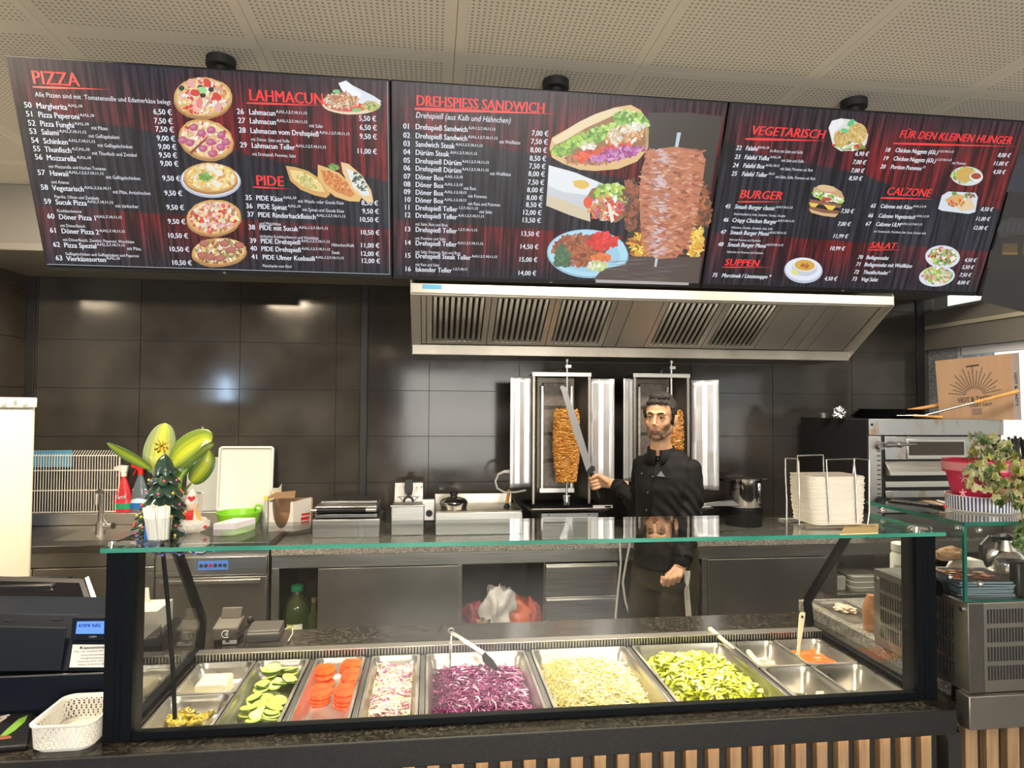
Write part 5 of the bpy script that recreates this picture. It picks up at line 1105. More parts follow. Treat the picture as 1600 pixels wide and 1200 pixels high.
# things on the black worktop behind the vent
pt = thing('card_terminal', 'brown grey card terminal with a contactless mark', 'card terminal', atz(358, 1008, ZT))
Yt = 2.27
c0 = at(355, 1008, Yt); xw = (X_(376, Yt, 980)-X_(336, Yt, 980))/2; cx = (X_(376, Yt, 980)+X_(336, Yt, 980))/2
DKB = mat('terminal_brown', (0.075, 0.065, 0.05), 0.5)
MB().box(cx-xw*0.95, cx+xw*0.9, Yt-0.02, Yt+0.06, ZT, ZT+0.024).build('base', M['black'], pt, bevel=0.004)
z0, z1 = Z_(355, 996, Yt), Z_(355, 972, Yt)
MB().prism([(cx-xw, Yt-0.03, z0), (cx-xw, Yt-0.03, z1-0.012), (cx-xw, Yt-0.024, z1-0.008), (cx-xw, Yt+0.05, z1+0.006), (cx-xw, Yt+0.05, z0)], (1,0,0), 2*xw).build('body', DKB, pt, bevel=0.004)
MB().prism([(cx-xw*0.8, Yt+0.03, z1+0.002), (cx-xw*0.8, Yt+0.045, z1+0.034), (cx-xw*0.8, Yt+0.062, z1+0.030), (cx-xw*0.8, Yt+0.062, z1+0.002)], (1,0,0), 1.6*xw).build('paper_flap', DKB, pt, bevel=0.003)
mb = MB()
cc_ = Vector((cx+xw*0.1, Yt-0.0312, (z0+z1)/2-0.004))
for k, r_ in enumerate((0.004, 0.0075, 0.011)):
    mb.tube([cc_+Vector((-0.006+r_*math.cos(a), 0, r_*math.sin(a))) for a in [-0.7+1.4*j/6 for j in range(7)]], 0.0009, 4)
mb.tube([cc_+Vector((0.013*math.cos(a)-0.001, 0, 0.011*math.sin(a))) for a in [0.9+4.5*j/14 for j in range(15)]], 0.0009, 4); mb.build('contactless_mark', M['white'], pt)
MB().box(cx-0.010, cx+0.035, Yt-0.0215, Yt-0.0205, ZT+0.003, ZT+0.026).build('sticker', M['white'], pt)
MB().box(cx+0.0, cx+0.012, Yt-0.0222, Yt-0.0216, ZT+0.009, ZT+0.020).build('sticker_mark', mat('violet_mark', (0.12, 0.03, 0.2), 0.5), pt)
Yp = 2.23; x0, x1 = X_(387, Yp, 1000), X_(440, Yp, 1000)
rp_ = thing('receipt_reader', 'low dark grey box with a lidded top beside the card terminal', 'device', ((x0+x1)/2, Yp, ZT+0.0185))
zt = Z_(410, 983, Yp)
DKG = mat('device_grey', (0.05, 0.046, 0.04), 0.45)
MB().box(x0, x1, Yp-0.03, Yp+0.05, ZT+0.019, zt-0.004).build('body', DKG, rp_, bevel=0.006)
MB().prism([(x0+0.002, Yp-0.032, zt-0.018), (x0+0.002, Yp-0.02, zt+0.002), (x0+0.002, Yp+0.05, zt+0.012), (x0+0.002, Yp+0.05, zt-0.010)], (1,0,0), x1-x0-0.004).build('lid', DKG, rp_, bevel=0.003)
MB().ball((x0-0.004, Yp+0.045, zt+0.016), 0.012, 14, 8, sc=(0.9, 1, 1.2)).build('knob', M['black'], rp_)
tag(MB().tube([(x0+0.002, Yp+0.035, zt+0.008), (x0-0.03, Yp, ZT+0.045), (x0-0.055, Yp-0.01, ZT+0.030)], 0.003, 6).build('black_cable', M['black']), 'thin black cable slanting from the dark box to the card terminal', 'cable')
tag(MB().tube([at(443,985,2.30), at(452,979,2.31), at(457,981,2.31), at(457,990,2.30), at(450,1002,2.25)], 0.0015, 6).build('thin_cable', M['white_plastic']), 'thin pale cable curling behind the dark box', 'cable')
# white carton on a black printer, seen through the side glass
Yq = 2.27; x0, x1 = -1.02, -0.835
bp_ = thing('black_printer', 'black receipt printer under the white carton behind the side glass', 'printer', (-0.92, Yq, ZT))
MB().box(x0, x1+0.02, Yq-0.09, Yq+0.08, ZT+0.0005, ZT+0.065).build('body', M['black'], bp_, bevel=0.006)
MB().box(x1-0.055, x1-0.018, Yq-0.0915, Yq-0.0905, ZT+0.012, ZT+0.038).build('sticker', M['white'], bp_)
wc_ = thing('white_carton', 'small white carton with printed bars standing on the black printer', 'carton', (-0.92, Yq, ZT+0.065))
MB().box(x0+0.03, x1, Yq-0.08, Yq+0.05, ZT+0.066, ZT+0.132).build('box', M['cardwhite'], wc_, bevel=0.001)
mb = MB()
for k in range(5): mb.box(x1-0.035+k*0.006, x1-0.032+k*0.006, Yq-0.0808, Yq-0.0801, ZT+0.072, ZT+0.088)
mb.build('printed_bars', M['black'], wc_)
tag(MB().prism([(x0+0.045, Yq+0.02, ZT+0.133), (x0+0.125, Yq+0.02, ZT+0.133), (x0+0.118, Yq+0.025, ZT+0.178), (x0+0.045, Yq+0.025, ZT+0.176)], (0,1,0), 0.001).build('paper_slip', M['paper']), 'blank paper slip standing up on the white carton', 'paper')

ORD = ['first', 'second', 'third', 'fourth', 'fifth', 'sixth', 'seventh', 'eighth', 'ninth', 'tenth', 'eleventh', 'twelfth', 'thirteenth']
def label_rows(prefix, noun, per):
    obs = sorted([o for o in COL.objects if o.name.startswith(prefix) and o.parent is None], key=lambda o: -o.location.y)
    rows = [obs[i:i+per] for i in range(0, len(obs), per)]
    for ri, r_ in enumerate(rows):
        for ci, o in enumerate(sorted(r_, key=lambda o: o.location.x)):
            o['label'] = '%s, %s from the left in the %s row from the vent' % (noun, ORD[ci], ORD[ri])
label_rows('cucumber_slice', 'cucumber slice', 4)
label_rows('pickled_pepper_ring', 'olive pickled pepper ring', 5)
# ================================================================ THINGS ON THE KITCHEN LINE
def loc_on(px, Y, z=ZG): return Vector((X_(px, Y, 780), Y, z))
# ---- wire shelf grid leaning on the back edge
Yw = YB-0.13
x0, x1 = X_(30, Yw, 760), X_(180, Yw, 760); z0, z1 = zs+0.0725, Z_(120, 705, Yw)
wr_ = thing('wire_shelf', 'white wire fridge shelf standing upright on the sink back edge', 'wire shelf', ((x0+x1)/2, Yw, z0))
mb = MB()
for zz in (z0+0.004, z0+(z1-z0)*0.36, z0+(z1-z0)*0.68, z1-0.03): mb.tube([(x0, Yw+0.05, zz), (x1, Yw+0.05, zz)], 0.0035, 6)
mb.tube([(x1, Yw+0.05, z0+0.004), (x1, Yw+0.05, z1-0.03)], 0.0045, 8); mb.build('cross_wire', M['white_plastic'], wr_)
mb = MB(); n = 36
for k in range(n):
    x = x0+(x1-x0)*k/(n-1); mb.tube([(x, Yw+0.045, z0+0.003), (x, Yw+0.045, z1-0.03), (x+0.006, Yw+0.075, z1)], 0.0022, 5)
o = mb.build('upright_wire', M['white_plastic'], wr_); o['kind'] = 'stuff'
blue = tag(MB().prism([(x0, Yw+0.052, z1-0.002), (X_(105, Yw, 720), Yw+0.052, z1+0.004), (X_(105, Yw, 720), Yw+0.056, z1-0.10), (x0, Yw+0.056, z1-0.10)], (0,1,0), 0.003).build('blue_cloth', mat('blue_cloth', (0.08, 0.26, 0.38), 0.8)), 'light blue cloth hanging behind the top of the wire shelf', 'cloth')
# ---- spray bottles
def spray(px, col_b, col_t, name_lab, txt=None, h=0.30, labc=None, Y=YB-0.06, under=(0.02, 0.25, 0.12)):
    z0 = zs+0.0725; x = X_(px, Y, 770); t_ = thing('spray_bottle', name_lab, 'spray bottle', (x, Y, z0))
    W_, D_ = 0.052, 0.030; mb = MB(); k = h/0.30
    R = lambda w, d, zz, dx=0: [(x+dx+w*math.cos(a)*(1 if abs(math.cos(a)) < .7 else 1), Y+d*math.sin(a), z0+zz*k) for a in [2*PI*j/24 for j in range(24)]]
    loft(mb, [R(W_, D_, 0), R(W_*1.02, D_, 0.01), R(W_*1.02, D_, 0.08), R(W_*0.85, D_*0.95, 0.13), R(W_*0.62, D_*0.8, 0.17), R(W_*0.42, D_*0.6, 0.20), R(0.016, 0.016, 0.215), R(0.014, 0.014, 0.235)], True, True)
    mb.build('body', col_b, t_, angle=50)
    mb = MB(); mb.cyl((x, Y, z0+0.225*k), (x, Y, z0+0.25*k), 0.017, seg=16); mb.prism([(x-0.052, Y-0.013, z0+0.288*k), (x-0.052, Y-0.013, z0+0.272*k), (x-0.016, Y-0.013, z0+0.262*k), (x-0.016, Y-0.013, z0+0.25*k), (x+0.017, Y-0.013, z0+0.25*k), (x+0.024, Y-0.013, z0+0.295*k), (x-0.02, Y-0.013, z0+0.300*k)], (0,1,0), 0.026)
    mb.build('spray_head', col_t, t_, bevel=0.003)
    MB().bar((x-0.022, Y, z0+0.262*k), (x-0.042, Y, z0+0.222*k), 0.012, 0.006, up=(1,0,0)).build('trigger', M['redp'], t_, bevel=0.002)
    mb = MB(); A = [-1.15+0.1*j for j in range(24)]
    for j in range(23):
        for (f0, f1, c) in ((0.02, 0.055, under), (0.055, 0.14, labc)):
            def q(a, f_):
                w = 1.0 if f_ < 0.08 else 1.0-(f_-0.08)*3.2
                return (x+W_*1.045*w*math.sin(a), Y-D_*1.06*w*math.cos(a), z0+f_*k)
            mb.quad(q(A[j], f0), q(A[j+1], f0), q(A[j+1], f1), q(A[j], f1), c)
    lo_ = mb.build('label', M['colorgloss'], t_)
    if txt:
        mb = MB(); put_text(mb, txt, Vector((x, Y-D_*1.12, z0+0.085*k)), Vector((1, 0, 0.12)), Vector((0, 0, 1)), 0.042*k, sx_=0.9, align='C', bold=0.001); mb.build('lettering', M['white'], lo_, smooth=False)
    return t_
spray(193, mat('red_bottle', (0.45, 0.02, 0.03), 0.3), M['white_plastic'], 'red and green spray cleaner with a white head beside the wire shelf', 'Bref', 0.285, (0.55, 0.03, 0.05))
spray(219, mat('blue_liquid', (0.10, 0.13, 0.15), 0.15), M['redp'], 'clear blue spray cleaner with a red head behind the ceramic tree', None, 0.30, (0.45, 0.62, 0.78), under=(0.02, 0.12, 0.42))
# ---- grey board and white tray leaning on the wall
def leaning(name, label, cat, px0, px1, pyt, pyb, Y, m_, r_, th=0.02, tray=False):
    x0, x1 = X_(px0, Y, 760), X_(px1, Y, 760); zt_, zb_ = Z_(380, pyt, Y), zs+0.0728
    t_ = thing(name, label, cat, ((x0+x1)/2, Y, zb_)); lean = 0.035
    def pl(x, z, d): f_ = (z-zb_)/(zt_-zb_); return (x, Y+lean*f_+d, z)
    def ring(ins, d):
        return [pl(p[0], p[1], d) for p in [(q_[0], q_[1]) for q_ in rr(x0+ins, x1-ins, zb_+ins, zt_-ins, max(r_-ins*0.5, 0.006), 0)]]
    mb = MB()
    if tray: loft(mb, [ring(0, 0.022), ring(0, 0), ring(0.009, -0.002), ring(0.015, 0.014), ring(0.02, 0.016)], True, True)
    else: loft(mb, [ring(0, th), ring(0, 0), ring(0.006, -0.001), ring(0.008, 0.002)], True, True)
    mb.build('board' if not tray else 'tray_shell', m_, t_, angle=40); return t_
leaning('cutting_board', 'flat pale grey cutting board leaning on the wall behind the plant', 'cutting board', 290, 342, 715, 806, YB-0.066, mat('board_grey', (0.36, 0.38, 0.36), 0.5), 0.010)
leaning('white_tray', 'large white tray with rounded corners leaning upright on the dark wall', 'tray', 338, 425, 698, 806, YB-0.108, mat('tray_white', (0.60, 0.62, 0.57), 0.4), 0.022, tray=True)
# ---- green bowl
Yg = 4.02; c = Vector((X_(374, Yg, 810), Yg, zs if False else ZG)); xg0, xg1 = X_(338, Yg, 800), X_(408, Yg, 800)
c.x = (xg0+xg1)/2; rg = (xg1-xg0)/2; GRNP = mat('lime_plastic', (0.22, 0.58, 0.02), 0.35)
c.z = 0.936
gb = thing('green_bowl', 'lime green plastic bowl standing below the white tray', 'bowl', c); zt = Z_(374, 800, Yg)-c.z
MB().lathe(c, [(rg*0.72, 0), (rg*0.80, zt*0.3), (rg*0.93, zt*0.85), (rg, zt), (rg*1.0, zt+0.003), (rg*0.95, zt+0.003), (rg*0.86, zt*0.7), (rg*0.66, 0.006)], 32, cap=True).build('shell', GRNP, gb)
MB().tube([c+Vector((rg*0.5, rg*0.6, zt)), c+Vector((rg*0.62, rg*0.7, zt+0.024)), c+Vector((rg*0.85, rg*0.6, zt+0.024)), c+Vector((rg*0.9, rg*0.4, zt))], 0.007, 8).build('handle', GRNP, gb)
MB().box(xa-0.014+0.02, xa+0.5, YC+0.02, YB-0.002, ZG+0.0005, ZG+0.002).build('worktop_mat', M['steel_dark'], kc) if False else None
# ---- oil bottle with yellow cap, mustard tin, carton
Yk = 4.10
c = loc_on(417, Yk, zs+0.0005)
b1 = thing('clear_bottle', 'clear plastic bottle with a yellow cap beside the open carton', 'bottle', c)
MB().lathe(c, [(0.030, 0), (0.032, 0.02), (0.032, 0.10), (0.020, 0.135), (0.012, 0.16), (0.012, 0.172)], 20).build('body', mat('clear_plastic', (0.42, 0.43, 0.38), 0.1, coat=0.5), b1)
MB().cyl(c+Vector((0,0,0.168)), c+Vector((0,0,0.188)), 0.016, seg=16).build('cap', mat('yellow_cap', (0.80, 0.62, 0.03), 0.4), b1)
Ym = 4.22; c = loc_on(432, Ym, zs+0.0005); zt = Z_(432, 768, Ym)
c1 = thing('yellow_tin', 'yellow tin with its torn lid open behind the carton', 'tin', c)
MB().cyl(c, (c.x, c.y, zt), 0.034, seg=24).build('can', mat('yellow_can', (0.68, 0.52, 0.12), 0.4, col2=(0.75, 0.72, 0.55), scale=20), c1)
MB().prism([(c.x-0.03, Ym, zt), (c.x+0.028, Ym, zt), (c.x+0.032, Ym-0.01, zt+0.05), (c.x+0.012, Ym-0.005, zt+0.022), (c.x-0.026, Ym, zt+0.022)], (0, 1, 0), 0.003).build('torn_lid', mat('grey_lid', (0.4, 0.38, 0.33), 0.5), c1)
Yc = 3.98; x0, x1, x2 = X_(419, Yc, 800), X_(458, Yc, 800), X_(481, Yc, 800)
z0, z1 = zs+0.0005, Z_(440, 787, Yc)+0.01
cb = thing('open_carton', 'small white carton with red print and its brown flap open', 'carton', ((x0+x2)/2, Yc, z0))
CW = M['cardwhite']; th = 0.003; zn = z0+0.018
mb = MB()
nn = 10; cxn = (x0+x1)/2+0.004; rn = (x1-x0)*0.36
fr = [(x0, z0), (x1, z0), (x1, z1), (cxn+rn, z1)] + [(cxn+rn*math.cos(a), z1-0.02-(z1-zn-0.02)*math.sin(a)) for a in [PI*k/nn for k in range(nn+1)]] + [(cxn-rn, z1), (x0, z1)]
mb.prism([(x, Yc, z) for x, z in fr], (0, 1, 0), th); mb.box(x0, x0+th, Yc, Yc+0.16, z0, z1); mb.box(x0, x1, Yc, Yc+0.16, z0, z0+th)
mb.build('carton_front', CW, cb)
MB().prism([(x0, Yc+0.16, z0), (x2, Yc+0.16, z0), (x2, Yc+0.16, z1), (x0, Yc+0.16, z1)], (0,1,0), th).build('back_panel', M['card'], cb)
sp2 = MB().prism([(x1, Yc, z0), (x2, Yc+0.10, z0), (x2, Yc+0.10, z1+0.012), (x1, Yc, z1)], (0.7,-0.7,0), th).build('side_panel', CW, cb)
mb = MB(); d = Vector((x2-x1, 0.10, 0)); o_ = Vector((x1+0.0022, Yc-0.0028, 0))
for a0, a1, zz0, zz1 in ((0.45, 0.95, 0.082, 0.095), (0.42, 0.9, 0.055, 0.074), (0.40, 0.92, 0.028, 0.033), (0.42, 0.9, 0.038, 0.048)):
    mb.quad(o_+d*a0+Vector((0,0,z0+zz0)), o_+d*a1+Vector((0,0,z0+zz0)), o_+d*a1+Vector((0,0,z0+zz1)), o_+d*a0+Vector((0,0,z0+zz1)))
mb.build('red_print', mat('red_print', (0.5, 0.03, 0.03), 0.6), sp2)
MB().box((x0+x1)/2-0.02, (x0+x1)/2+0.03, Yc-0.0008, Yc, z0+0.006, z0+0.009).build('red_line', mat('red_print2', (0.5, 0.03, 0.03), 0.6), cb)
MB().prism([(x0-0.012, Yc+0.01, z1+0.020), (x1+0.006, Yc+0.005, z1+0.022), (x1-0.01, Yc+0.12, z1+0.046), (x0+0.01, Yc+0.13, z1+0.036)], (0,0,1), 0.003).build('flap', M['card'], cb)
# ---- contact grill
Yr = 4.0; x0, x1 = X_(490, Yr, 800), X_(592, Yr, 800)
cg = thing('contact_grill', 'closed steel contact grill with a black grip bar across its lid', 'grill', ((x0+x1)/2, Yr, ZG))
MB().box(x0+0.002, x1+0.01, Yr-0.05, Yr+0.28, ZG, Z_(540, 809, Yr)).build('base', M['steel'], cg, bevel=0.004)
zb_ = Z_(540, 808, Yr); mb = MB(); mb.box(x0+0.012, x1-0.006, Yr-0.03, Yr+0.26, zb_, zb_+0.022); mb.build('lower_plate', M['steel_dark'], cg, bevel=0.003)
mb = MB(); mb.box(x0+0.01, x1-0.008, Yr-0.03, Yr+0.26, zb_+0.030, zb_+0.070); mb.build('lid', M['steel'], cg, bevel=0.008)
MB().box(x0+0.03, x1-0.012, Yr+0.05, Yr+0.27, zb_+0.071, zb_+0.088).build('lid_top', M['steel_dark'], cg, bevel=0.004)
MB().cyl((x0+0.03, Yr-0.07, zb_+0.052), (x1-0.07, Yr-0.07, zb_+0.052), 0.014, seg=16).build('grip_bar', M['black'], cg)
mb = MB()
for xx in (x0+0.015, x1-0.035): mb.bar((xx, Yr-0.07, zb_+0.052), (xx, Yr+0.02, zb_+0.055), 0.012, 0.016)
mb.cyl((x0-0.004, Yr-0.07, zb_+0.052), (x0+0.03, Yr-0.07, zb_+0.052), 0.009); mb.cyl((x1-0.07, Yr-0.07, zb_+0.052), (x1-0.01, Yr-0.07, zb_+0.052), 0.011)
mb.build('arm', M['steel'], cg)
MB().lathe((X_(556, Yr, 820), Yr-0.075, ZG+0.02), [(0.016, 0), (0.018, 0.02), (0.015, 0.03)], 16).build('knob', M['black'], cg) if False else None
# ---- fryer
Yf = 3.98; x0, x1 = X_(611, Yf, 790), X_(663, Yf, 790)
fy = thing('fryer', 'small steel table fryer with a black control head at its back', 'fryer', ((x0+x1)/2, Yf, ZG))
zt = Z_(637, 791, Yf)
MB().box(x0, x1, Yf, Yf+0.26, ZG, zt).build('body', M['steel'], fy, bevel=0.006)
MB().box(x0-0.004, x1+0.004, Yf-0.006, Yf+0.02, zt-0.004, zt+0.006).build('rim', M['steel'], fy, bevel=0.003)
zh = Z_(637, 754, Yf+0.2)
MB().prism([(x0+0.008, Yf+0.16, zt), (x0+0.008, Yf+0.22, zh), (x0+0.008, Yf+0.27, zh), (x0+0.008, Yf+0.27, zt)], (1,0,0), x1-x0-0.016).build('control_head', M['steel_h'], fy, bevel=0.005)
xm = (x0+x1)/2
mb = MB(); mb.prism([(xm-0.022, Yf+0.155, zt+0.055), (xm-0.026, Yf+0.158, zt+0.085), (xm-0.022, Yf+0.17, zh+0.026), (xm+0.022, Yf+0.17, zh+0.026), (xm+0.026, Yf+0.158, zt+0.085), (xm+0.022, Yf+0.155, zt+0.055)], (0,1,0), 0.03)
mb.build('basket_grip', M['black'], fy, bevel=0.004)
mb = MB(); mb.tube([(xm+0.028*math.cos(a), Yf+0.12, zt+0.008+0.030*math.sin(a)) for a in [PI*k/10 for k in range(11)]], 0.007, 8); mb.build('basket_hook', M['black'], fy)
mb = MB(); mb.tube([(x0+0.03, Yf+0.14, zt+0.036), (x1-0.03, Yf+0.14, zt+0.036)], 0.003, 6); mb.tube([(x0+0.04, Yf+0.14, zt+0.034), (x0+0.06, Yf+0.13, zt+0.018)], 0.003, 6); mb.tube([(x1-0.04, Yf+0.14, zt+0.034), (x1-0.06, Yf+0.13, zt+0.018)], 0.003, 6); mb.build('basket_wire', M['chrome'], fy)
MB().ball((xm+0.05, Yf+0.185, zt+0.088), 0.006, 10, 6).build('lamp', emis('amber_lamp', (0.9, 0.45, 0.1), 0.6), fy); MB().ball((xm+0.078, Yf+0.185, zt+0.088), 0.006, 10, 6).build('lamp', emis('green_lamp', (0.05, 0.6, 0.15), 0.5), fy)
# ---- hotplate with splash guard, lid and brush
Yh = 3.96; x0, x1 = X_(680, Yh, 800), X_(817, Yh, 800); z0 = ZG
ht = thing('griddle', 'flat steel griddle with a raised splash guard next to the kebab grill', 'griddle', ((x0+x1)/2, Yh, ZG))
zt = Z_(750, 800, Yh)
MB().box(x0, x1, Yh, Yh+0.36, ZG, zt).build('body', M['steel'], ht, bevel=0.006)
MB().box(x0+0.006, x1-0.006, Yh+0.012, Yh+0.33, zt, zt+0.004).build('plate', mat('griddle_plate', (0.30, 0.27, 0.22), 0.35, 1.0, col2=(0.18, 0.15, 0.11), scale=9), ht)
zg = Z_(750, 771, Yh+0.35)
mb = MB(); mb.box(x0, x1-0.03, Yh+0.345, Yh+0.352, zt, zg)
mb.prism([(x0-0.001, Yh+0.02, zt+0.004), (x0-0.001, Yh+0.35, zt+0.004), (x0-0.001, Yh+0.35, zg), (x0-0.001, Yh+0.28, zg)], (1,0,0), 0.003); mb.build('splash_guard', M['hoodsteel'], ht)
MB().prism([(x1-0.004, Yh+0.02, zt+0.004), (x1-0.004, Yh+0.35, zt+0.004), (x1-0.03, Yh+0.35, zg), (x1-0.025, Yh+0.30, zg-0.03)], (1,0,0), 0.003).build('splash_side', M['hoodsteel'], ht)
MB().box(x0-0.078, x0-0.004, Yh+0.12, Yh+0.16, ZG+0.07, Z_(672, 781, Yh+0.1)).build('switch_box', M['steel'], ht, bevel=0.002)
MB().cyl((x0-0.035, Yh+0.10, ZG+0.115), (x0-0.035, Yh+0.119, ZG+0.115), 0.020, seg=20).build('knob', M['black'], ht)
Ypl = Yh+0.13; c = Vector((X_(709, Ypl, 790), Ypl, zt+0.005)); R_ = (X_(731, Ypl, 790)-X_(687, Ypl, 790))/2
ld = thing('pan_lid', 'domed steel pan lid with a black knob lying on the griddle', 'lid', c)
MB().lathe(c, [(R_*0.9, 0), (R_*0.93, 0.012), (R_, 0.030), (R_*0.99, 0.042), (R_*0.8, 0.058), (R_*0.45, 0.066), (R_*0.2, 0.070)], 36, cap=True).build('dome', M['chrome'], ld)
MB().lathe(c, [(R_*0.26, 0.068), (R_*0.22, 0.078), (R_*0.30, 0.086), (R_*0.28, 0.096), (R_*0.15, 0.100)], 24).build('knob', M['black'], ld)
br = thing('grill_brush', 'small brush with a wooden handle and black bristles standing on the griddle', 'brush', at(791, 793, Yh+0.14))
a, b_ = at(792, 786, Yh+0.15), at(796, 765, Yh+0.15); MB().tube([a, (a+b_)/2, b_], [0.011, 0.010, 0.012], 10).build('handle', M['wood'], br)
lo = at(791, 793, Yh+0.15); MB().lathe((a.x, a.y, lo.z), [(0.024, 0), (0.017, 0.010), (0.011, 0.026)], 14).build('bristles', M['black'], br)
# ---- vertical kebab grills
MEATM = mat('roast_meat', (1, 1, 1), 0.38, attr=True, coat=0.25, bump=0.5, bscale=70)
def spit(c, z0, z1, rad, name, label, n=650, seed=1):
    r = random.Random(seed); t_ = thing(name, label, 'meat', (c[0], c[1], z0)); mb = MB(); H = z1-z0
    def R(f_): return rad*(0.74+0.30*math.sin(min(1, f_*1.35)*PI*0.62) if f_ < 0.55 else rad and (1.02-0.10*(f_-0.55)-0.75*max(0, f_-0.90)**1.3*4))
    pr = []
    NR = 46; NS = 44; vs = []
    for j in range(NR+1):
        f_ = j/NR
        for k in range(NS):
            a = 2*PI*k/NS; q = Vector((math.cos(a)*3.2, math.sin(a)*3.2, f_*22+seed)); rr_ = R(f_)*(1+0.06*noise.noise(q)+0.035*noise.noise(q*2.6))
            vs.append((c[0]+rr_*math.cos(a), c[1]+rr_*math.sin(a), z0+H*f_))
    fs = [(j*NS+k, j*NS+(k+1) % NS, (j+1)*NS+(k+1) % NS, (j+1)*NS+k) for j in range(NR) for k in range(NS)]
    fs.append(tuple(range(NS))[::-1]); fs.append(tuple(NR*NS+k for k in range(NS)))
    mb.add(vs, fs, (0.40, 0.17, 0.035))
    pal = [(0.62,0.30,0.06),(0.54,0.23,0.04),(0.70,0.38,0.09),(0.44,0.17,0.03),(0.58,0.25,0.05),(0.74,0.44,0.13)]
    for _ in range(n):
        a = r.uniform(0, 2*PI); f_ = r.random(); w = r.uniform(0.25, 0.7); hh = r.uniform(0.004, 0.009)*H/0.43; c_ = r.choice(pal); j_ = r.uniform(0.8, 1.15); c_ = tuple(v*j_ for v in c_)
        vs = []; n_ = 5; sl = r.uniform(-0.012, 0.012)
        for i in range(n_+1):
            aa = a+w*(i/n_-0.5); ro = R(f_)*1.02+0.006*math.sin(PI*i/n_)+0.001; zc_ = z0+H*f_+sl*(i/n_-0.5)+0.003*r.uniform(-1, 1); hw = hh*(0.35+0.65*math.sin(PI*i/n_))
            vs += [(c[0]+(ro-0.004)*math.cos(aa), c[1]+(ro-0.004)*math.sin(aa), zc_-hw), (c[0]+(ro+0.004)*math.cos(aa), c[1]+(ro+0.004)*math.sin(aa), zc_), (c[0]+(ro-0.003)*math.cos(aa), c[1]+(ro-0.003)*math.sin(aa), zc_+hw)]
        mb.add(vs, [q_ for i in range(n_) for q_ in ((3*i, 3*i+3, 3*i+4, 3*i+1), (3*i+1, 3*i+4, 3*i+5, 3*i+2))], c_)
    mb.build('meat', MEATM, t_, angle=80); return t_
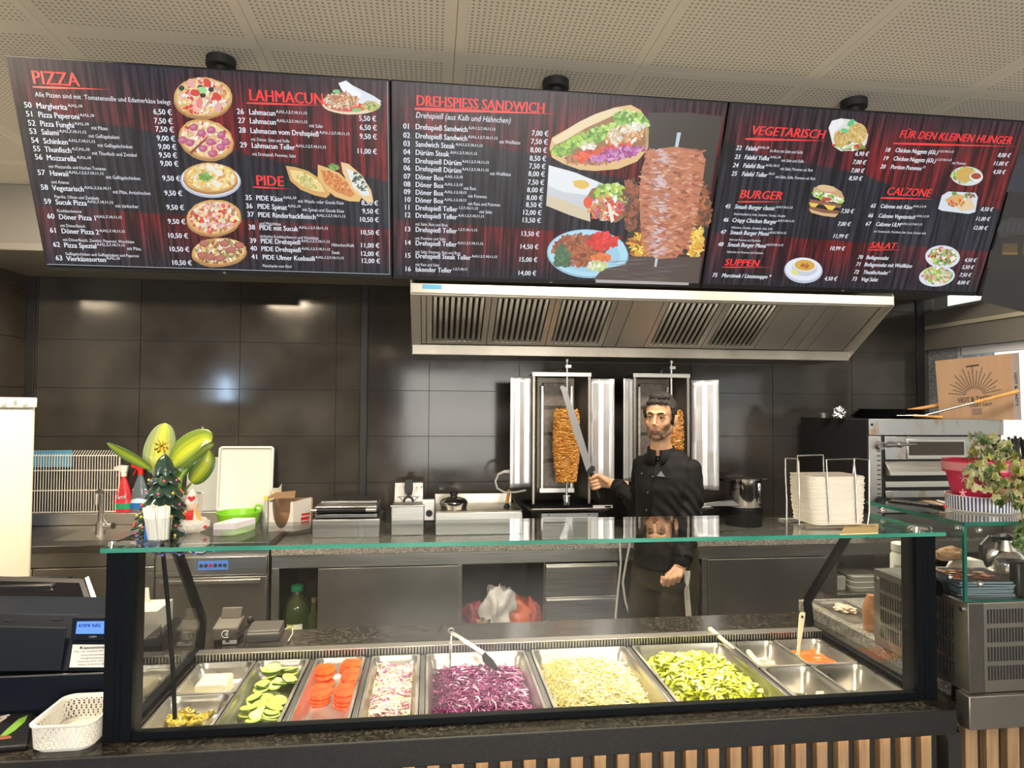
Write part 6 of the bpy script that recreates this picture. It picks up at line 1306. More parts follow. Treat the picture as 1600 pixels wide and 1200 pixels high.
def grill(xc, Y, label, wl, wr, rod_px, cone, seed):
    # xc: centre x of the burner housing, wl / wr: wing spans (x0, x1, angle)
    z0, z1 = 1.105, 1.868; hw = 0.172
    t_ = thing('kebab_grill', label, 'kebab grill', (xc, Y, ZG), 'vertical kebab grills')
    MB().box(xc-hw+0.02, xc+hw+0.005, Y-0.30, Y+0.12, ZG, 1.045).build('base', M['steel'], t_, bevel=0.003)
    MB().box(xc-hw+0.018, xc+hw+0.007, Y-0.304, Y-0.30, 1.030, 1.052).build('base_trim', M['steel_dark'], t_)
    MB().box(xc-hw+0.03, xc+0.01, Y-0.306, Y-0.30, 0.998, 1.004).build('drawer_slot', M['chrome'], t_)
    for xx in (xc-hw+0.06, xc+hw-0.05): MB().cyl((xx, Y-0.308, 1.042), (xx, Y-0.303, 1.042), 0.004, seg=10).build('screw', M['chrome'], t_)
    # drip tray
    mb = MB(); tr = [rr(xc-0.23, xc+0.25, Y-0.33, Y+0.10, 0.03, 1.072), rr(xc-0.225, xc+0.245, Y-0.325, Y+0.095, 0.03, 1.074), rr(xc-0.18, xc+0.20, Y-0.29, Y+0.06, 0.03, 1.056)]
    loft(mb, [rr(xc-0.19, xc+0.21, Y-0.30, Y+0.07, 0.03, 1.053)]+tr, True, True); mb.build('drip_tray', M['black'], t_)
    MB().tube([(xc-0.21, Y-0.31, 1.077), (xc+0.23, Y-0.31, 1.077)], 0.005, 8).build('tray_rail', M['steel'], t_)
    # housing: back plate, side cheeks, top bar
    MB().box(xc-hw+0.05, xc+hw-0.05, Y+0.085, Y+0.10, z0+0.02, z1-0.02).build('burner_back', mat('burner_back%d' % seed, (0.13, 0.11, 0.085), 0.4, 0.6), t_)
    for s_ in (-1, 1):
        MB().prism([(xc+s_*hw, Y-0.10, z0-0.01), (xc+s_*(hw-0.055), Y+0.09, z0+0.01), (xc+s_*(hw-0.055), Y+0.09, z1-0.01), (xc+s_*hw, Y-0.10, z1-0.005)], (s_, 0, 0), 0.004).build('side_cheek', M['cheek'], t_)
        MB().box(xc+s_*hw-0.008, xc+s_*hw+0.008, Y-0.112, Y-0.10, z0-0.03, z1).build('front_post', M['cheek'], t_, bevel=0.002)
    MB().box(xc-hw-0.012, xc+hw+0.012, Y-0.115, Y-0.095, z1-0.018, z1+0.008).build('top_bar', M['steel'], t_, bevel=0.002)
    MB().box(xc-hw, xc+hw, Y-0.10, Y+0.10, z1-0.006, z1-0.002).build('top_plate', M['steel_dark'], t_)
    # burners
    for k in range(4):
        zb = z0+0.06+k*0.168
        bo = MB().box(xc-hw+0.085, xc+hw-0.085, Y+0.055, Y+0.084, zb, zb+0.148).build('burner', mat('burner%d%d' % (seed, k), (0.14, 0.115, 0.095), 0.5, 0.2, col2=(0.20, 0.165, 0.14), scale=50) if k == 0 else M['_burn'], t_, bevel=0.003)
        if k == 0: M['_burn'] = bo.data.materials[0]
    for s_ in (-1, 1): MB().box(xc+s_*(hw-0.078)-0.008, xc+s_*(hw-0.078)+0.008, Y+0.04, Y+0.085, z0+0.03, z1-0.07).build('guide_rail', M['steel'], t_, bevel=0.002)
    MB().box(xc-hw+0.06, xc+hw-0.06, Y+0.03, Y+0.08, z0+0.02, z0+0.05).build('lower_rail', M['steel'], t_, bevel=0.002)
    # foil wings
    for (a, b_, ya, yb, zz0, zz1) in (wl, wr):
        n = 5; prof = []
        for k in range(n+1):
            f_ = k/n; prof.append((a+(b_-a)*f_, ya+(yb-ya)*f_+0.005*(1 if k % 2 else -1)*(1 if 0 < k < n else 0)))
        vs = []; NZ = 22
        for j in range(NZ+1):
            for k, (x, y) in enumerate(prof):
                z = zz0+(zz1-zz0)*j/NZ; vs.append((x, y+0.003*noise.noise(Vector((x*30, z*14, seed))), z+0.004*noise.noise(Vector((x*40, seed, j))) if j in (0, NZ) else z))
        m9 = n+1; mb = MB(); mb.add(vs, [(j*m9+k, j*m9+k+1, (j+1)*m9+k+1, (j+1)*m9+k) for j in range(NZ) for k in range(n)])
        mb.build('foil_wing', M['foil'], t_, solid=0.004, angle=20)
    # rod and motor
    xr, yr = rod_px; c9 = (xr, yr)
    MB().cyl((xr, yr, 1.074), (xr, yr, z1+0.045), 0.0075, seg=12).build('spit_rod', M['steel'], t_)
    MB().cyl((xr, yr, 1.070), (xr, yr, 1.125), 0.024, 0.022, 20).build('spit_foot', M['chrome'], t_)
    mb = MB(); mb.box(xr-0.012, xr+0.026, yr-0.01, yr+0.14, z1+0.035, z1+0.055); mb.build('rod_bracket', M['steel'], t_, bevel=0.002)
    MB().lathe((xr, yr, z1+0.052), [(0.006, 0), (0.006, 0.018), (0.013, 0.020), (0.013, 0.038), (0.010, 0.042)], 14).build('rod_knob', M['chrome'], t_)
    MB().bar((xr, yr+0.14, z1+0.045), (xr-0.03, yr+0.16, z1-0.01), 0.012, 0.012).build('rod_stay', M['steel_dark'], t_)
    return t_
Yk1 = 4.08
xr1 = X_(885.5, 3.98, 700)
g1 = grill(X_(877, Yk1-0.1, 680), Yk1, 'kebab grill the man is carving at, with foil wings and a roasting spit', (X_(796, 3.97, 680), X_(834, 3.97, 680), 3.93, 3.99, Z_(800, 762, 3.95), Z_(800, 590, 3.95)), (X_(920, 3.97, 680), X_(957, 3.95, 680), 3.99, 3.91, Z_(940, 762, 3.95), Z_(940, 592, 3.95)), (xr1, 3.98), True, 1)
zb1 = Z_(885, 752, 3.98); zt1 = Z_(885, 640, 3.98); rad = (X_(903, 3.98, 700)-X_(867, 3.98, 700))/2
spit((xr1-0.003, 3.98), zb1, zt1, rad, 'kebab_meat', 'tall golden brown kebab meat on the spit beside the long knife', 1500, 3)
xr2 = X_(1049, 3.98, 700)
g2 = grill(X_(1033, Yk1-0.1, 680), Yk1, 'kebab grill behind the man, its foil wings catching grey light', (X_(973, 3.90, 680), X_(990, 3.99, 680), 3.88, 3.99, Z_(980, 752, 3.95), Z_(980, 592, 3.95)), (X_(1082, 3.97, 680), X_(1121, 3.93, 680), 3.99, 3.91, Z_(1100, 765, 3.95), Z_(1100, 594, 3.95)), (xr2, 3.98), True, 2)
spit((X_(1053, 3.98, 700), 3.98), Z_(1050, 735, 3.98), Z_(1050, 642, 3.98), 0.05, 'kebab_meat', 'second kebab spit of meat half hidden behind the man', 400, 5)
tag(MB().tube([at(799, 737, 3.99), at(788, 737, 4.0), at(779, 741, 4.02), at(774, 752, 4.03), at(777, 763, 4.04), at(788, 769, 4.05), at(805, 769, 4.06), at(822, 766, 4.05)], [0.013, 0.010, 0.007, 0.006, 0.006, 0.006, 0.006, 0.006], 10).build('power_cable', mat('cable_grey', (0.55, 0.54, 0.50), 0.5)), 'thick pale cable looping out beside the left foil wing', 'cable')
ths = at(942, 784, 3.78); tmo = thing('thermometer', 'flat white thermometer lying on the drip tray by the hand', 'thermometer', ths)
MB().box(ths.x-0.058, ths.x+0.058, ths.y-0.003, ths.y+0.010, 1.078, 1.094).build('case', M['white_plastic'], tmo, bevel=0.002)
MB().box(ths.x+0.012, ths.x+0.048, ths.y-0.0038, ths.y-0.003, 1.081, 1.091).build('display', M['black'], tmo)
# blade lying on the second tray
tag(MB().prism([at(1098, 788, 3.80), at(1145, 782, 3.80), at(1158, 790, 3.80), at(1100, 791, 3.80)], (0, 1, 0.1), 0.02).build('steel_scoop', M['steel_h']), 'flat steel scoop lying on the tray beside the stock pot', 'scoop')
# ---- stock pot
Yp = 4.15; c = loc_on(1162, Yp); R_ = (X_(1188, Yp, 770)-X_(1138, Yp, 770))/2; zt = Z_(1162, 748, Yp)
pot = thing('stock_pot', 'shiny steel pot with black grips behind the second kebab grill', 'pot', c)
c.z = 1.02
MB().lathe((c.x, c.y, ZG), [(R_*1.05, 0), (R_*1.08, 0.11), (R_*0.9, 0.12)], 32).build('stand', M['black'], pot)
MB().lathe(c, [(R_*0.97, 0.001), (R_, 0.01), (R_, zt-c.z), (R_*1.04, zt-c.z+0.004), (R_*1.04, zt-c.z+0.008), (R_*0.6, zt-c.z+0.016), (R_*0.1, zt-c.z+0.020)], 40).build('vessel', M['chrome'], pot)
MB().tube([(c.x+R_*1.0, Yp-0.02, zt-0.01), (c.x+R_*1.35, Yp-0.03, zt-0.004), (c.x+R_*1.45, Yp, zt-0.004), (c.x+R_*1.0, Yp+0.03, zt-0.01)], 0.008, 8).build('grip', M['black'], pot)
MB().tube([(c.x-R_*1.0, Yp-0.02, zt-0.01), (c.x-R_*1.35, Yp-0.03, zt-0.004), (c.x-R_*1.45, Yp, zt-0.004), (c.x-R_*1.0, Yp+0.03, zt-0.01)], 0.008, 8).build('grip', M['black'], pot)
MB().box(c.x+0.052, c.x+0.068, Yp-R_*0.92, Yp-R_*0.82, c.z+0.03, zt-0.02).build('gauge', M['chrome'], pot, bevel=0.003)
# ---- pizza oven
OX, OY, OZ0, OZ1 = 2.562, 3.62, 0.92, 1.606
OX1 = 3.44
ov = thing('pizza_oven', 'big twin-deck steel pizza oven with a black side and scorch marks', 'oven', ((OX+OX1)/2, OY, ZG))
MB().box(OX, OX1, OY+0.012, YB-0.06, ZG+0.001, OZ1-0.004).build('body', M['blackmat'], ov, bevel=0.003)
def scorch(name):
    m_ = mat(name, (0.36, 0.36, 0.37), 0.30, 1.0, col2=(0.30, 0.15, 0.05), scale=5.5, stretch=(1.6, 1, 0.9), lo=0.54, hi=0.72, detail=3); return m_
SCO = scorch('scorched_steel')
MB().box(OX-0.001, OX1, OY-0.006, OY+0.011, Z_(1400, 680, OY), OZ1).build('top_fascia', SCO, ov, bevel=0.002)
xs1 = X_(1377, OY, 740)
sp_ = MB().box(OX, xs1, OY-0.003, OY+0.011, ZG+0.004, Z_(1400, 681, OY)).build('side_column', M['steel_door'], ov, bevel=0.002)
mb = MB()
for k in range(17):
    z = Z_(1370, 690+k*7.4, OY); mb.box(OX+0.050, OX+0.072, OY-0.0042, OY-0.003, z-0.003, z+0.003)
mb.build('vent_marks', M['black'], sp_, smooth=False)
MB().cyl((OX+0.018, OY-0.009, 1.572), (OX+0.018, OY-0.006, 1.572), 0.008, seg=12).build('hole', M['black'], ov)
for pyk in (696, 782): 
    p = at(1373, pyk, OY); MB().cyl((p.x, OY-0.03, p.z), (p.x, OY-0.003, p.z), 0.024, 0.026, 20).build('knob', M['steel_dark'] if pyk == 696 else M['black'], ov)
MB().box(xs1, xs1+0.018, OY-0.001, OY+0.011, ZG+0.004, Z_(1400, 681, OY)).build('gap', M['black'], ov)
def deck(ztop_px, wtop, wbot, sbot_px):
    x0, x1 = xs1+0.02, OX1-0.02
    zt, zb = Z_(1450, ztop_px, OY), Z_(1450, 718, OY)
    d = MB().box(x0, x1, OY-0.008, OY+0.011, zb, zt).build('deck_door', SCO, ov, bevel=0.003)
    wx0, wx1 = X_(1418, OY, 700), X_(1503, OY, 700)
    MB().box(wx0-0.014, wx1+0.014, OY-0.014, OY-0.008, Z_(1450, 717, OY), Z_(1450, 686, OY)).build('window_frame', M['steel'], d, bevel=0.004)
    MB().box(wx0, wx1, OY-0.017, OY-0.0145, Z_(1450, 711, OY), Z_(1450, 690, OY)).build('window_glass', mat('oven_glass', (0.02, 0.012, 0.008), 0.08), d)
    return d
dk = deck(682, 690, 711, 718)
a, b_ = at(1385, 696, OY-0.05), at(1432, 694, OY-0.06)
MB().tube([a, a.lerp(b_, 0.35), a.lerp(b_, 0.4), a.lerp(b_, 0.48), a.lerp(b_, 0.55), b_], [0.013, 0.011, 0.018, 0.018, 0.010, 0.006], 12).build('handle', M['steel_dark'], ov)
x0, x1 = xs1+0.02, OX1-0.02
MB().prism([(x0, OY-0.002, Z_(1450, 720, OY)), (x0, OY-0.05, Z_(1450, 737, OY-0.05)), (x0, OY-0.05, Z_(1450, 743, OY-0.05)), (x0, OY-0.002, Z_(1450, 743, OY))], (1,0,0), x1-x0).build('landing_shelf', M['steel'], ov, bevel=0.002)
for za, zb in ((751, 761), (766, 777), (783, 800)):
    MB().box(x0, x1, OY-0.010, OY+0.011, Z_(1450, zb, OY), Z_(1450, za, OY)).build('lower_panel', SCO if za == 766 else M['steel'], ov, bevel=0.003)
MB().box(x0, x1, OY-0.004, OY+0.011, ZG+0.004, Z_(1450, 803, OY)).build('lower_deck', M['steel_dark'], ov)
# on the oven: black pans, foil, tools and the carton
zo = OZ1
def discs(c, R_, n, label):
    t_ = thing('pizza_pan', label, 'pan', c, 'black pizza pans stacked on the oven'); 
    MB().lathe(c, [(R_*0.9, 0.0), (R_, 0.018), (R_*1.01, 0.018), (R_*0.92, 0.003)], 40).build('pan_shell', M['black'], t_); return t_
cc_ = Vector((X_(1385, 3.98, 645), 3.98, zo))
for k in range(4): discs(cc_+Vector((0.01*k, 0.0, 0.001+0.0125*k)), 0.21-0.006*k, k, ['bottom', 'second', 'third', 'top'][k]+' black round pan of the stack on the oven')
c = Vector((X_(1286, 3.98, 645), 3.98, zo)); dsh = thing('small_tin', 'small round steel tin at the black corner of the oven', 'tin', c); MB().lathe(c, [(0.030, 0), (0.034, 0.028), (0.036, 0.028), (0.031, 0.003)], 20).build('shell', M['steel'], dsh)
blob('foil_ball', 'crumpled ball of aluminium foil beside the black pans', 'foil', (X_(1312, 3.85, 640), 3.85, zo+0.032), 0.034, mat('foil2', (0.8, 0.8, 0.8), 0.25, 1.0), 0.7, 9, 3, (1, .8, 1))
def tool(label, a, b_, split, r0, r1, blade=None, name='pizza_peel'):
    t_ = thing(name, label, 'oven tool', a); m_ = a.lerp(b_, split)
    MB().tube([a, m_], r0, 10).build('shaft', M['steel'], t_); MB().tube([m_, m_.lerp(b_, 0.5), b_], [r1, r1*0.9, r1*1.1], 10).build('handle', M['wood'], t_)
    if blade: blade(t_, a)
    return t_
Yt_ = 3.80
a, b_ = at(1445, 649, 3.70), at(1592, 611, 3.46); tool('long peel with a bright wooden grip pointing up to the right on the oven', a, b_, 0.54, 0.007, 0.011)
MB().bar(at(1400, 649, 3.78), at(1448, 649, 3.70), 0.07, 0.003).build('blade', M['steel'], [o for o in COL.objects if o.name == 'pizza_peel'][0])
a, b_ = at(1402, 645, 3.90), at(1476, 631, 3.82); tool('short brown wooden handled cutter lying across the pans', a, b_, 0.22, 0.007, 0.012)
a, b_ = at(1408, 648, 3.80), at(1472, 652, 3.72); tool('low wooden handled scraper lying flat at the oven edge', a, b_, 0.3, 0.005, 0.009)
# pizza carton leaning behind the oven
pc = thing('pizza_carton', 'large brown pizza carton with a printed sunburst leaning by the window', 'carton', (3.2, 3.75, OZ1))
A, B, C_ = at(1461, 564, 3.82), at(1580, 552, 3.55), at(1585, 656, 3.52)
n = (B-A).cross(C_-A).normalized(); n = n if n.y > 0 else -n
_d = _ray(1468, 655); D = CAM+_d*((A-CAM).dot(n)/_d.dot(n))
MB().prism([A, B, C_, D], n, 0.002).build('front_panel', M['card'], pc)
E1 = at(1592, 551, 3.585); F1 = at(1596, 656, 3.555)
sd_ = MB().prism([B, E1, F1, C_], n, 0.002).build('side_panel', mat('card_side', (0.36, 0.27, 0.24), 0.8), pc)
U_ = (B-A); V_ = (D-A); eps = -n*0.0012
def cp(u, v): return A+U_*u+V_*v+eps
INK = mat('brown_ink', (0.035, 0.025, 0.02), 0.8)
mb = MB(); ux, vx = 0.49, 0.66
for k in range(17):
    a = PI*(0.06+0.88*k/16); r0, r1 = 0.14, (0.30 if k % 2 else 0.36)+0.05*math.sin(a)
    p0 = cp(ux-0.8*r0*math.cos(a), vx-0.9*r0*math.sin(a)*0.9-0.02); p1 = cp(ux-0.95*r1*math.cos(a), vx-1.25*r1*math.sin(a)); mb.bar(p0, p1, 0.0035, 0.0008, up=n)
un, vn = U_.normalized(), -V_.normalized()
put_text(mb, 'HOT & TASTY', cp(ux, 0.745), un, vn, 0.046, width=0.17, align='C', bold=0.0008); put_text(mb, 'EVERY DAY!', cp(ux+0.07, 0.83), un, vn, 0.030, width=0.11, align='C', bold=0.0006)
put_text(mb, 'PIZZABOX', cp(ux, 0.16), un, vn, 0.020, width=0.075, align='C', bold=0.0006) if False else mb.bar(cp(0.41, 0.15), cp(0.58, 0.14), 0.010, 0.0008, up=n)
mb.build('printed_sunburst', INK, pc, smooth=False)
MB().prism([cp(0.44, 0.86), cp(0.57, 0.85), cp(0.57, 0.95), cp(0.44, 0.96)], -n, 0.0006).build('printed_square', mat('ink_soft', (0.17, 0.10, 0.07), 0.8), pc)
mb = MB(); n2 = (E1-B).cross(C_-B).normalized(); n2 = n2 if n2.y < 0 else -n2
put_text(mb, 'HOT & TASTY', B+(E1-B)*0.22+(C_-B)*0.30+n2*0.0012, (C_-B).normalized(), (E1-B).normalized(), 0.050, width=0.20, bold=0.0008); mb.build('printed_name', INK, sd_, smooth=False)
# ================================================================ ON THE GLASS TOP
ZS = 1.3452
# ---- ceramic tree
tc_ = atz(256, 845, ZS); tc_.y = 1.80; tc_.x = X_(256, 1.80, 780)
tr_ = thing('ceramic_tree', 'small dark green ceramic tree with lights and a gold bow on top', 'tree ornament', tc_)
TG = mat('glazed_green', (0.012, 0.038, 0.028), 0.18, 0.0, col2=(0.04, 0.085, 0.055), scale=50, coat=0.7)
pxm = 1034/(1.80*math.cos(YAW)+tc_.x*math.sin(YAW))
tiers = [(738, 14, 703), (753, 19, 736), (772, 23, 750), (790, 27, 768), (806, 32, 786), (820, 36, 803), (835, 33, 818)]
rt = random.Random(5); orn = MB()
for ti, (yb_, r_, yt_) in enumerate(tiers):
    zb_ = Z_(256, yb_, 1.80); zt_ = Z_(256, yt_, 1.80); R_ = r_*1.22/pxm; nl = 6+ti; seg = nl*6; mb = MB(); ph = ti*0.4
    rings = []
    for f_, (rf_, dz) in enumerate([(0.42 if ti else 0.05, 0.85), (0.66, 0.50), (0.90, 0.22), (1.0, 0.02), (0.97, -0.10), (0.4, 0.15)]):
        ring = []
        for k in range(seg):
            a = 2*PI*k/seg; lob = abs(math.cos(nl*(a+ph)/2)); s_ = (0.74+0.28*lob) if rf_ > 0.6 else 1
            ring.append((tc_.x+R_*rf_*s_*math.cos(a), tc_.y+R_*rf_*s_*math.sin(a), zb_+(zt_-zb_)*dz-(0.006*(1-lob)*(-1 if rf_ > 0.6 else 0))-0.004*lob*(rf_ > 0.8)))
        rings.append(ring)
    loft(mb, rings, True, True); mb.build('tier', TG, tr_, angle=50)
    if ti:
        for k in range(nl):
            a = 2*PI*k/nl-ph+PI/nl*0.2; c = rt.choice([(0.85,0.60,0.05),(0.75,0.08,0.05),(0.9,0.7,0.1),(0.2,0.25,0.6),(0.6,0.1,0.3)])
            orn.ball((tc_.x+R_*0.93*math.cos(a), tc_.y+R_*0.93*math.sin(a), zb_+0.006), 0.0034, 7, 5, col=c)
o = orn.build('small_lights', mat('ornament', (1,1,1), 0.2, attr=True, coat=0.5), tr_); o['kind'] = 'stuff'
bw = at(252, 697, 1.80); mb = MB()
for a in (0.5, 1.2, 2.0, 2.7, 3.7, 4.3, 5.2, 5.8): mb.add([bw, bw+Vector((0.014*math.cos(a-0.25), -0.004, 0.014*math.sin(a-0.25))), bw+Vector((0.021*math.cos(a), 0, 0.021*math.sin(a))), bw+Vector((0.014*math.cos(a+0.25), 0.004, 0.014*math.sin(a+0.25)))], [(0,1,2,3)])
mb.build('gold_bow', mat('gold', (0.85, 0.55, 0.08), 0.25, 0.8), tr_, solid=0.001)
MB().cyl((tc_.x, tc_.y, ZS), (tc_.x, tc_.y, Z_(256, 826, 1.80)), 0.018, 0.014, 14).build('trunk', TG, tr_)
gc0 = atz(230, 846, ZS); gft = thing('gift_box', 'tiny blue present with dark ribbon below the ceramic tree', 'gift box', gc0)
MB().cbox(gc0+Vector((0.004, 0.024, 0.020)), (0.030, 0.030, 0.039)).build('box', mat('blue_gift', (0.02, 0.16, 0.62), 0.3), gft, bevel=0.001)
mb = MB(); mb.cbox(gc0+Vector((0.004, 0.024, 0.020)), (0.005, 0.0312, 0.0402)); mb.cbox(gc0+Vector((0.004, 0.024, 0.020)), (0.0312, 0.0312, 0.003)); mb.build('ribbon', mat('dark_ribbon', (0.03, 0.03, 0.12), 0.4), gft)
# ---- tumbler of paper-wrapped straws
sc0 = Vector((X_(248, 1.668, 830), 1.668, ZS)); rg_ = 18/pxm
tm = thing('straw_glass', 'clear tumbler holding white paper straws in front of the tree', 'glass', sc0); hz = Z_(248, 808, 1.668)-ZS
MB().lathe(sc0, [(rg_*0.78, 0), (rg_*0.80, 0.004), (rg_, hz), (rg_*0.95, hz), (rg_*0.76, 0.008), (0.001, 0.008)], 28, cap=False).build('tumbler', pane_mat('tumbler_glass', (0.95, 0.96, 0.96), 1.5), tm)
rs = random.Random(2); nst = 34
WST = mat('straw_paper', (0.84, 0.82, 0.78), 0.7)
for k in range(nst):
    a = rs.uniform(0, 2*PI); q = math.sqrt(rs.random()); bx_, by_ = rg_*0.62*q*math.cos(a), rg_*0.55*q*math.sin(a)
    h = Z_(248, 790, 1.668)-ZS-0.004+rs.uniform(-0.006, 0.004); w = 0.0044
    mb = MB(); p0 = sc0+Vector((bx_, by_, 0.010)); p1 = sc0+Vector((bx_*1.5-0.006, by_*1.4, h)); mb.bar(p0, p1, w*2.1, 0.0035, up=(0, 1, 0.0))
    o = mb.build('paper_straw', WST, bevel=0.0006, segs=1); tag(o, 'white paper-wrapped straw in the bundle standing in the tumbler', 'straw', 'straws in the tumbler')
# ---- angel figurine
fa = atz(300, 840, ZS); fa.y = 1.80; fa.x = X_(300, 1.80, 820); k_ = 1/pxm
an = thing('angel_figurine', 'small gnome angel in a white hat with a red heart', 'figurine', fa)
FLF = mat('white_fluff', (0.78, 0.74, 0.68), 0.9, bump=1.0, bscale=150)
mb = MB(); mb.ball((0,0,0), 1, 30, 18); vs = []
for v in mb.v:
    q = Vector(v); d = 1+0.14*noise.noise(q*4)+0.06*noise.noise(q*11); vs.append((fa.x+q.x*26*k_*d, fa.y+q.y*20*k_*d, max(ZS, ZS+13*k_+q.z*13*k_*d)))
mb.v = vs; mb.build('fluffy_base', FLF, an, angle=80)
z0 = ZS+14*k_
MB().lathe((fa.x, fa.y, z0), [(15*k_, 0), (14*k_, 6*k_), (9*k_, 18*k_), (6*k_, 26*k_)], 22).build('gown', mat('gown', (0.80, 0.76, 0.70), 0.8), an)
MB().prism([(fa.x-7*k_, fa.y-15*k_, z0+0*k_), (fa.x+6*k_, fa.y-15*k_, z0+0*k_), (fa.x+5*k_, fa.y-8*k_, z0+22*k_), (fa.x-5*k_, fa.y-8*k_, z0+22*k_)], (0,-1,0), 0.002).build('red_apron', M['redp'], an, bevel=0.001)
hd_ = (fa.x+1*k_, fa.y-2*k_, z0+29*k_); MB().ball(hd_, 9*k_, 16, 10).build('head', mat('doll_skin', (0.72, 0.50, 0.34), 0.6), an)
MB().lathe((fa.x+0*k_, fa.y, z0+31*k_), [(11*k_, 0), (11.5*k_, 3*k_), (9*k_, 10*k_), (6*k_, 17*k_), (3*k_, 21*k_), (0.5*k_, 23*k_)], 20).build('hat', FLF, an)
hx_ = Vector((fa.x+2*k_, fa.y-9.6*k_, z0+40*k_)); pts = [hx_+Vector((5.5*k_*math.sin(a)**3, 0, (4.4*math.cos(a)-1.7*math.cos(2*a)-0.7*math.cos(3*a))*k_*0.95)) for a in [2*PI*j/22 for j in range(22)]]
MB().prism(pts, (0, -1, 0), 0.002).build('red_heart', M['redp'], an)
for s_ in (-1, 1): MB().tube([(fa.x+s_*7*k_, fa.y-4*k_, z0+20*k_), (fa.x+s_*12*k_, fa.y-8*k_, z0+12*k_), (fa.x+s_*(13 if s_ < 0 else 17)*k_, fa.y-9*k_, z0+4*k_)], [3*k_, 3*k_, 2.2*k_], 8).build('arm', mat('ochre%d' % s_, (0.70, 0.42, 0.10), 0.5), an)
MB().tube([(fa.x+15*k_, fa.y-8*k_, z0+6*k_), (fa.x+20*k_, fa.y-8*k_, z0-2*k_), (fa.x+24*k_, fa.y-9*k_, z0-5*k_)], [2.5*k_, 3*k_, 2.5*k_], 8).build('red_stocking', M['redp'], an)
# ---- potted dumb cane
Yv = 1.885; pc0 = Vector((X_(292, Yv, 800), Yv, ZS))
pl_ = thing('potted_plant', 'broad leaved plant with yellow green leaves in a white pot', 'plant', pc0)
zt = Z_(292, 771, Yv)-ZS; rp0 = 19*k_*1.02; rp1 = 24*k_*1.02
MB().lathe(pc0, [(rp0, 0), (rp1*0.93, zt*0.6), (rp1, zt), (rp1*0.93, zt), (rp1*0.90, zt-0.010)], 36, cap=False).build('pot', M['white_plastic'], pl_)
MB().lathe(pc0+Vector((0,0,zt-0.012)), [(0.001, 0), (rp1*0.9, 0.0)], 24, cap=False).build('soil', mat('soil', (0.03, 0.02, 0.012), 0.9), pl_)
LEAFM = mat('leaf_bright', (1, 1, 1), 0.32, attr=True, coat=0.2)
def leaf(name, parent, sp3, w, fold=0.15, cc=(0.62, 0.70, 0.05), ce=(0.10, 0.20, 0.03), nrm=Vector((0, -1, 0.1)), rib=True, m_=None, n=14, droop=0.0, shape=0.9):
    # spine through points, half width w, face colours from a bright midrib to a dark rim
    P_ = [Vector(p) for p in sp3]; pts = []
    for i in range(n+1):
        t9 = i/n*(len(P_)-1); a = min(int(t9), len(P_)-2); f_ = t9-a
        p0 = P_[max(a-1, 0)]; p1 = P_[a]; p2 = P_[a+1]; p3 = P_[min(a+2, len(P_)-1)]
        pts.append(0.5*((2*p1)+(p2-p0)*f_+(2*p0-5*p1+4*p2-p3)*f_*f_+(3*p1-p0-3*p2+p3)*f_**3))
    cr = [-1, -0.82, -0.55, -0.25, 0, 0.25, 0.55, 0.82, 1]; vs = []
    for i, p in enumerate(pts):
        f_ = i/n; d = (pts[min(i+1, n)]-pts[max(i-1, 0)]).normalized(); sd = d.cross(nrm).normalized(); nn = sd.cross(d).normalized()
        ww = w*(math.sin(PI*min(1, f_**shape*1.0))**0.75 if 0 < f_ < 1 else 0.01)
        for c in cr: vs.append(p+sd*c*ww+nn*(abs(c)*ww*fold+0.03*ww*math.sin(f_*9+c*2))-Vector((0, 0, droop*ww*c*c)))
    mb = MB(); m9 = len(cr); mb.v = [tuple(v) for v in vs]
    for i in range(n):
        for k in range(m9-1):
            c = abs((cr[k]+cr[k+1])/2); f_ = min(1.0, max(0, (c-0.18)/0.62)); jj = 1.0
            col = tuple((a*(1-f_)+b_*f_)*jj for a, b_ in zip(cc, ce)); q = i*m9+k
            mb.f.append((q, q+1, q+m9+1, q+m9)); mb.c.append(col)
    o = mb.build(name, m_ or LEAFM, parent, solid=0.0008, angle=60); 
    return o
def ap(lst): return [at(x, y, Y) for x, y, Y in lst]
leaf('leaf', pl_, ap([(250,742,1.90),(249,722,1.90),(252,696,1.91),(256,672,1.92),(258,661,1.925)]), 26*k_, 0.10, (0.50,0.54,0.05), (0.20,0.26,0.13), shape=0.72)
leaf('leaf', pl_, ap([(238,734,1.88),(214,719,1.86),(188,704,1.84),(167,692,1.83)]), 10*k_, 0.2, (0.34,0.42,0.03), (0.10,0.19,0.05), nrm=Vector((0.2,-0.8,-0.6)))
leaf('leaf', pl_, ap([(263,737,1.87),(278,716,1.85),(300,698,1.84),(320,687,1.83),(331,690,1.82)]), 25*k_, 0.25, (0.42,0.48,0.03), (0.13,0.22,0.03), nrm=Vector((-0.3,-0.8,0.5)))
leaf('leaf', pl_, ap([(268,740,1.90),(290,722,1.90),(314,706,1.89),(334,693,1.88)]), 9*k_, 0.3, (0.34,0.46,0.07), (0.15,0.26,0.08), nrm=Vector((0,-0.8,-0.6)))
leaf('leaf', pl_, ap([(299,754,1.86),(310,742,1.85),(324,722,1.84),(327,703,1.85)]), 15*k_, 0.35, (0.40,0.46,0.04), (0.05,0.11,0.02), nrm=Vector((0.2,-1,0.0)))
leaf('leaf', pl_, ap([(272,748,1.90),(284,738,1.90),(296,722,1.91),(304,706,1.92)]), 10*k_, 0.3, (0.20,0.30,0.05), (0.08,0.17,0.04))
leaf('leaf', pl_, ap([(322,690,1.90),(320,680,1.90),(316,666,1.90)]), 3.2*k_, 0.2, (0.30,0.42,0.14), (0.20,0.30,0.12))
STM = mat('stem', (0.20, 0.34, 0.05), 0.4)
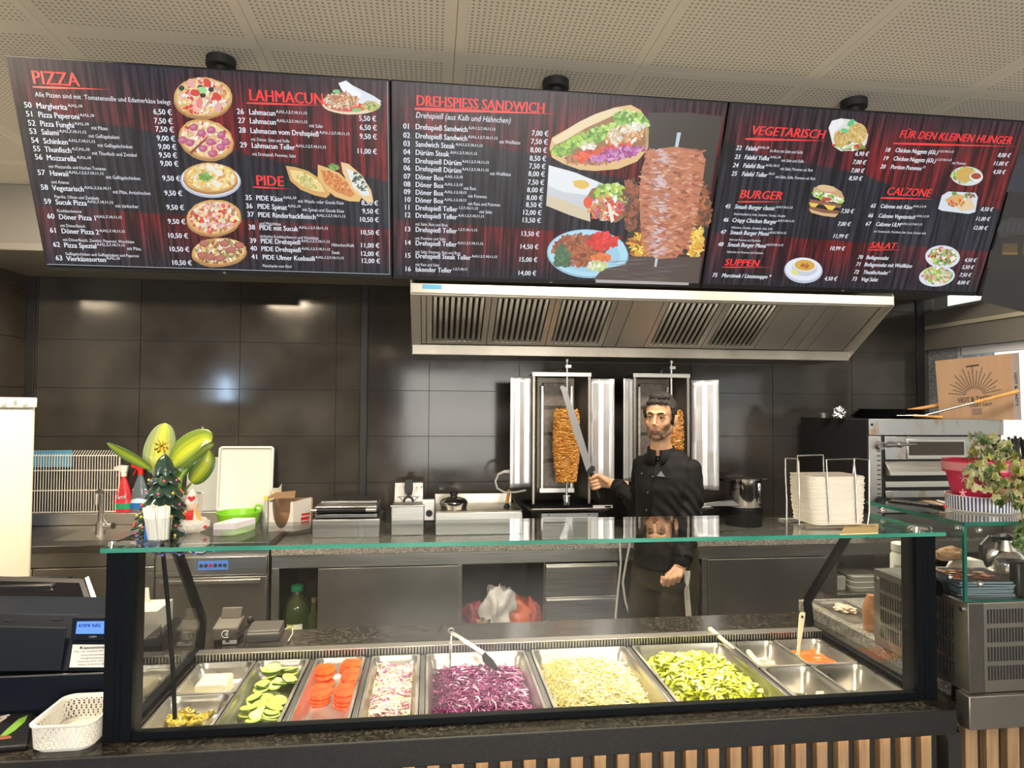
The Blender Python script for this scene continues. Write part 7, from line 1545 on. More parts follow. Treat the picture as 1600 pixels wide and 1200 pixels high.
for pts, r_ in (([(281,776,1.885),(281,758,1.885),(284,744,1.89),(292,732,1.90)], 0.0045), ([(288,775,1.89),(291,764,1.88),(299,754,1.865)], 0.003), ([(279,776,1.88),(268,750,1.88),(264,738,1.87)], 0.0035), ([(278,777,1.89),(258,755,1.90),(250,741,1.90)], 0.003), ([(277,777,1.88),(250,748,1.88),(238,734,1.88)], 0.003)):
    MB().tube(ap(pts), r_, 8).build('stem', STM, pl_)
# ---- notepad on the glass
Yn = 1.88; n0, n1 = at(336, 830, Yn-0.03), at(371, 831, Yn-0.03)
nb = thing('booklet_stack', 'thin stack of booklets lying near the back edge of the glass', 'booklets', (n0.x, Yn, ZS)); an_ = 0.45
def pgram(z0, z1, name, m_, ins=0.0):
    A = Vector((n0.x+ins, Yn-0.045, z0)); B = Vector((n0.x+0.055-ins, Yn-0.045, z0)); C2 = B+Vector((0.030, 0.085, 0)); D = A+Vector((0.030, 0.085, 0))
    return MB().prism([A, B, C2, D], (0, 0, 1), z1-z0).build(name, m_, nb)
pgram(ZS, ZS+0.014, 'pages', mat('lilac_pages', (0.62, 0.58, 0.66), 0.7)); pgram(ZS+0.0142, ZS+0.0155, 'cover', mat('striped_cover', (0.62, 0.50, 0.42), 0.6, col2=(0.80, 0.76, 0.60), scale=4, stretch=(30, 1, 1)))
# ---- napkin holder
Yk_ = 1.775; kx0, kx1 = X_(1228, Yk_-0.05, 780), X_(1357, Yk_-0.04, 780)
nh = thing('napkin_holder', 'wire napkin holder standing on the glass top near the right post', 'napkin holder', ((kx0+kx1)/2, Yk_, ZS))
WR = M['steel']
def wire(pts, name='wire_loop'): MB().tube(ap(pts), 0.0022, 8).build(name, WR, nh)
FY, BY = 1.705, 1.86
wire([(1229,822,1.80),(1229,780,1.81),(1227,740,1.82),(1227,716,1.82),(1246,717,1.74),(1248,722,1.735),(1249,780,1.735),(1249,820,1.735),(1252,825,1.73),(1256,820,1.73)])
wire([(1246,740,1.86),(1246,712,1.86),(1286,711,1.86),(1287,736,1.86),(1287,770,1.86)])
wire([(1297,817,1.70),(1294,770,1.70),(1291,718,1.70),(1334,717,1.70),(1337,745,1.70),(1340,817,1.70)])
wire([(1333,740,1.86),(1335,716,1.86),(1358,719,1.74),(1358,760,1.74),(1358,800,1.73),(1355,822,1.73),(1351,824,1.75),(1346,818,1.75)])
b0 = ZS+0.0025; NX0_ = X_(1267, 1.708, 780)
MB().tube([(NX0_-0.02, 1.70, b0), (kx1-0.005, 1.70, b0), (kx1-0.005, 1.84, b0), (NX0_-0.02, 1.84, b0)], 0.0022, 8, closed=True).build('base_wire', WR, nh)
rn_ = random.Random(9); zb0 = Z_(1290, 817, 1.70); zt0 = Z_(1290, 747, 1.70); NN = 42; NAP = mat('napkin', (0.80, 0.76, 0.68), 0.85)
th = (zt0-zb0)/NN; NX0, NX1 = X_(1267, 1.708, 780), X_(1356, 1.708, 780)
zb0 = ZS+0.008; th = (zt0-zb0)/NN
for k in range(NN):
    f_ = k/NN; ins = 0.012*(1-f_)**2.5; mb = MB(); dx = rn_.uniform(-0.0015, 0.0015); dy = rn_.uniform(-0.002, 0.002); z0 = zb0+k*th
    seg = 8; top = []; bot = []
    out = rr(NX0+ins+dx, NX1-ins*0.6+dx, 1.708+dy, 1.828+dy, 0.022, 0, 4)
    wob = lambda x, y: 0.0035*math.sin((x-NX0)*34+k*0.06)*f_ + 0.004*math.exp(-((x-NX0-0.05)/0.05)**2)*f_
    loft(mb, [[(x, y, z0+wob(x, y)) for x, y, _ in out], [(x+0, y, z0+th*0.45+wob(x, y)) for x, y, _ in rr(NX0+ins+dx-0.0008, NX1-ins*0.6+dx+0.0008, 1.7072+dy, 1.8288+dy, 0.022, 0, 4)], [(x, y, z0+th*0.88+wob(x, y)) for x, y, _ in out]], True, True)
    o = mb.build('paper_napkin', NAP, angle=30); o['label'] = 'white paper napkin, %s from the bottom of the stack in the wire holder' % ordw(k+1); tag(o, None, 'napkin', 'napkins stacked in the wire holder')
yp = MB().prism([atz(1312, 836, ZS), atz(1372, 834, ZS), atz(1373, 820, ZS), atz(1322, 821, ZS)], (0,0,1), 0.003).build('yellow_paper', mat('yellow_paper', (0.80, 0.62, 0.30), 0.8)); tag(yp, 'crumpled yellow brown paper bag lying flat under the napkin holder', 'paper bag')

# ================================================================ LEFT OF THE CASE
fr = thing('tall_fridge', 'tall cream coloured fridge with a control strip on top', 'fridge', (-2.0, 3.1, 0))
fx1 = X_(51.5, 2.80, 760); fx0 = fx1-0.60; fz = Z_(40, 621, 2.80)
MB().box(fx0, fx1, 2.86, 3.45, 0.02, fz-0.002).build('body', M['cream'], fr, bevel=0.008)
MB().box(fx0, fx1, 2.80, 2.855, 0.08, Z_(40, 640, 2.80)).build('door', M['cream'], fr, bevel=0.010)
pn = MB().prism([(fx0, 2.80, Z_(40, 637, 2.80)), (fx0, 2.80, fz-0.012), (fx0, 2.83, fz), (fx0, 2.857, fz), (fx0, 2.857, Z_(40, 637, 2.80))], (1,0,0), fx1-fx0+0.006).build('control_panel', M['cream'], fr, bevel=0.004)
for x, w in ((12, .007), (40, .007)): 
    p = at(x, 629, 2.80); MB().cyl((p.x, 2.790, p.z), (p.x, 2.799, p.z), 0.009, seg=14).build('knob', M['cream'], pn)
p = at(28, 629, 2.80); MB().cbox((p.x, 2.7985, p.z), (0.010, 0.003, 0.020)).build('display', mat('grey_display', (0.16, 0.18, 0.17), 0.3), pn)
piv = Vector((fx1+0.003, 2.80, 0)); RM = Matrix.Translation(piv) @ Matrix.Rotation(math.radians(29), 4, 'Z') @ Matrix.Translation(-piv)
fr.matrix_world = RM @ Matrix.Translation(Vector((-2.0, 3.1, 0)))
# touch monitor seen tilted
mo = thing('touch_monitor', 'black tilted touch monitor above the till', 'monitor', (-1.15, 2.05, ZT))
A, B, C_, D = at(-90, 897, 2.12), at(132, 903, 2.12), at(152, 965, 2.00), at(-90, 962, 2.00)
n = (B-A).cross(D-A).normalized(); n = n if n.y > 0 else -n
MB().prism([A, B, C_, D], n, 0.03).build('housing', M['black'], mo, bevel=0.004)
ins = lambda P_, Q_, R2_, f1, f2: P_+(Q_-P_)*f1+(R2_-P_)*f2
MB().prism([ins(A,B,D,.03,.14), ins(A,B,D,.955,.14), ins(D,C_,A,.955,.03), ins(D,C_,A,.03,.03)], -n, 0.001).build('screen_glass', mat('dark_screen', (0.004, 0.004, 0.006), 0.06), mo)
MB().prism([B+Vector((0,0,0.0)), C_, C_+Vector((0.012,0.01,0)), B+Vector((0.006,0.012,0.003))], n, 0.02).build('side_bezel', M['steel_dark'], mo, bevel=0.001)
MB().box(-1.25, -1.08, 2.08, 2.19, ZT, 1.15).build('foot', M['black'], mo, bevel=0.005)
# till: drawer, printer block, customer display and sign
Yt = 1.80
ti = thing('cash_till', 'black till block with printer lid on a wide cash drawer', 'till', (-1.05, Yt, ZT))
dz0, dz1 = ZT+0.001, Z_(100, 1052, Yt)
MB().box(-1.35, X_(163, Yt, 1080), Yt, Yt+0.36, dz0, dz1-0.006).build('cash_drawer', M['navy'], ti, bevel=0.003)
MB().box(-1.35, X_(163, Yt, 1050), Yt-0.003, Yt+0.36, dz1-0.005, dz1).build('drawer_lid', M['steel_dark'], ti, bevel=0.001)
MB().prism([at(-60, 1051, Yt), at(161, 1048, Yt), at(161, 1002, Yt+0.05), at(122, 960, Yt+0.10), at(-60, 958, Yt+0.10)], (0, 1, 0), 0.16).build('till_body', M['navy'], ti, bevel=0.003)
MB().prism([at(-60, 1048, Yt-0.002), at(97, 1045, Yt-0.002), at(105, 979, Yt+0.055), at(-60, 976, Yt+0.055)], (0, -1, -0.3), 0.006).build('printer_lid', M['navy'], ti, bevel=0.002)
for a, b_, y in ((8, 24, 970), (80, 98, 969)): MB().bar(at(a, y, Yt+0.07), at(b_, y, Yt+0.07), 0.003, 0.003).build('slot', M['black'], ti)
cdp = thing('customer_display', 'small customer display glowing blue beside the left post', 'display', at(138, 1050, Yt-0.01))
A, B, C_, D = at(113, 965, Yt-0.01), at(172, 965, Yt-0.01), at(170, 1001, Yt-0.02), at(110, 1001, Yt-0.02)
MB().prism([A, B, C_, D], (0, 1, 0), 0.04).build('housing', M['navy'], cdp, bevel=0.002)
q = [at(121, 971, Yt-0.0125), at(163, 970.5, Yt-0.0125), at(162.5, 990, Yt-0.018), at(118.5, 990, Yt-0.018)]
MB().prism(q, (0, -1, 0), 0.0015).build('lit_panel', emis('blue_lcd', (0.08, 0.24, 0.95), 1.0), cdp)
mb = MB(); put_text(mb, 'ASSER NAS', at(122, 981, Yt-0.0165), Vector((1,0,0)), Vector((0,0,1)), 0.013, width=0.052, bold=0.0003); mb.build('lcd_text', mat('lcd_dark', (0.01,0.03,0.2), 0.5), cdp, smooth=False)
mb = MB(); put_text(mb, 'CASIO', at(139, 996.5, Yt-0.0225), Vector((1,0,0)), Vector((0,0,1)), 0.007, bold=0.0003); mb.build('maker_mark', mat('mark_grey', (0.3,0.3,0.32), 0.5), cdp, smooth=False)
MB().prism([at(112, 1001, Yt-0.008), at(168, 1001, Yt-0.008), at(165, 1049, Yt-0.008), at(105, 1049, Yt-0.008)], (0, 1, 0), 0.03).build('stand', M['navy'], cdp, bevel=0.002)
sg = thing('service_sign', 'small white service card with black text below the blue display', 'sign', at(135, 1043, Yt-0.012))
MB().prism([at(114, 1007, Yt-0.0095), at(172, 1007, Yt-0.0095), at(169, 1042.5, Yt-0.0095), at(108.5, 1042.5, Yt-0.0095)], (0, -1, 0), 0.001).build('card', M['paper'], sg)
mb = MB()
for s_, y, sz, x0_, x1_, bo in (('Kassenmeister', 1014.5, 0.0105, 124.5, 182, 0.0004), ('Mit uns machen Sie nichts', 1019.5, 0.0055, 116, 176, 0), ('www.kassenmeis.de', 1025, 0.0055, 126, 168, 0), ('info@kassenmeis.de', 1030, 0.0055, 125.5, 168, 0), ('Festnetz: 0731 9531 6', 1035, 0.0055, 121, 168, 0), ('Mobil: 0176 316 282 1', 1040, 0.0055, 122, 168, 0)):
    a = at(x0_, y, Yt-0.0112); w = at(x1_, y, Yt-0.0112).x-a.x; put_text(mb, s_, a, Vector((1,0,0)), Vector((0,0,1)), sz, width=w, bold=bo)
mb.build('printed_text', M['black'], sg, smooth=False)
# basket
bk = thing('white_basket', 'white openwork plastic basket beside the left case post', 'basket', (-0.80, 1.68, ZT))
BX0, BX1, BY0, BY1, BH = -0.878, -0.742, 1.600, 1.768, 0.062
def brr(i, z, n=7): return rr(BX0+i, BX1-i, BY0+i, BY1-i, 0.028, z, n)
BW = mat('basket_white', (0.72, 0.71, 0.66), 0.4)
mb = MB(); loft(mb, [brr(0.010, ZT+0.0005), brr(0.008, ZT+0.004), brr(0.006, ZT+0.010)], True, False); loft(mb, [brr(0.012, ZT+0.0035), brr(0.011, ZT+0.0105)], True, False); loft(mb, [brr(0.006, ZT+0.010), brr(0.011, ZT+0.0105)]); mb.build('base', BW, bk, angle=40)
mb = MB(); loft(mb, [brr(0.0028, ZT+BH-0.008), brr(-0.003, ZT+BH-0.003), brr(-0.003, ZT+BH), brr(0.004, ZT+BH), brr(0.006, ZT+BH-0.008), brr(0.0028, ZT+BH-0.008)]); mb.build('rim', BW, bk, angle=50)
# woven wall: crossing ribbons in a zig-zag
per = rr(BX0, BX1, BY0, BY1, 0.028, 0, 7); L_ = [0]
for i in range(len(per)): a = Vector(per[i]); b_ = Vector(per[(i+1) % len(per)]); L_.append(L_[-1]+(b_-a).length)
def pat_(s_, ins, z):
    s_ %= L_[-1]
    for i in range(len(per)):
        if L_[i+1] >= s_:
            a = Vector(per[i]); b_ = Vector(per[(i+1) % len(per)]); p = a.lerp(b_, (s_-L_[i])/max(1e-9, L_[i+1]-L_[i])); break
    cx_, cy_ = (BX0+BX1)/2, (BY0+BY1)/2; d = Vector((cx_-p.x, cy_-p.y, 0)).normalized(); return Vector((p.x, p.y, z))+d*ins
mb = MB(); P0 = 0.0115; nn = int(L_[-1]/P0); P0 = L_[-1]/nn; rows = 4; zz0 = ZT+0.009; hh = (BH-0.016)/rows
for k in range(nn):
    for r_ in range(rows):
        s0 = k*P0+(P0/2 if r_ % 2 else 0); f0 = r_/rows; za = zz0+hh*r_; zb = za+hh
        for sg_ in (1, -1):
            a = pat_(s0, 0.006-0.004*f0, za); b_ = pat_(s0+sg_*P0/2, 0.006-0.004*(f0+1/rows), zb); mb.bar(a, b_, 0.0042, 0.0022, up=(a-Vector(((BX0+BX1)/2, (BY0+BY1)/2, a.z))))
        a = pat_(s0-P0*0.3, 0.006-0.004*f0, za+hh*0.5+0.001); 
for r_ in range(rows):
    z = zz0+hh*r_; mb.tube([pat_(L_[-1]*j/90, 0.006-0.004*r_/rows, z) for j in range(90)], 0.0013, 5, closed=True)
wv = mb.build('woven_wall', BW, bk, smooth=False); wv['kind'] = 'stuff'
# plastic food pack at the left edge
fpk = thing('plastic_pack', 'clear wrapped dark pack with a green leaf printed on it', 'package', atz(20, 1160, ZT))
A, B, C_, D = atz(-60, 1182, ZT), atz(42, 1172, ZT), atz(52, 1122, ZT), atz(-60, 1124, ZT)
MB().prism([A, B, C_, D], (0, 0, 1), 0.012).build('pack', M['black'], fpk, bevel=0.003)
mb = MB(); up = Vector((0, 0, 0.0128))
def f4(u, v): return (A*(1-u)+B*u)*(1-v)+(D*(1-u)+C_*u)*v+up
mb.add([f4(u, v) for u, v in ((.56,.30),(.66,.50),(.80,.80),(.93,.92),(.90,.70),(.78,.45),(.66,.30))], [tuple(range(7))], (0.20, 0.40, 0.05)); mb.add([f4(u, v) for u, v in ((.42,.85),(.66,.97),(.68,.93),(.45,.78))], [(0,1,2,3)], (0.6,0.55,0.55)); mb.add([f4(u, v) for u, v in ((.42,.65),(.62,.90),(.64,.86),(.45,.60))], [(0,1,2,3)], (0.6,0.55,0.55)); mb.add([f4(u, v) for u, v in ((.45,.18),(.75,.22),(.72,.30),(.45,.28))], [(0,1,2,3)], (0.30,0.10,0.05))
mb.build('printed_food', M['colorprint'], fpk, smooth=False)
MB().prism([p+Vector((0,0,0.0135)) for p in (A+Vector((0,-0.008,0)), B+Vector((0.008,-0.006,0)), C_+Vector((0.006,0.008,0)), D+Vector((0,0.008,0)))], (0,0,1), 0.0006).build('clear_film', M['pane'], fpk)
# ================================================================ RIGHT END: ON AND IN THE GLASS CABINET
ZQ = gz+0.0102
sc1 = atz(1534, 797, ZQ); R_ = (X_(1578, sc1.y, 780)-X_(1491, sc1.y, 780))/2
hS = Z_(1534, 772, sc1.y)-ZQ
sau = thing('striped_saucer', 'white round dish with dark blue vertical stripes under the pink pot', 'dish', sc1)
mb = MB(); ns = 124
for k in range(ns):
    a, b_ = 2*PI*k/ns, 2*PI*(k+1)/ns; c = (0.05, 0.07, 0.20) if k % 2 else (0.80, 0.79, 0.76)
    mb.add([(sc1.x+R_*math.cos(a), sc1.y+R_*math.sin(a), ZQ+0.005), (sc1.x+R_*math.cos(b_), sc1.y+R_*math.sin(b_), ZQ+0.005), (sc1.x+R_*1.02*math.cos(b_), sc1.y+R_*1.02*math.sin(b_), ZQ+hS), (sc1.x+R_*1.02*math.cos(a), sc1.y+R_*1.02*math.sin(a), ZQ+hS)], [(0,1,2,3)], c)
mb.build('striped_wall', M['colorgloss'], sau)
MB().lathe((sc1.x, sc1.y, ZQ), [(R_*0.90, 0), (R_*0.985, 0.004), (R_*0.995, 0.0052), (R_*0.96, 0.0055)], 48).build('base', M['white'], sau)
MB().lathe((sc1.x, sc1.y, ZQ), [(R_*1.022, hS-0.002), (R_*1.03, hS), (R_*1.0, hS), (R_*0.97, 0.007)], 48, cap=False).build('rim', M['white'], sau)
PK = mat('pink_pot', (0.62, 0.02, 0.09), 0.35)
pp = sc1+Vector((0, 0, 0.0062)); zr_ = Z_(1528, 718, sc1.y)-pp.z; R1 = (X_(1570, sc1.y, 730)-X_(1484, sc1.y, 730))/2; pp.x = X_(1527, sc1.y, 740)
pot = thing('pink_pot', 'bright pink flower pot with pale stars holding the ivy', 'pot', pp)
MB().lathe(pp, [(R1*0.62, 0), (R1*0.88, zr_*0.72), (R1*0.98, zr_*0.74), (R1, zr_), (R1*0.93, zr_), (R1*0.86, zr_-0.02)], 40).build('shell', PK, pot)
MB().lathe(pp, [(R1*0.993, zr_*0.79), (R1*1.004, zr_*0.96)], 40, cap=False).build('pale_band', mat('pale_pink', (0.78, 0.30, 0.34), 0.4), pot)
for (x, y) in ((1505, 748), (1504, 770)):
    c = at(x, y, sc1.y-R1*0.80); mb = MB()
    for k in range(5):
        a = PI/2+2*PI*k/5; mb.bar(c, c+Vector((0.011*math.cos(a), -0.001, 0.011*math.sin(a))), 0.0035, 0.0012, up=(0,1,0))
    mb.build('star', mat('star_pink', (0.82, 0.36, 0.36), 0.4), pot)
iv = thing('ivy', 'trailing ivy with green and yellow leaves spilling from the pink pot', 'plant', pp+Vector((0, 0, zr_)))
IVM = mat('ivy_leaf', (1,1,1), 0.4, attr=True)
ri = random.Random(21)
def ivy_mesh(cc, ce):
    mb = MB(); s_ = 0.011
    out = [(0,0),(0.5,-0.35),(0.95,-0.05),(0.80,0.35),(1.0,0.75),(0.55,0.80),(0.25,1.15),(0,1.45)]
    out = out+[(-x, y) for x, y in reversed(out[1:-1])]
    c0 = (0, 0.45, 0.10); N_ = len(out)
    inn = [(x*0.62, 0.45+(y-0.45)*0.62, 0.08) for x, y in out]
    V = [c0]+inn+[(x, y, -0.10*abs(x)) for x, y in out]; V = [(x*s_, y*s_, z*s_) for x, y, z in V]
    for k in range(N_):
        a, b_ = k, (k+1) % N_
        mb.add([V[0], V[1+a], V[1+b_]], [(0,1,2)], cc); mb.add([V[1+a], V[1+N_+a], V[1+N_+b_], V[1+b_]], [(0,1,2,3)], ce)
    return mb
var = [((0.231,0.253,0.077),(0.319,0.308,0.143)),((0.088,0.143,0.033),(0.275,0.275,0.121)),((0.044,0.094,0.028),(0.088,0.149,0.044)),((0.303,0.308,0.121),(0.363,0.352,0.198)),((0.253,0.308,0.044),(0.352,0.385,0.077))]
protos = []
cl = []  # pixel centres of the leaf mass
def reg(x0, x1, y0, y1, n, Y0, Y1):
    for _ in range(n): cl.append((ri.uniform(x0, x1), ri.uniform(y0, y1), ri.uniform(Y0, Y1)))
reg(1516, 1575, 683, 712, 22, 1.66, 1.78); reg(1512, 1590, 705, 735, 34, 1.62, 1.76); reg(1512, 1562, 728, 770, 30, 1.60, 1.66); reg(1552, 1600, 728, 762, 24, 1.60, 1.72); reg(1556, 1605, 755, 792, 26, 1.56, 1.66); reg(1582, 1606, 790, 800, 8, 1.53, 1.545); reg(1586, 1608, 818, 862, 16, 1.52, 1.545)
for i, (x, y, Y) in enumerate(cl):
    v_ = ri.choice([0, 0, 1, 2, 3, 3, 4]) if y < 790 else ri.choice([2, 2, 1])
    if len(protos) <= v_ or True:
        pass
    key = v_
    p = at(x, y, Y)
    ex = [q for q in protos if q[0] == key]
    if not ex:
        o = ivy_mesh(*var[v_]).build('leaf', IVM, iv, smooth=False); protos.append((key, o)); base_me = o.data
        offv = OFF[iv.name]
        # recentre the proto mesh about its own origin
        for vv in o.data.vertices: vv.co += offv
    else: o = ex[0][1].copy(); COL.objects.link(o); o.parent = iv
    o.location = p-OFF[iv.name]; o.rotation_euler = Euler((ri.uniform(0.9, 2.2), ri.uniform(-0.6, 0.6), ri.uniform(-1.6, 1.6))); s_ = ri.uniform(1.0, 1.7); o.scale = (s_, s_, s_)
for pts in ([(1530,722,1.72),(1545,705,1.70),(1560,695,1.70)], [(1530,722,1.70),(1520,700,1.70),(1528,688,1.72)], [(1540,722,1.68),(1560,735,1.62),(1580,765,1.58),(1596,790,1.54),(1598,830,1.53),(1600,870,1.53)], [(1535,722,1.68),(1530,742,1.62),(1540,765,1.61)]):
    MB().tube(ap(pts), 0.0012, 6).build('stem', mat('ivy_stem', (0.12, 0.14, 0.05), 0.6) if 'ivs' not in M else M['ivs'], iv)
# pot of black straws
Yb_ = 1.86; bp0 = Vector((X_(1603, Yb_, 750), Yb_, ZQ)); ob_ = thing('straw_pot', 'terracotta coloured pot crammed with black straws behind the ivy', 'pot', bp0); R_ = 0.055
MB().lathe(bp0, [(R_*0.8, 0), (R_, Z_(1603, 716, Yb_)-ZQ), (R_*0.93, Z_(1603, 716, Yb_)-ZQ), (R_*0.75, 0.01)], 30).build('shell', mat('terracotta', (0.48, 0.26, 0.12), 0.7), ob_)
rb = random.Random(4); BST = mat('black_straw', (0.022, 0.021, 0.020), 0.45)
hb0 = Z_(1603, 716, Yb_)-ZQ
for k in range(34):
    f_ = rb.uniform(-1, 1); p0 = bp0+Vector((f_*0.030, rb.uniform(-0.03, 0.03), 0.03)); p1 = bp0+Vector((f_*0.085-0.012, rb.uniform(-0.03, 0.03), hb0+0.068-0.022*abs(f_)+rb.uniform(-0.01, 0.008)))
    mb = MB(); mb.tube([p0, p1], 0.0036, 7, caps=False); tag(mb.build('black_straw', BST, solid=0.0005), 'matt black straw standing in the terracotta pot', 'straw', 'black straws in their pot')
# black tongs on the shelf
a, b_ = atz(1388, 784, ZQ+0.014), atz(1476, 795, ZQ+0.010)
bt = thing('black_tongs', 'black and steel serving tongs lying on the glass shelf beside the dish', 'tongs', a)
MB().tube([a, a.lerp(b_, 0.75), b_], [0.004, 0.005, 0.009], 10).build('arm', M['black'], bt); MB().tube([a+Vector((0.004,0.012,0.008)), b_+Vector((0,0.006,0.003))], [0.004, 0.005], 8).build('arm', M['black'], bt)
MB().bar(a.lerp(b_, 0.05)+Vector((0,0,0.006)), a.lerp(b_, 0.72)+Vector((0,0,0.006)), 0.006, 0.002).build('steel_insert', mat('speckled_steel', (0.5, 0.46, 0.38), 0.4, 0.7, col2=(0.08, 0.07, 0.05), scale=220), bt)
MB().cyl(b_+Vector((0,0,0.004)), b_+Vector((0,0,0.010)), 0.006, seg=14).build('red_rivet', M['redp'], bt)
# ---- inside the cabinet: menus
ZM = UZ1+0.001; rm = random.Random(6)
mc = Vector((1.492, 1.675, ZM)); NM = 12; tk = 0.0034
for k in range(NM):
    a = rm.uniform(-0.06, 0.06)-0.10; w, h = 0.175, 0.150; dx, dy = rm.uniform(-0.004, 0.004), rm.uniform(-0.004, 0.004)
    mt = thing('menu_leaflet', '', 'leaflet', mc+Vector((dx, dy, tk*k)), 'menu leaflets stacked in the glass cabinet')
    mt['label'] = ('folded black menu leaflet, %s from the bottom of the stack' % ordw(k+1)) if k < NM-1 else 'top menu leaflet with red and orange food pictures'
    z0 = ZM+tk*k; c2, s2 = math.cos(a), math.sin(a)
    R4 = lambda x, y: (mc.x+dx+x*c2-y*s2, mc.y+dy+x*s2+y*c2)
    q = [R4(-w/2, -h/2), R4(w/2, -h/2), R4(w/2, h/2), R4(-w/2, h/2)]
    MB().prism([(x, y, z0) for x, y in q], (0,0,1), tk*0.45).build('inner_pages', mat('blue_pages', (0.24, 0.34, 0.42), 0.6) if k == 0 else M['_bp'], mt)
    if k == 0: M['_bp'] = bpy.data.materials['blue_pages']
    MB().prism([(x, y, z0+tk*0.46) for x, y in q], (0,0,1), tk*0.4).build('cover', M['black'], mt, bevel=0.0004, segs=1)
    if k == NM-1:
        mb = MB(); rq = random.Random(8)
        for _ in range(60):
            x, y = rq.uniform(-w*0.45, w*0.3), rq.uniform(-h*0.4, h*0.4); r_ = rq.uniform(0.004, 0.012); c = rq.choice([(0.6,0.10,0.03),(0.65,0.25,0.08),(0.5,0.4,0.25),(0.35,0.05,0.03),(0.7,0.45,0.3),(0.1,0.2,0.05)])
            mb.add([(*R4(x+r_*math.cos(t9), y+r_*0.6*math.sin(t9)), z0+tk*0.87+0.00005*_) for t9 in [2*PI*j/8 for j in range(8)]], [tuple(range(8))], c)
        mb.build('food_print', M['colorprint'], mt, smooth=False)
# kettle
kt0 = Vector((X_(1570, 1.84, 870), 1.84, ZM)); kt = thing('coffee_pot', 'round brushed steel coffee pot with a black handle inside the glass cabinet', 'coffee pot', kt0)
kz = lambda y: Z_(1570, y, 1.84)-ZM; kr = (X_(1595, 1.84, 870)-X_(1544, 1.84, 870))/2
MB().lathe(kt0, [(kr*0.86, 0.0005), (kr*0.97, 0.012), (kr, 0.030), (kr*0.92, kz(868)), (kr*0.66, kz(861)), (kr*0.52, kz(859)), (kr*0.36, kz(843)), (kr*0.30, kz(842))], 40).build('vessel', mat('satin_steel', (0.72, 0.70, 0.66), 0.24, 1.0), kt)
MB().lathe(kt0, [(kr*0.40, kz(842)), (kr*0.42, kz(838)), (kr*0.2, kz(834))], 24).build('lid', M['black'], kt)
MB().tube([kt0+Vector((-kr*0.35, 0, kz(842))), kt0+Vector((-kr*0.95, 0, kz(841))), kt0+Vector((-kr*1.35, 0, kz(852))), kt0+Vector((-kr*1.35, 0, kz(870))), kt0+Vector((-kr*1.05, 0, kz(884)))], [0.010, 0.011, 0.011, 0.010, 0.007], 10).build('handle', M['black'], kt)
MB().tube([kt0+Vector((kr*0.6, 0, kz(866))), kt0+Vector((kr*1.15, 0, kz(860)))], [0.012, 0.006], 10).build('spout', M['steel'], kt)
wd = at(1520, 892, 1.80); wt = thing('white_carton_tray', 'white folded card tray behind the menu leaflets', 'tray', (wd.x, 1.80, ZM+0.044))
MB().prism([at(1498, 892, 1.80), at(1542, 892, 1.80), at(1536, 876, 1.82), at(1507, 875, 1.82)], (0, 1, 0), 0.05).build('tray_shell', M['cardwhite'], wt, bevel=0.001)
blob('brown_paper_bag', 'crumpled brown paper bag beside the white tray in the cabinet', 'paper bag', (X_(1483, 1.84, 875), 1.84, ZM+0.058), 0.034, M['card'], 0.3, 7, 4, (1.25, 0.7, 0.6))
sd_ = thing('black_speaker_box', 'black rounded box at the outer end of the glass cabinet', 'box', (X_(1597, 1.60, 900), 1.60, ZM)); MB().box(X_(1582, 1.60, 900), X_(1582, 1.60, 900)+0.06, 1.585, 1.615, ZM, Z_(1590, 877, 1.60)).build('housing', M['black'], sd_, bevel=0.008)
pp_ = at(1560, 900, 1.72); pl9 = MB().lathe((X_(1562, 1.80, 897), 1.745, ZM+0.046), [(0.02, 0), (0.045, 0.007), (0.048, 0.008), (0.02, 0.002)], 30, cap=False).build('black_saucer', M['black'], solid=0.0015); tag(pl9, 'small shiny black saucer lying on the menu leaflets', 'saucer')
# ---- behind the right side glass
c = Vector((X_(1409, 2.12, 870), 2.12, ZT+0.0405)); tb = thing('white_canister', 'tall white canister with an orange striped label behind the side glass', 'canister', c)
r_ = (X_(1424, 2.12, 870)-X_(1394, 2.12, 870))/2; zt = Z_(1409, 862, 2.12)-c.z
MB().lathe(c, [(r_, 0), (r_, zt*0.95), (r_*0.82, zt), (r_*0.80, zt+0.004), (r_*0.9, zt+0.005), (r_*0.9, zt+0.028), (r_*0.8, zt+0.031)], 30).build('body', M['white_plastic'], tb)
mb = MB(); A_ = [-1.4+0.14*j for j in range(21)]; 
for j in range(20):
    for za, zb, c_ in ((zt-0.13, zt-0.055, (0.70,0.22,0.04) if j < 6 else (0.62,0.64,0.56)), (zt-0.055, zt-0.04, (0.45,0.50,0.42))):
        q = lambda a, z: (c.x+(r_+0.0006)*math.sin(a), c.y-(r_+0.0006)*math.cos(a), c.z+z); mb.quad(q(A_[j], za), q(A_[j+1], za), q(A_[j+1], zb), q(A_[j], zb), c_)
for i9 in range(7):
    z = zt-0.06-0.009*i9
    for j in range(8, 19): q = lambda a, z: (c.x+(r_+0.0010)*math.sin(a), c.y-(r_+0.0010)*math.cos(a), c.z+z); mb.quad(q(A_[j], z), q(A_[j+1], z), q(A_[j+1], z+0.0018), q(A_[j], z+0.0018), (0.15,0.17,0.15))
mb.build('label', M['colorprint'], tb, smooth=False)
c = Vector((X_(1362, 2.05, 960), 2.05, ZT+0.0405)); jr = thing('orange_jar', 'orange translucent jar beside the vented side of the steel unit', 'jar', c); MB().lathe(c, [(0.026, 0), (0.028, 0.07), (0.020, 0.10), (0.014, 0.115)], 24).build('body', mat('orange_glass', (0.50, 0.22, 0.10), 0.25, coat=0.4), jr)
a = atz(1322, 963, ZT+0.041); it = thing('inset_pan', 'small steel food pan let into the speckled side counter', 'food pan', a)
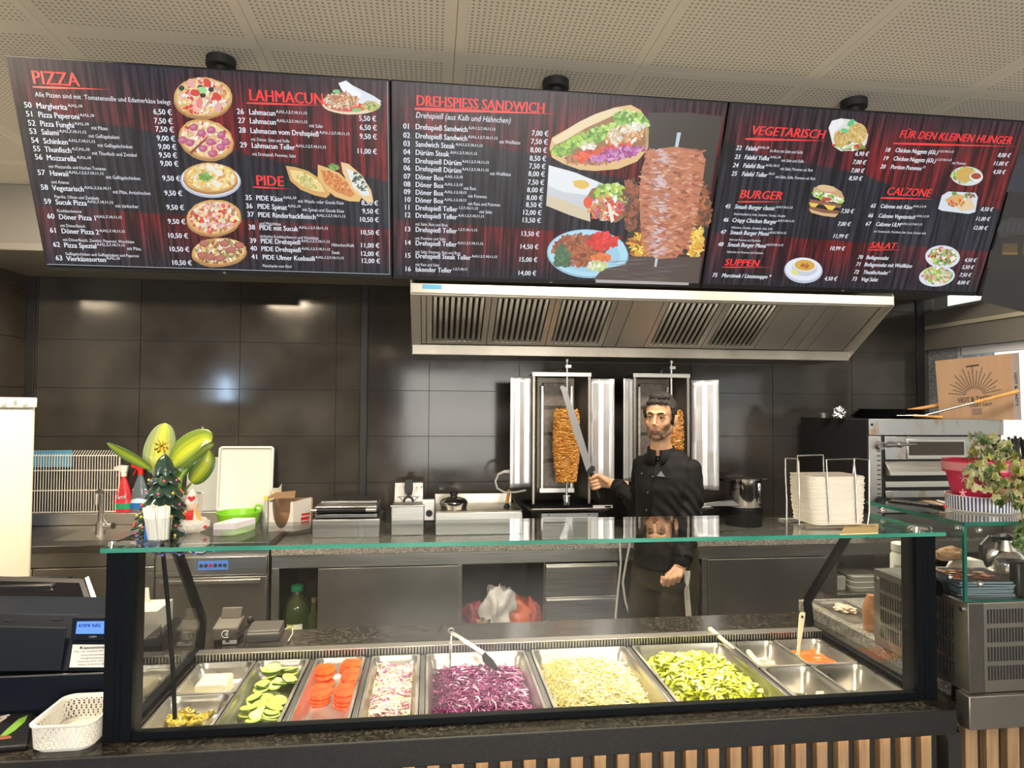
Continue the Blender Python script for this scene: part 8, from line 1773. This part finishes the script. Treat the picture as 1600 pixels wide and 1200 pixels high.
mb = MB(); x0, x1, y0, y1 = 1.43, 1.56, 2.12, 2.36; z_ = ZT+0.0405
loft(mb, [rr(x0, x1, y0, y1, 0.01, z_), rr(x0, x1, y0, y1, 0.01, z_+0.006), rr(x0+0.012, x1-0.012, y0+0.012, y1-0.012, 0.02, z_+0.006), rr(x0+0.02, x1-0.02, y0+0.02, y1-0.02, 0.02, z_+0.001)], True, True); mb.build('pan_shell', M['pan'], it)
blob('food_rest', 'pale rest of food in the inset pan of the side counter', 'food', (1.495, 2.25, z_+0.008), 0.03, mat('pale_food', (0.55, 0.36, 0.22), 0.5, col2=(0.7, 0.66, 0.55), scale=30), 0.5, 8, 2, (1, 1.3, 0.35))

def rank_x(prefix, noun, tail):
    dg = bpy.context.evaluated_depsgraph_get()
    obs = sorted([o for o in COL.objects if o.name.startswith(prefix) and o.parent is None], key=lambda o: max(o.data.vertices, key=lambda v: v.co.z).co.x)
    for i, o in enumerate(obs): o['label'] = '%s, %s from the left %s' % (noun, ordw(i+1), tail)
rank_x('paper_straw', 'white paper-wrapped straw', 'in the tumbler')
rank_x('black_straw', 'matt black straw', 'in the terracotta pot')
# ================================================================ THE MAN
def tmp_union(parts, voxel, smooth=3, factor=0.5, name='tmp', disp=None):
    # parts: MB holding overlapping closed shapes -> one continuous skin
    me = bpy.data.meshes.new(name); me.from_pydata([tuple(v) for v in parts.v], [], parts.f); me.update()
    bm = bmesh.new(); bm.from_mesh(me); bmesh.ops.recalc_face_normals(bm, faces=bm.faces); bm.to_mesh(me); bm.free()
    o = bpy.data.objects.new(name, me); COL.objects.link(o)
    md = o.modifiers.new('r', 'REMESH'); md.mode = 'VOXEL'; md.voxel_size = voxel; md.adaptivity = 0
    if smooth:
        md = o.modifiers.new('s', 'SMOOTH'); md.iterations = smooth; md.factor = factor
    dg = bpy.context.evaluated_depsgraph_get(); m2 = bpy.data.meshes.new_from_object(o.evaluated_get(dg))
    vs = [v.co.copy() for v in m2.vertices]; fs = [tuple(p.vertices) for p in m2.polygons]
    if disp:
        nr = [v.normal.copy() for v in m2.vertices]; vs = [v+n*disp(v) for v, n in zip(vs, nr)]
    bpy.data.objects.remove(o); bpy.data.meshes.remove(me); bpy.data.meshes.remove(m2)
    return vs, fs
def seg_tube(mb, pts, rs, n=16, sub=5):
    # smooth tapered limb with round ends
    P_ = [Vector(p) for p in pts]; Q = []; R_ = []
    for i in range(len(P_)-1):
        for k in range(sub):
            f_ = k/sub; p0 = P_[max(i-1,0)]; p1 = P_[i]; p2 = P_[i+1]; p3 = P_[min(i+2, len(P_)-1)]
            Q.append(0.5*((2*p1)+(p2-p0)*f_+(2*p0-5*p1+4*p2-p3)*f_*f_+(3*p1-p0-3*p2+p3)*f_**3)); R_.append(rs[i]+(rs[i+1]-rs[i])*f_)
    Q.append(P_[-1]); R_.append(rs[-1]); mb.tube(Q, R_, n); mb.ball(Q[0], R_[0]*0.99, 16, 10); mb.ball(Q[-1], R_[-1]*0.99, 16, 10)
man_c = Vector((1.192, 3.26, 0))
man = thing('person', 'young man in black cook jacket and olive trousers holding a long knife', 'person', man_c)
Fd = Vector((-0.75, -0.66, 0)).normalized(); Sd = Vector((-Fd.y, Fd.x, 0))         # facing, and towards his left shoulder
Zv = Vector((0, 0, 1))
def B_(s_, f_, z): return man_c+Sd*s_+Fd*f_+Zv*z
SKIN = (0.56, 0.31, 0.17)
# ---- head in its own frame: face along -y
Hc = Vector((at(1031, 652, 3.22).x, 3.22, at(1031, 653, 3.22).z)); HS = 0.98
fdir = Vector((-0.56, -0.82, 0)).normalized(); fr_ = Vector((-fdir.y, fdir.x, 0))   # +x of the head frame = his left
HM = Matrix(((fr_.x*HS, -fdir.x*HS, 0, Hc.x), (fr_.y*HS, -fdir.y*HS, 0, Hc.y), (0, 0, HS, Hc.z), (0, 0, 0, 1)))
HM = HM @ Matrix.Rotation(math.radians(2), 4, 'Y')
h = MB()
def eb(c, r, mb=None): (mb or h).ball(c, 1, 28, 18, sc=r)
eb((0, .014, .036), (.073, .094, .078)); eb((0, -.026, -.020), (.060, .060, .082)); eb((0, -.030, -.070), (.050, .050, .042)); eb((0, -.066, -.098), (.023, .020, .017))
for s_ in (-1, 1):
    h.tube([(s_*.056, .008, -.035), (s_*.052, -.012, -.068), (s_*.026, -.055, -.094)], [.014, .015, .015], 12)
    eb((s_*.038, -.054, -.028), (.021, .018, .022)); eb((s_*.0115, -.096, -.037), (.0075, .009, .0065))
    eb((s_*.0765, .014, -.012), (.008, .019, .031)); eb((s_*.081, .022, -.004), (.007, .013, .024))
h.tube([(-.048, -.066, .022), (-.026, -.079, .027), (0, -.083, .022), (.026, -.079, .027), (.048, -.066, .022)], [.010, .011, .010, .011, .010], 12)
h.tube([(0, -.080, .020), (0, -.089, .002), (0, -.102, -.022), (0, -.108, -.034)], [.008, .0085, .0095, .0105], 12)
h.tube([(-.024, -.080, -.061), (-.010, -.0895, -.0585), (0, -.0885, -.0600), (.010, -.0895, -.0585), (.024, -.080, -.061)], [.003, .0055, .0055, .0055, .003], 10)
h.tube([(-.021, -.080, -.066), (0, -.0885, -.0695), (.021, -.080, -.066)], [.003, .0068, .003], 10)
h.tube([(0, .024, -.05), (0.0, .030, -.11), (0.0, .038, -.19)], [.053, .050, .058], 24)
h.v = [HM @ Vector(v) for v in h.v]
hv, hf = tmp_union(h, 0.0026, 6, 0.5)
HI = HM.inverted()
cols = []
for f_ in hf:
    c = Vector((0,0,0))
    for i in f_: c += hv[i]
    q = HI @ (c/len(f_)); col = SKIN
    x, y, z = abs(q.x), q.y, q.z
    if y < 0.03:
        w_ = max(0, min(1, (x-0.028)/0.030)); zt = -0.046*(1-w_)-0.012*w_
        beard = max(0, min(1, (zt-z)/0.022))
        if z < -0.112: beard *= max(0, 1-(-0.112-z)/0.018)
        if y > -0.02: beard *= max(0, 1-(y+0.02)/0.03)
        k_b = 0.80*beard; col = tuple(a*(1-k_b)+b_*k_b for a, b_ in zip(SKIN, (0.06, 0.034, 0.022)))
        if x < 0.023 and -0.0745 < z < -0.0565 and y < -0.078: col = (0.40, 0.17, 0.115)
    cols.append(col)
body = MB()
for i in range(0): pass
body.v = [tuple(v) for v in hv]; body.f = list(hf); body.c = cols
# ---- hidden torso, arms and legs of the body (under the clothes), joined to the neck
tb = MB()
sh_R = B_(-0.142, -0.01, 1.362); sh_L = B_(0.138, 0.0, 1.362)
hR = at(942, 752, 3.70)                    # right hand on the knife
wr_R = at(962, 757, 3.68); el_R = Vector((1.135, 3.52, 1.135))
hL = at(1053, 896, 3.03); wr_L = at(1066, 878, 3.055); el_L = at(1078, 812, 3.12)
seg_tube(tb, [B_(0, 0, .98), B_(0, 0, 1.2), B_(0, 0, 1.36), Hc+Vector((0.02, 0.03, -0.14))], [.09, .09, .07, .048], 20)
seg_tube(tb, [sh_R-Zv*.03, el_R, wr_R], [.030, .032, .026]); seg_tube(tb, [sh_L-Zv*.03, el_L, wr_L], [.030, .032, .027])
for s_ in (-1, 1): seg_tube(tb, [B_(s_*.09, 0, .93), B_(s_*.10, 0.02, .50), B_(s_*.105, 0, .09)], [.075, .05, .035])
tv, tf = tmp_union(tb, 0.009, 2); body.add(tv, tf, SKIN)
# ---- hands
def fist(wrist, palm_c, knuck, across, down, back, r=0.0098, lens=(0.043, 0.028, 0.022), spread=0.0195, order=1, thumb=None, DW=0.35):
    if True: pass
    m_ = MB(); 
    # palm: block of tubes from wrist to each knuckle
    for i in range(4):
        kn = knuck+across*(i-1.5)*spread - down*abs(i-1)*0.003
        m_.tube([wrist+across*(i-1.5)*0.011, wrist.lerp(kn, 0.5)+across*(i-1.5)*0.003, kn], [0.0145, 0.0150, 0.0125], 12); m_.ball(kn, 0.0122, 12, 8)
    m_.tube([wrist-(knuck-wrist)*0.6, wrist, wrist.lerp(knuck, .3)], [0.027, 0.026, 0.024], 16)
    for i in range(4):
        kn = knuck+across*(i-1.5)*spread - down*abs(i-1)*0.003; L_ = [1.0, 1.08, 1.0, 0.82][i if order > 0 else 3-i]; rr_ = r*[1, 1, .96, .86][i if order > 0 else 3-i]
        p1 = kn+(down*DW-back*(1.15-DW*0.8))*lens[0]*L_*0.8; p2 = p1+(-down*0.25-back*0.97)*lens[1]*L_*0.8; p3 = p2+(-down*0.95-back*0.1)*lens[2]*L_
        m_.tube([kn, p1, p2, p3], [rr_*1.12, rr_, rr_*0.95, rr_*0.85], 10)
        for p, q_ in ((p1, rr_), (p2, rr_*0.95), (p3, rr_*0.85)): m_.ball(p, q_, 10, 6)
    if thumb: 
        m_.tube(thumb, [0.0145, 0.0135, 0.0115, 0.0095], 12); m_.ball(thumb[-1], 0.0095, 10, 6); m_.ball(thumb[0], 0.0145, 10, 6)
    return tmp_union(m_, 0.0026, 1, 0.5)
# left fist hanging: back of the hand to the camera
dn = (hL-wr_L).normalized(); dn = Vector((dn.x*0.6, dn.y, -1)).normalized(); acr = Vector((1, -0.15, 0.12)).normalized(); bk_ = Vector((0.05, -1, 0.1)).normalized()
kn = at(1051, 904, 3.02)
v1, f1 = fist(wr_L+Vector((-.004,0,-.012)), hL, kn, acr, Vector((-0.1, 0, -1)), bk_, r=0.0115, spread=0.0215, order=1, lens=(0.042, 0.028, 0.022), DW=0.85, thumb=[at(1052, 893, 3.045), at(1043, 899, 3.045), at(1040, 906, 3.05), at(1043, 912, 3.055)])
body.add(v1, f1, SKIN)
# right fist around the knife handle
kA, kB = at(936, 777, 3.70), at(924, 739, 3.70); ha = (kB-kA).normalized(); hcen = at(930, 754, 3.70)
wd_ = Vector((1, 0.12, 0)).normalized(); wd_ = (wd_-ha*wd_.dot(ha)).normalized(); nd = ha.cross(wd_).normalized()
if nd.y > 0: nd = -nd
m_ = MB()
for i in range(4):
    o_ = hcen+ha*(0.030-0.0195*i); R0 = 0.0235; k0 = o_+wd_*0.030+nd*(-0.016)
    pts = [k0+wd_*0.012] + [o_+wd_*R0*math.cos(a)+nd*R0*math.sin(a)*1.0 for a in (-0.3, -1.1, -2.0, -2.8, -3.7, -4.6, -5.2)]
    m_.tube(pts, [0.0115, 0.0115, 0.0105, 0.0100, 0.0100, 0.0096, 0.0092, 0.0084], 10); m_.ball(pts[-1], 0.0084, 10, 6)
    m_.tube([wr_R+ha*(0.010-0.007*i), (wr_R+k0)*0.5+ha*(0.004-0.002*i), k0+wd_*0.008], [0.017, 0.0165, 0.0125], 12)
m_.tube([wr_R+(wr_R-hcen)*0.6, wr_R, wr_R.lerp(hcen, 0.4)], [0.027, 0.025, 0.024], 16)
th0 = wr_R.lerp(hcen, 0.35)+nd*0.014+ha*0.010
m_.tube([th0, hcen+wd_*0.026+nd*0.020+ha*0.034, hcen+wd_*0.004+nd*0.030+ha*0.042, hcen-wd_*0.014+nd*0.024+ha*0.036], [0.0155, 0.0135, 0.0115, 0.0095], 12); m_.ball(hcen-wd_*0.014+nd*0.024+ha*0.036, 0.0095, 10, 6)
v2, f2 = tmp_union(m_, 0.0026, 1, 0.5); body.add(v2, f2, SKIN)
bo = body.build('body', mat('skin', (1, 1, 1), 0.48, attr=True, sss=0.06, bump=0.06, bscale=240), man, angle=180)
# eyes, brows
for s_ in (-1, 1):
    ec = Vector((s_*.0300, -.0705, .0015)); e = MB(); e.ball((0,0,0), 1, 20, 14); e.v = [HM @ (ec+Vector(v)*0.0118) for v in e.v]
    eo = e.build('eye', mat('eye_white', (0.62, 0.58, 0.54), 0.15), bo)
    e = MB(); e.lathe((0,0,0), [(0.0054, 0), (0.0050, 0.0008), (0.0005, 0.0014)], 18); RT = Matrix.Rotation(PI/2, 4, 'X')
    e.v = [HM @ (ec+Vector((s_*-0.0005, -0.0112, 0.0))+(RT @ Vector(v))) for v in e.v]; e.build('iris', mat('iris', (0.020, 0.011, 0.006), 0.1), eo)
    e = MB(); A_ = [(-0.0145, -0.0010, -0.0015), (-0.007, -0.0125, 0.0052), (0.002, -0.0145, 0.0066), (0.010, -0.0115, 0.0046), (0.0150, -0.002, -0.001)]
    e.tube([HM @ (ec+Vector(p)) for p in A_], [0.0020, 0.0030, 0.0032, 0.0030, 0.0020], 8); e.build('upper_lid', mat('lid_skin', (0.16, 0.075, 0.045), 0.6), bo)
    e = MB(); A_ = [(-0.0135, -0.003, -0.003), (-0.004, -0.0128, -0.0068), (0.005, -0.0125, -0.0066), (0.0140, -0.003, -0.002)]
    e.tube([HM @ (ec+Vector(p)) for p in A_], [0.0020, 0.0024, 0.0024, 0.0020], 8); e.build('lower_lid', mat('lid_skin2', (0.34, 0.16, 0.09), 0.6), bo)
    e = MB(); A_ = [(s_*.0110, -.0895, .0195), (s_*.022, -.0905, .0240), (s_*.034, -.0845, .0262), (s_*.046, -.0720, .0205)]
    e.tube([HM @ Vector(p) for p in A_], [0.0036, 0.0044, 0.0040, 0.0020], 8); e.build('eyebrow', mat('brow_hair', (0.010, 0.007, 0.005), 0.9), bo)
e = MB(); e.tube([HM @ Vector(p) for p in ((-.0225, -.0855, -.0632), (-.010, -.0935, -.0638), (0, -.0935, -.0645), (.010, -.0935, -.0638), (.0225, -.0855, -.0632))], [.0008, .0013, .0013, .0013, .0008], 6); e.build('mouth_line', mat('mouth_dark', (0.12, 0.03, 0.025), 0.6), bo)
e = MB(); e.ball(HM @ Vector((.083, .008, -.038)), 0.0030, 10, 6); e.build('earring', M['chrome'], bo)
# hair
hm = MB(); eb((0, .026, .050), (.0800, .0920, .0760), hm); eb((0, .045, .010), (.0770, .0700, .0800), hm)
for s_ in (-1, 1): hm.tube([(s_*.070, -.022, .060), (s_*.0735, -.018, .025), (s_*.0735, -.012, -.004)], [.014, .010, .005], 10)
rh = random.Random(12)
for _ in range(110):
    a = rh.uniform(-PI, PI)*0.75-PI/2; t9 = rh.uniform(0, 0.9); x, y, z = .066*math.sin(t9)*math.cos(a), .012+.080*math.sin(t9)*math.sin(a), .066+.058*math.cos(t9)
    eb((x, y, z), [rh.uniform(.010, .016)]*3, hm)
for _ in range(26):
    x = rh.uniform(-.050, .050); eb((x, -.068+.012*(abs(x)/.05)**2, .080+rh.uniform(-.006, .010)-abs(x)*0.12), [rh.uniform(.009, .013)]*3, hm)
hm.v = [HM @ Vector(v) for v in hm.v]
def hd_(v): q = HI @ v; return 0.0018*noise.noise(q*160)+0.0015*noise.noise(q*90)
v3, f3 = tmp_union(hm, 0.0032, 1, 0.5, disp=hd_); b3 = MB(); b3.add(v3, f3)
b3.build('hair', mat('black_hair', (0.012, 0.009, 0.007), 0.55, 0.0, col2=(0.030, 0.022, 0.016), scale=90, bump=0.8, bscale=160, bstretch=(1, 1, 0.5)), man, angle=180)
# ---- jacket
jk = MB()
def tor(z, a, b_, f_=0.0, s0=0.0, n=28): return [tuple(B_(s0+a*math.cos(2*PI*k/n), f_+b_*math.sin(2*PI*k/n), z)) for k in range(n)]
loft(jk, [tor(0.865, .165, .130, .010), tor(0.95, .160, .125, .010), tor(1.05, .154, .116, .010), tor(1.16, .158, .118, .010), tor(1.26, .168, .122, .006), tor(1.33, .168, .112, .0), tor(1.385, .155, .096, -.005), tor(1.425, .118, .080, -.005), tor(1.452, .080, .066, 0.0)], True, True)
seg_tube(jk, [sh_R, sh_R.lerp(el_R, .5), el_R, el_R.lerp(wr_R, .55), wr_R+(el_R-wr_R)*0.10], [.052, .053, .050, .048, .043], 20)
jk.v = jk.v
seg_tube(jk, [sh_L, sh_L.lerp(el_L, .5)+Vector((0.006,0,0)), el_L, el_L.lerp(wr_L, .55), wr_L+(el_L-wr_L)*0.06], [.056, .056, .051, .049, .043], 20)
def fold(v):
    d = 0.0
    for e_, s_ in ((el_R, 1), (el_L, 2)):
        dd = (v-e_).length
        if dd < 0.20: d += 0.009*math.sin((v.z*1.0+v.x*0.6*s_)*95+3*noise.noise(v*9))*(1-dd/0.20)
    d += 0.008*noise.noise(Vector((v.x*9, v.y*9, v.z*5)))+0.004*noise.noise(v*22)
    w = max(0, 1-abs(v.z-0.95)/0.16); d += 0.006*w*math.sin(v.x*55+v.y*25+4*noise.noise(v*5)); return d
v4, f4_ = tmp_union(jk, 0.0065, 3, 0.5, disp=fold); b4 = MB(); b4.add(v4, f4_)
jo = b4.build('jacket', M['cloth'], man, angle=180)
col_ = MB(); nk = Hc+Vector((0.014, 0.024, -0.172)); rings = []
for z, a, b_ in ((-0.055, .084, .070), (-0.02, .071, .064), (0.022, .067, .062), (0.024, .063, .058), (-0.01, .064, .059)):
    ring = []
    for k in range(30):
        t9 = -PI/2+0.16+(2*PI-0.32)*k/29
        p = nk+fr_*a*math.cos(t9)+(-fdir)*b_*math.sin(t9)+Zv*(z+0.014*math.sin(t9)*(1 if z > 0 else 0.4)); ring.append(tuple(p))
    rings.append(ring)
loft(col_, rings, closed=False); col_.build('collar', M['cloth'], jo, solid=0.003, angle=180)
# placket edge, buttons, pocket and handkerchief: laid onto the chest surface
def chest(px, py, off=0.004):
    # nearest jacket surface along the line of sight, found on the built vertices
    d = _ray(px, py).normalized(); best = None
    for v in v4:
        w = v-CAM; t9 = w.dot(d); r_ = (w-d*t9).length
        if r_ < 0.011 and (best is None or t9 < best): best = t9
    return CAM+d*((best or 3.3)-off)
for (x, y) in ((1028, 717), (1003, 740), (1012, 770), (1010, 797), (1020, 745)):
    p = chest(x, y); mb = MB(); mb.ball(p, 0.0055, 14, 8, sc=(1, 0.5, 1)); mb.build('button', mat('button_grey', (0.06, 0.058, 0.055), 0.25) if 'btn' not in M else M['btn'], jo)
mb = MB(); mb.tube([chest(x, y, 0.002) for x, y in ((1022, 706), (1021, 725), (1019, 750), (1016, 775), (1014, 798), (1012, 806))], 0.0028, 6); mb.build('placket_edge', M['cloth'], jo)
mb = MB(); P3 = [chest(1027, 744), chest(1039, 745), chest(1033, 736)]; mb.prism(P3, Fd, 0.003); mb.build('handkerchief', mat('grey_hanky', (0.13, 0.135, 0.15), 0.7), jo)
mb = MB(); mb.tube([chest(x, y, 0.002) for x, y in ((1024, 744), (1034, 746), (1044, 747))], 0.002, 6); mb.build('pocket_seam', M['cloth'], jo)
for a, b_ in ((wr_R, el_R), (wr_L, el_L)):
    d = (b_-a).normalized(); q = a+(b_-a)*0.07; mb = MB(); mb.tube([q, q+d*0.035], [0.0445, 0.0455], 24, caps=False); mb.build('cuff', M['cloth'], jo, solid=0.004)
# ---- trousers
tr9 = MB()
loft(tr9, [tor(0.76, .165, .115), tor(0.86, .172, .122), tor(0.94, .168, .118), tor(0.99, .160, .110)], True, True)
for s_, k9 in ((-1, 0.0), (1, 0.03)): seg_tube(tr9, [B_(s_*.085, 0.0, .86), B_(s_*.098, 0.02+k9, .66), B_(s_*.105, 0.03+k9, .46), B_(s_*.110, 0.0+k9, .26), B_(s_*.112, 0+k9, .10)], [.098, .096, .080, .074, .070], 22)
def fold2(v): return 0.007*noise.noise(Vector((v.x*10, v.y*10, v.z*5)))+0.004*math.sin(v.z*50+v.x*30+4*noise.noise(v*6))*max(0, 1-abs(v.z-0.80)/0.15)
v5, f5 = tmp_union(tr9, 0.009, 3, 0.5, disp=fold2); b5 = MB(); b5.add(v5, f5)
b5.build('trousers', mat('olive_cloth', (0.026, 0.023, 0.009), 0.85, 0.0, spec=0.2, col2=(0.036, 0.031, 0.013), scale=30, bump=0.2, bscale=60), man, angle=180)
for s_ in (-1, 1):
    sh9 = MB(); 
    for i, (f_, r_) in enumerate(((-0.06, .042), (0.0, .045), (0.08, .047), (0.15, .042))): sh9.ball(B_(s_*.112, f_+0.01, 0.048), 1, 14, 10, sc=(r_, r_, 0.044))
    vv, ff = tmp_union(sh9, 0.008, 2); b6 = MB(); b6.add([(v[0], v[1], max(v[2], 0.002)) for v in vv], ff); b6.build('shoe', M['black'], man, angle=180)
# ---- white cloth from his pocket
tw = thing('kitchen_cloth', 'white cloth strip hanging from the trouser pocket beside his fist', 'cloth', at(1075, 900, 3.06))
mb = MB(); rows9 = [(1068.5,1078,892,0),(1069,1078,900,.003),(1069,1077,908,0),(1071.5,1076,914,-.006),(1069.5,1076.5,922,.002),(1070,1078,935,.004),(1071,1079.5,950,0),(1072,1081,966,.003),(1072.5,1081,980,0)]
for x0_, x1_, y, d in rows9[:]:
    pass
vs = []
for x0_, x1_, y, d in rows9:
    for f_ in (0, .33, .66, 1): p = at(x0_+(x1_-x0_)*f_, y, 3.045+d+0.006*math.sin(f_*6+y)); vs.append(p)
mb.add(vs, [(4*i+k, 4*i+k+1, 4*i+k+5, 4*i+k+4) for i in range(len(rows9)-1) for k in range(3)]); mb.build('cloth_strip', mat('towel', (0.70, 0.67, 0.62), 0.85), tw, solid=0.004)
# ---- the long knife
kn_ = thing('kebab_knife', 'very long steel kebab knife with a black handle held against the meat', 'knife', kA)
MB().tube([kA, kA.lerp(kB, 0.5), kB], [0.013, 0.012, 0.013], 12).build('handle', M['black'], kn_)
q1, q2 = at(918.5, 741, 3.69), at(929.5, 736, 3.69)
MB().prism([q1, at(917, 736, 3.69), at(925, 727, 3.69), at(930, 730, 3.69), q2], (0, 1, 0), 0.014).build('bolster', M['black'], kn_, bevel=0.002)
tipc = [(917, 738), (896, 675), (886, 640), (878, 612), (875, 606), (876, 603), (880, 602.5), (884, 605), (890, 622), (903, 657), (915, 697), (925, 730)]
MB().prism([at(x, y, 3.695+(738-y)*0.0006) for x, y in tipc], (0, 1, 0), 0.0025).build('blade', mat('blade_steel', (0.20, 0.20, 0.205), 0.42, 1.0), kn_)
bpy.context.view_layer.update()
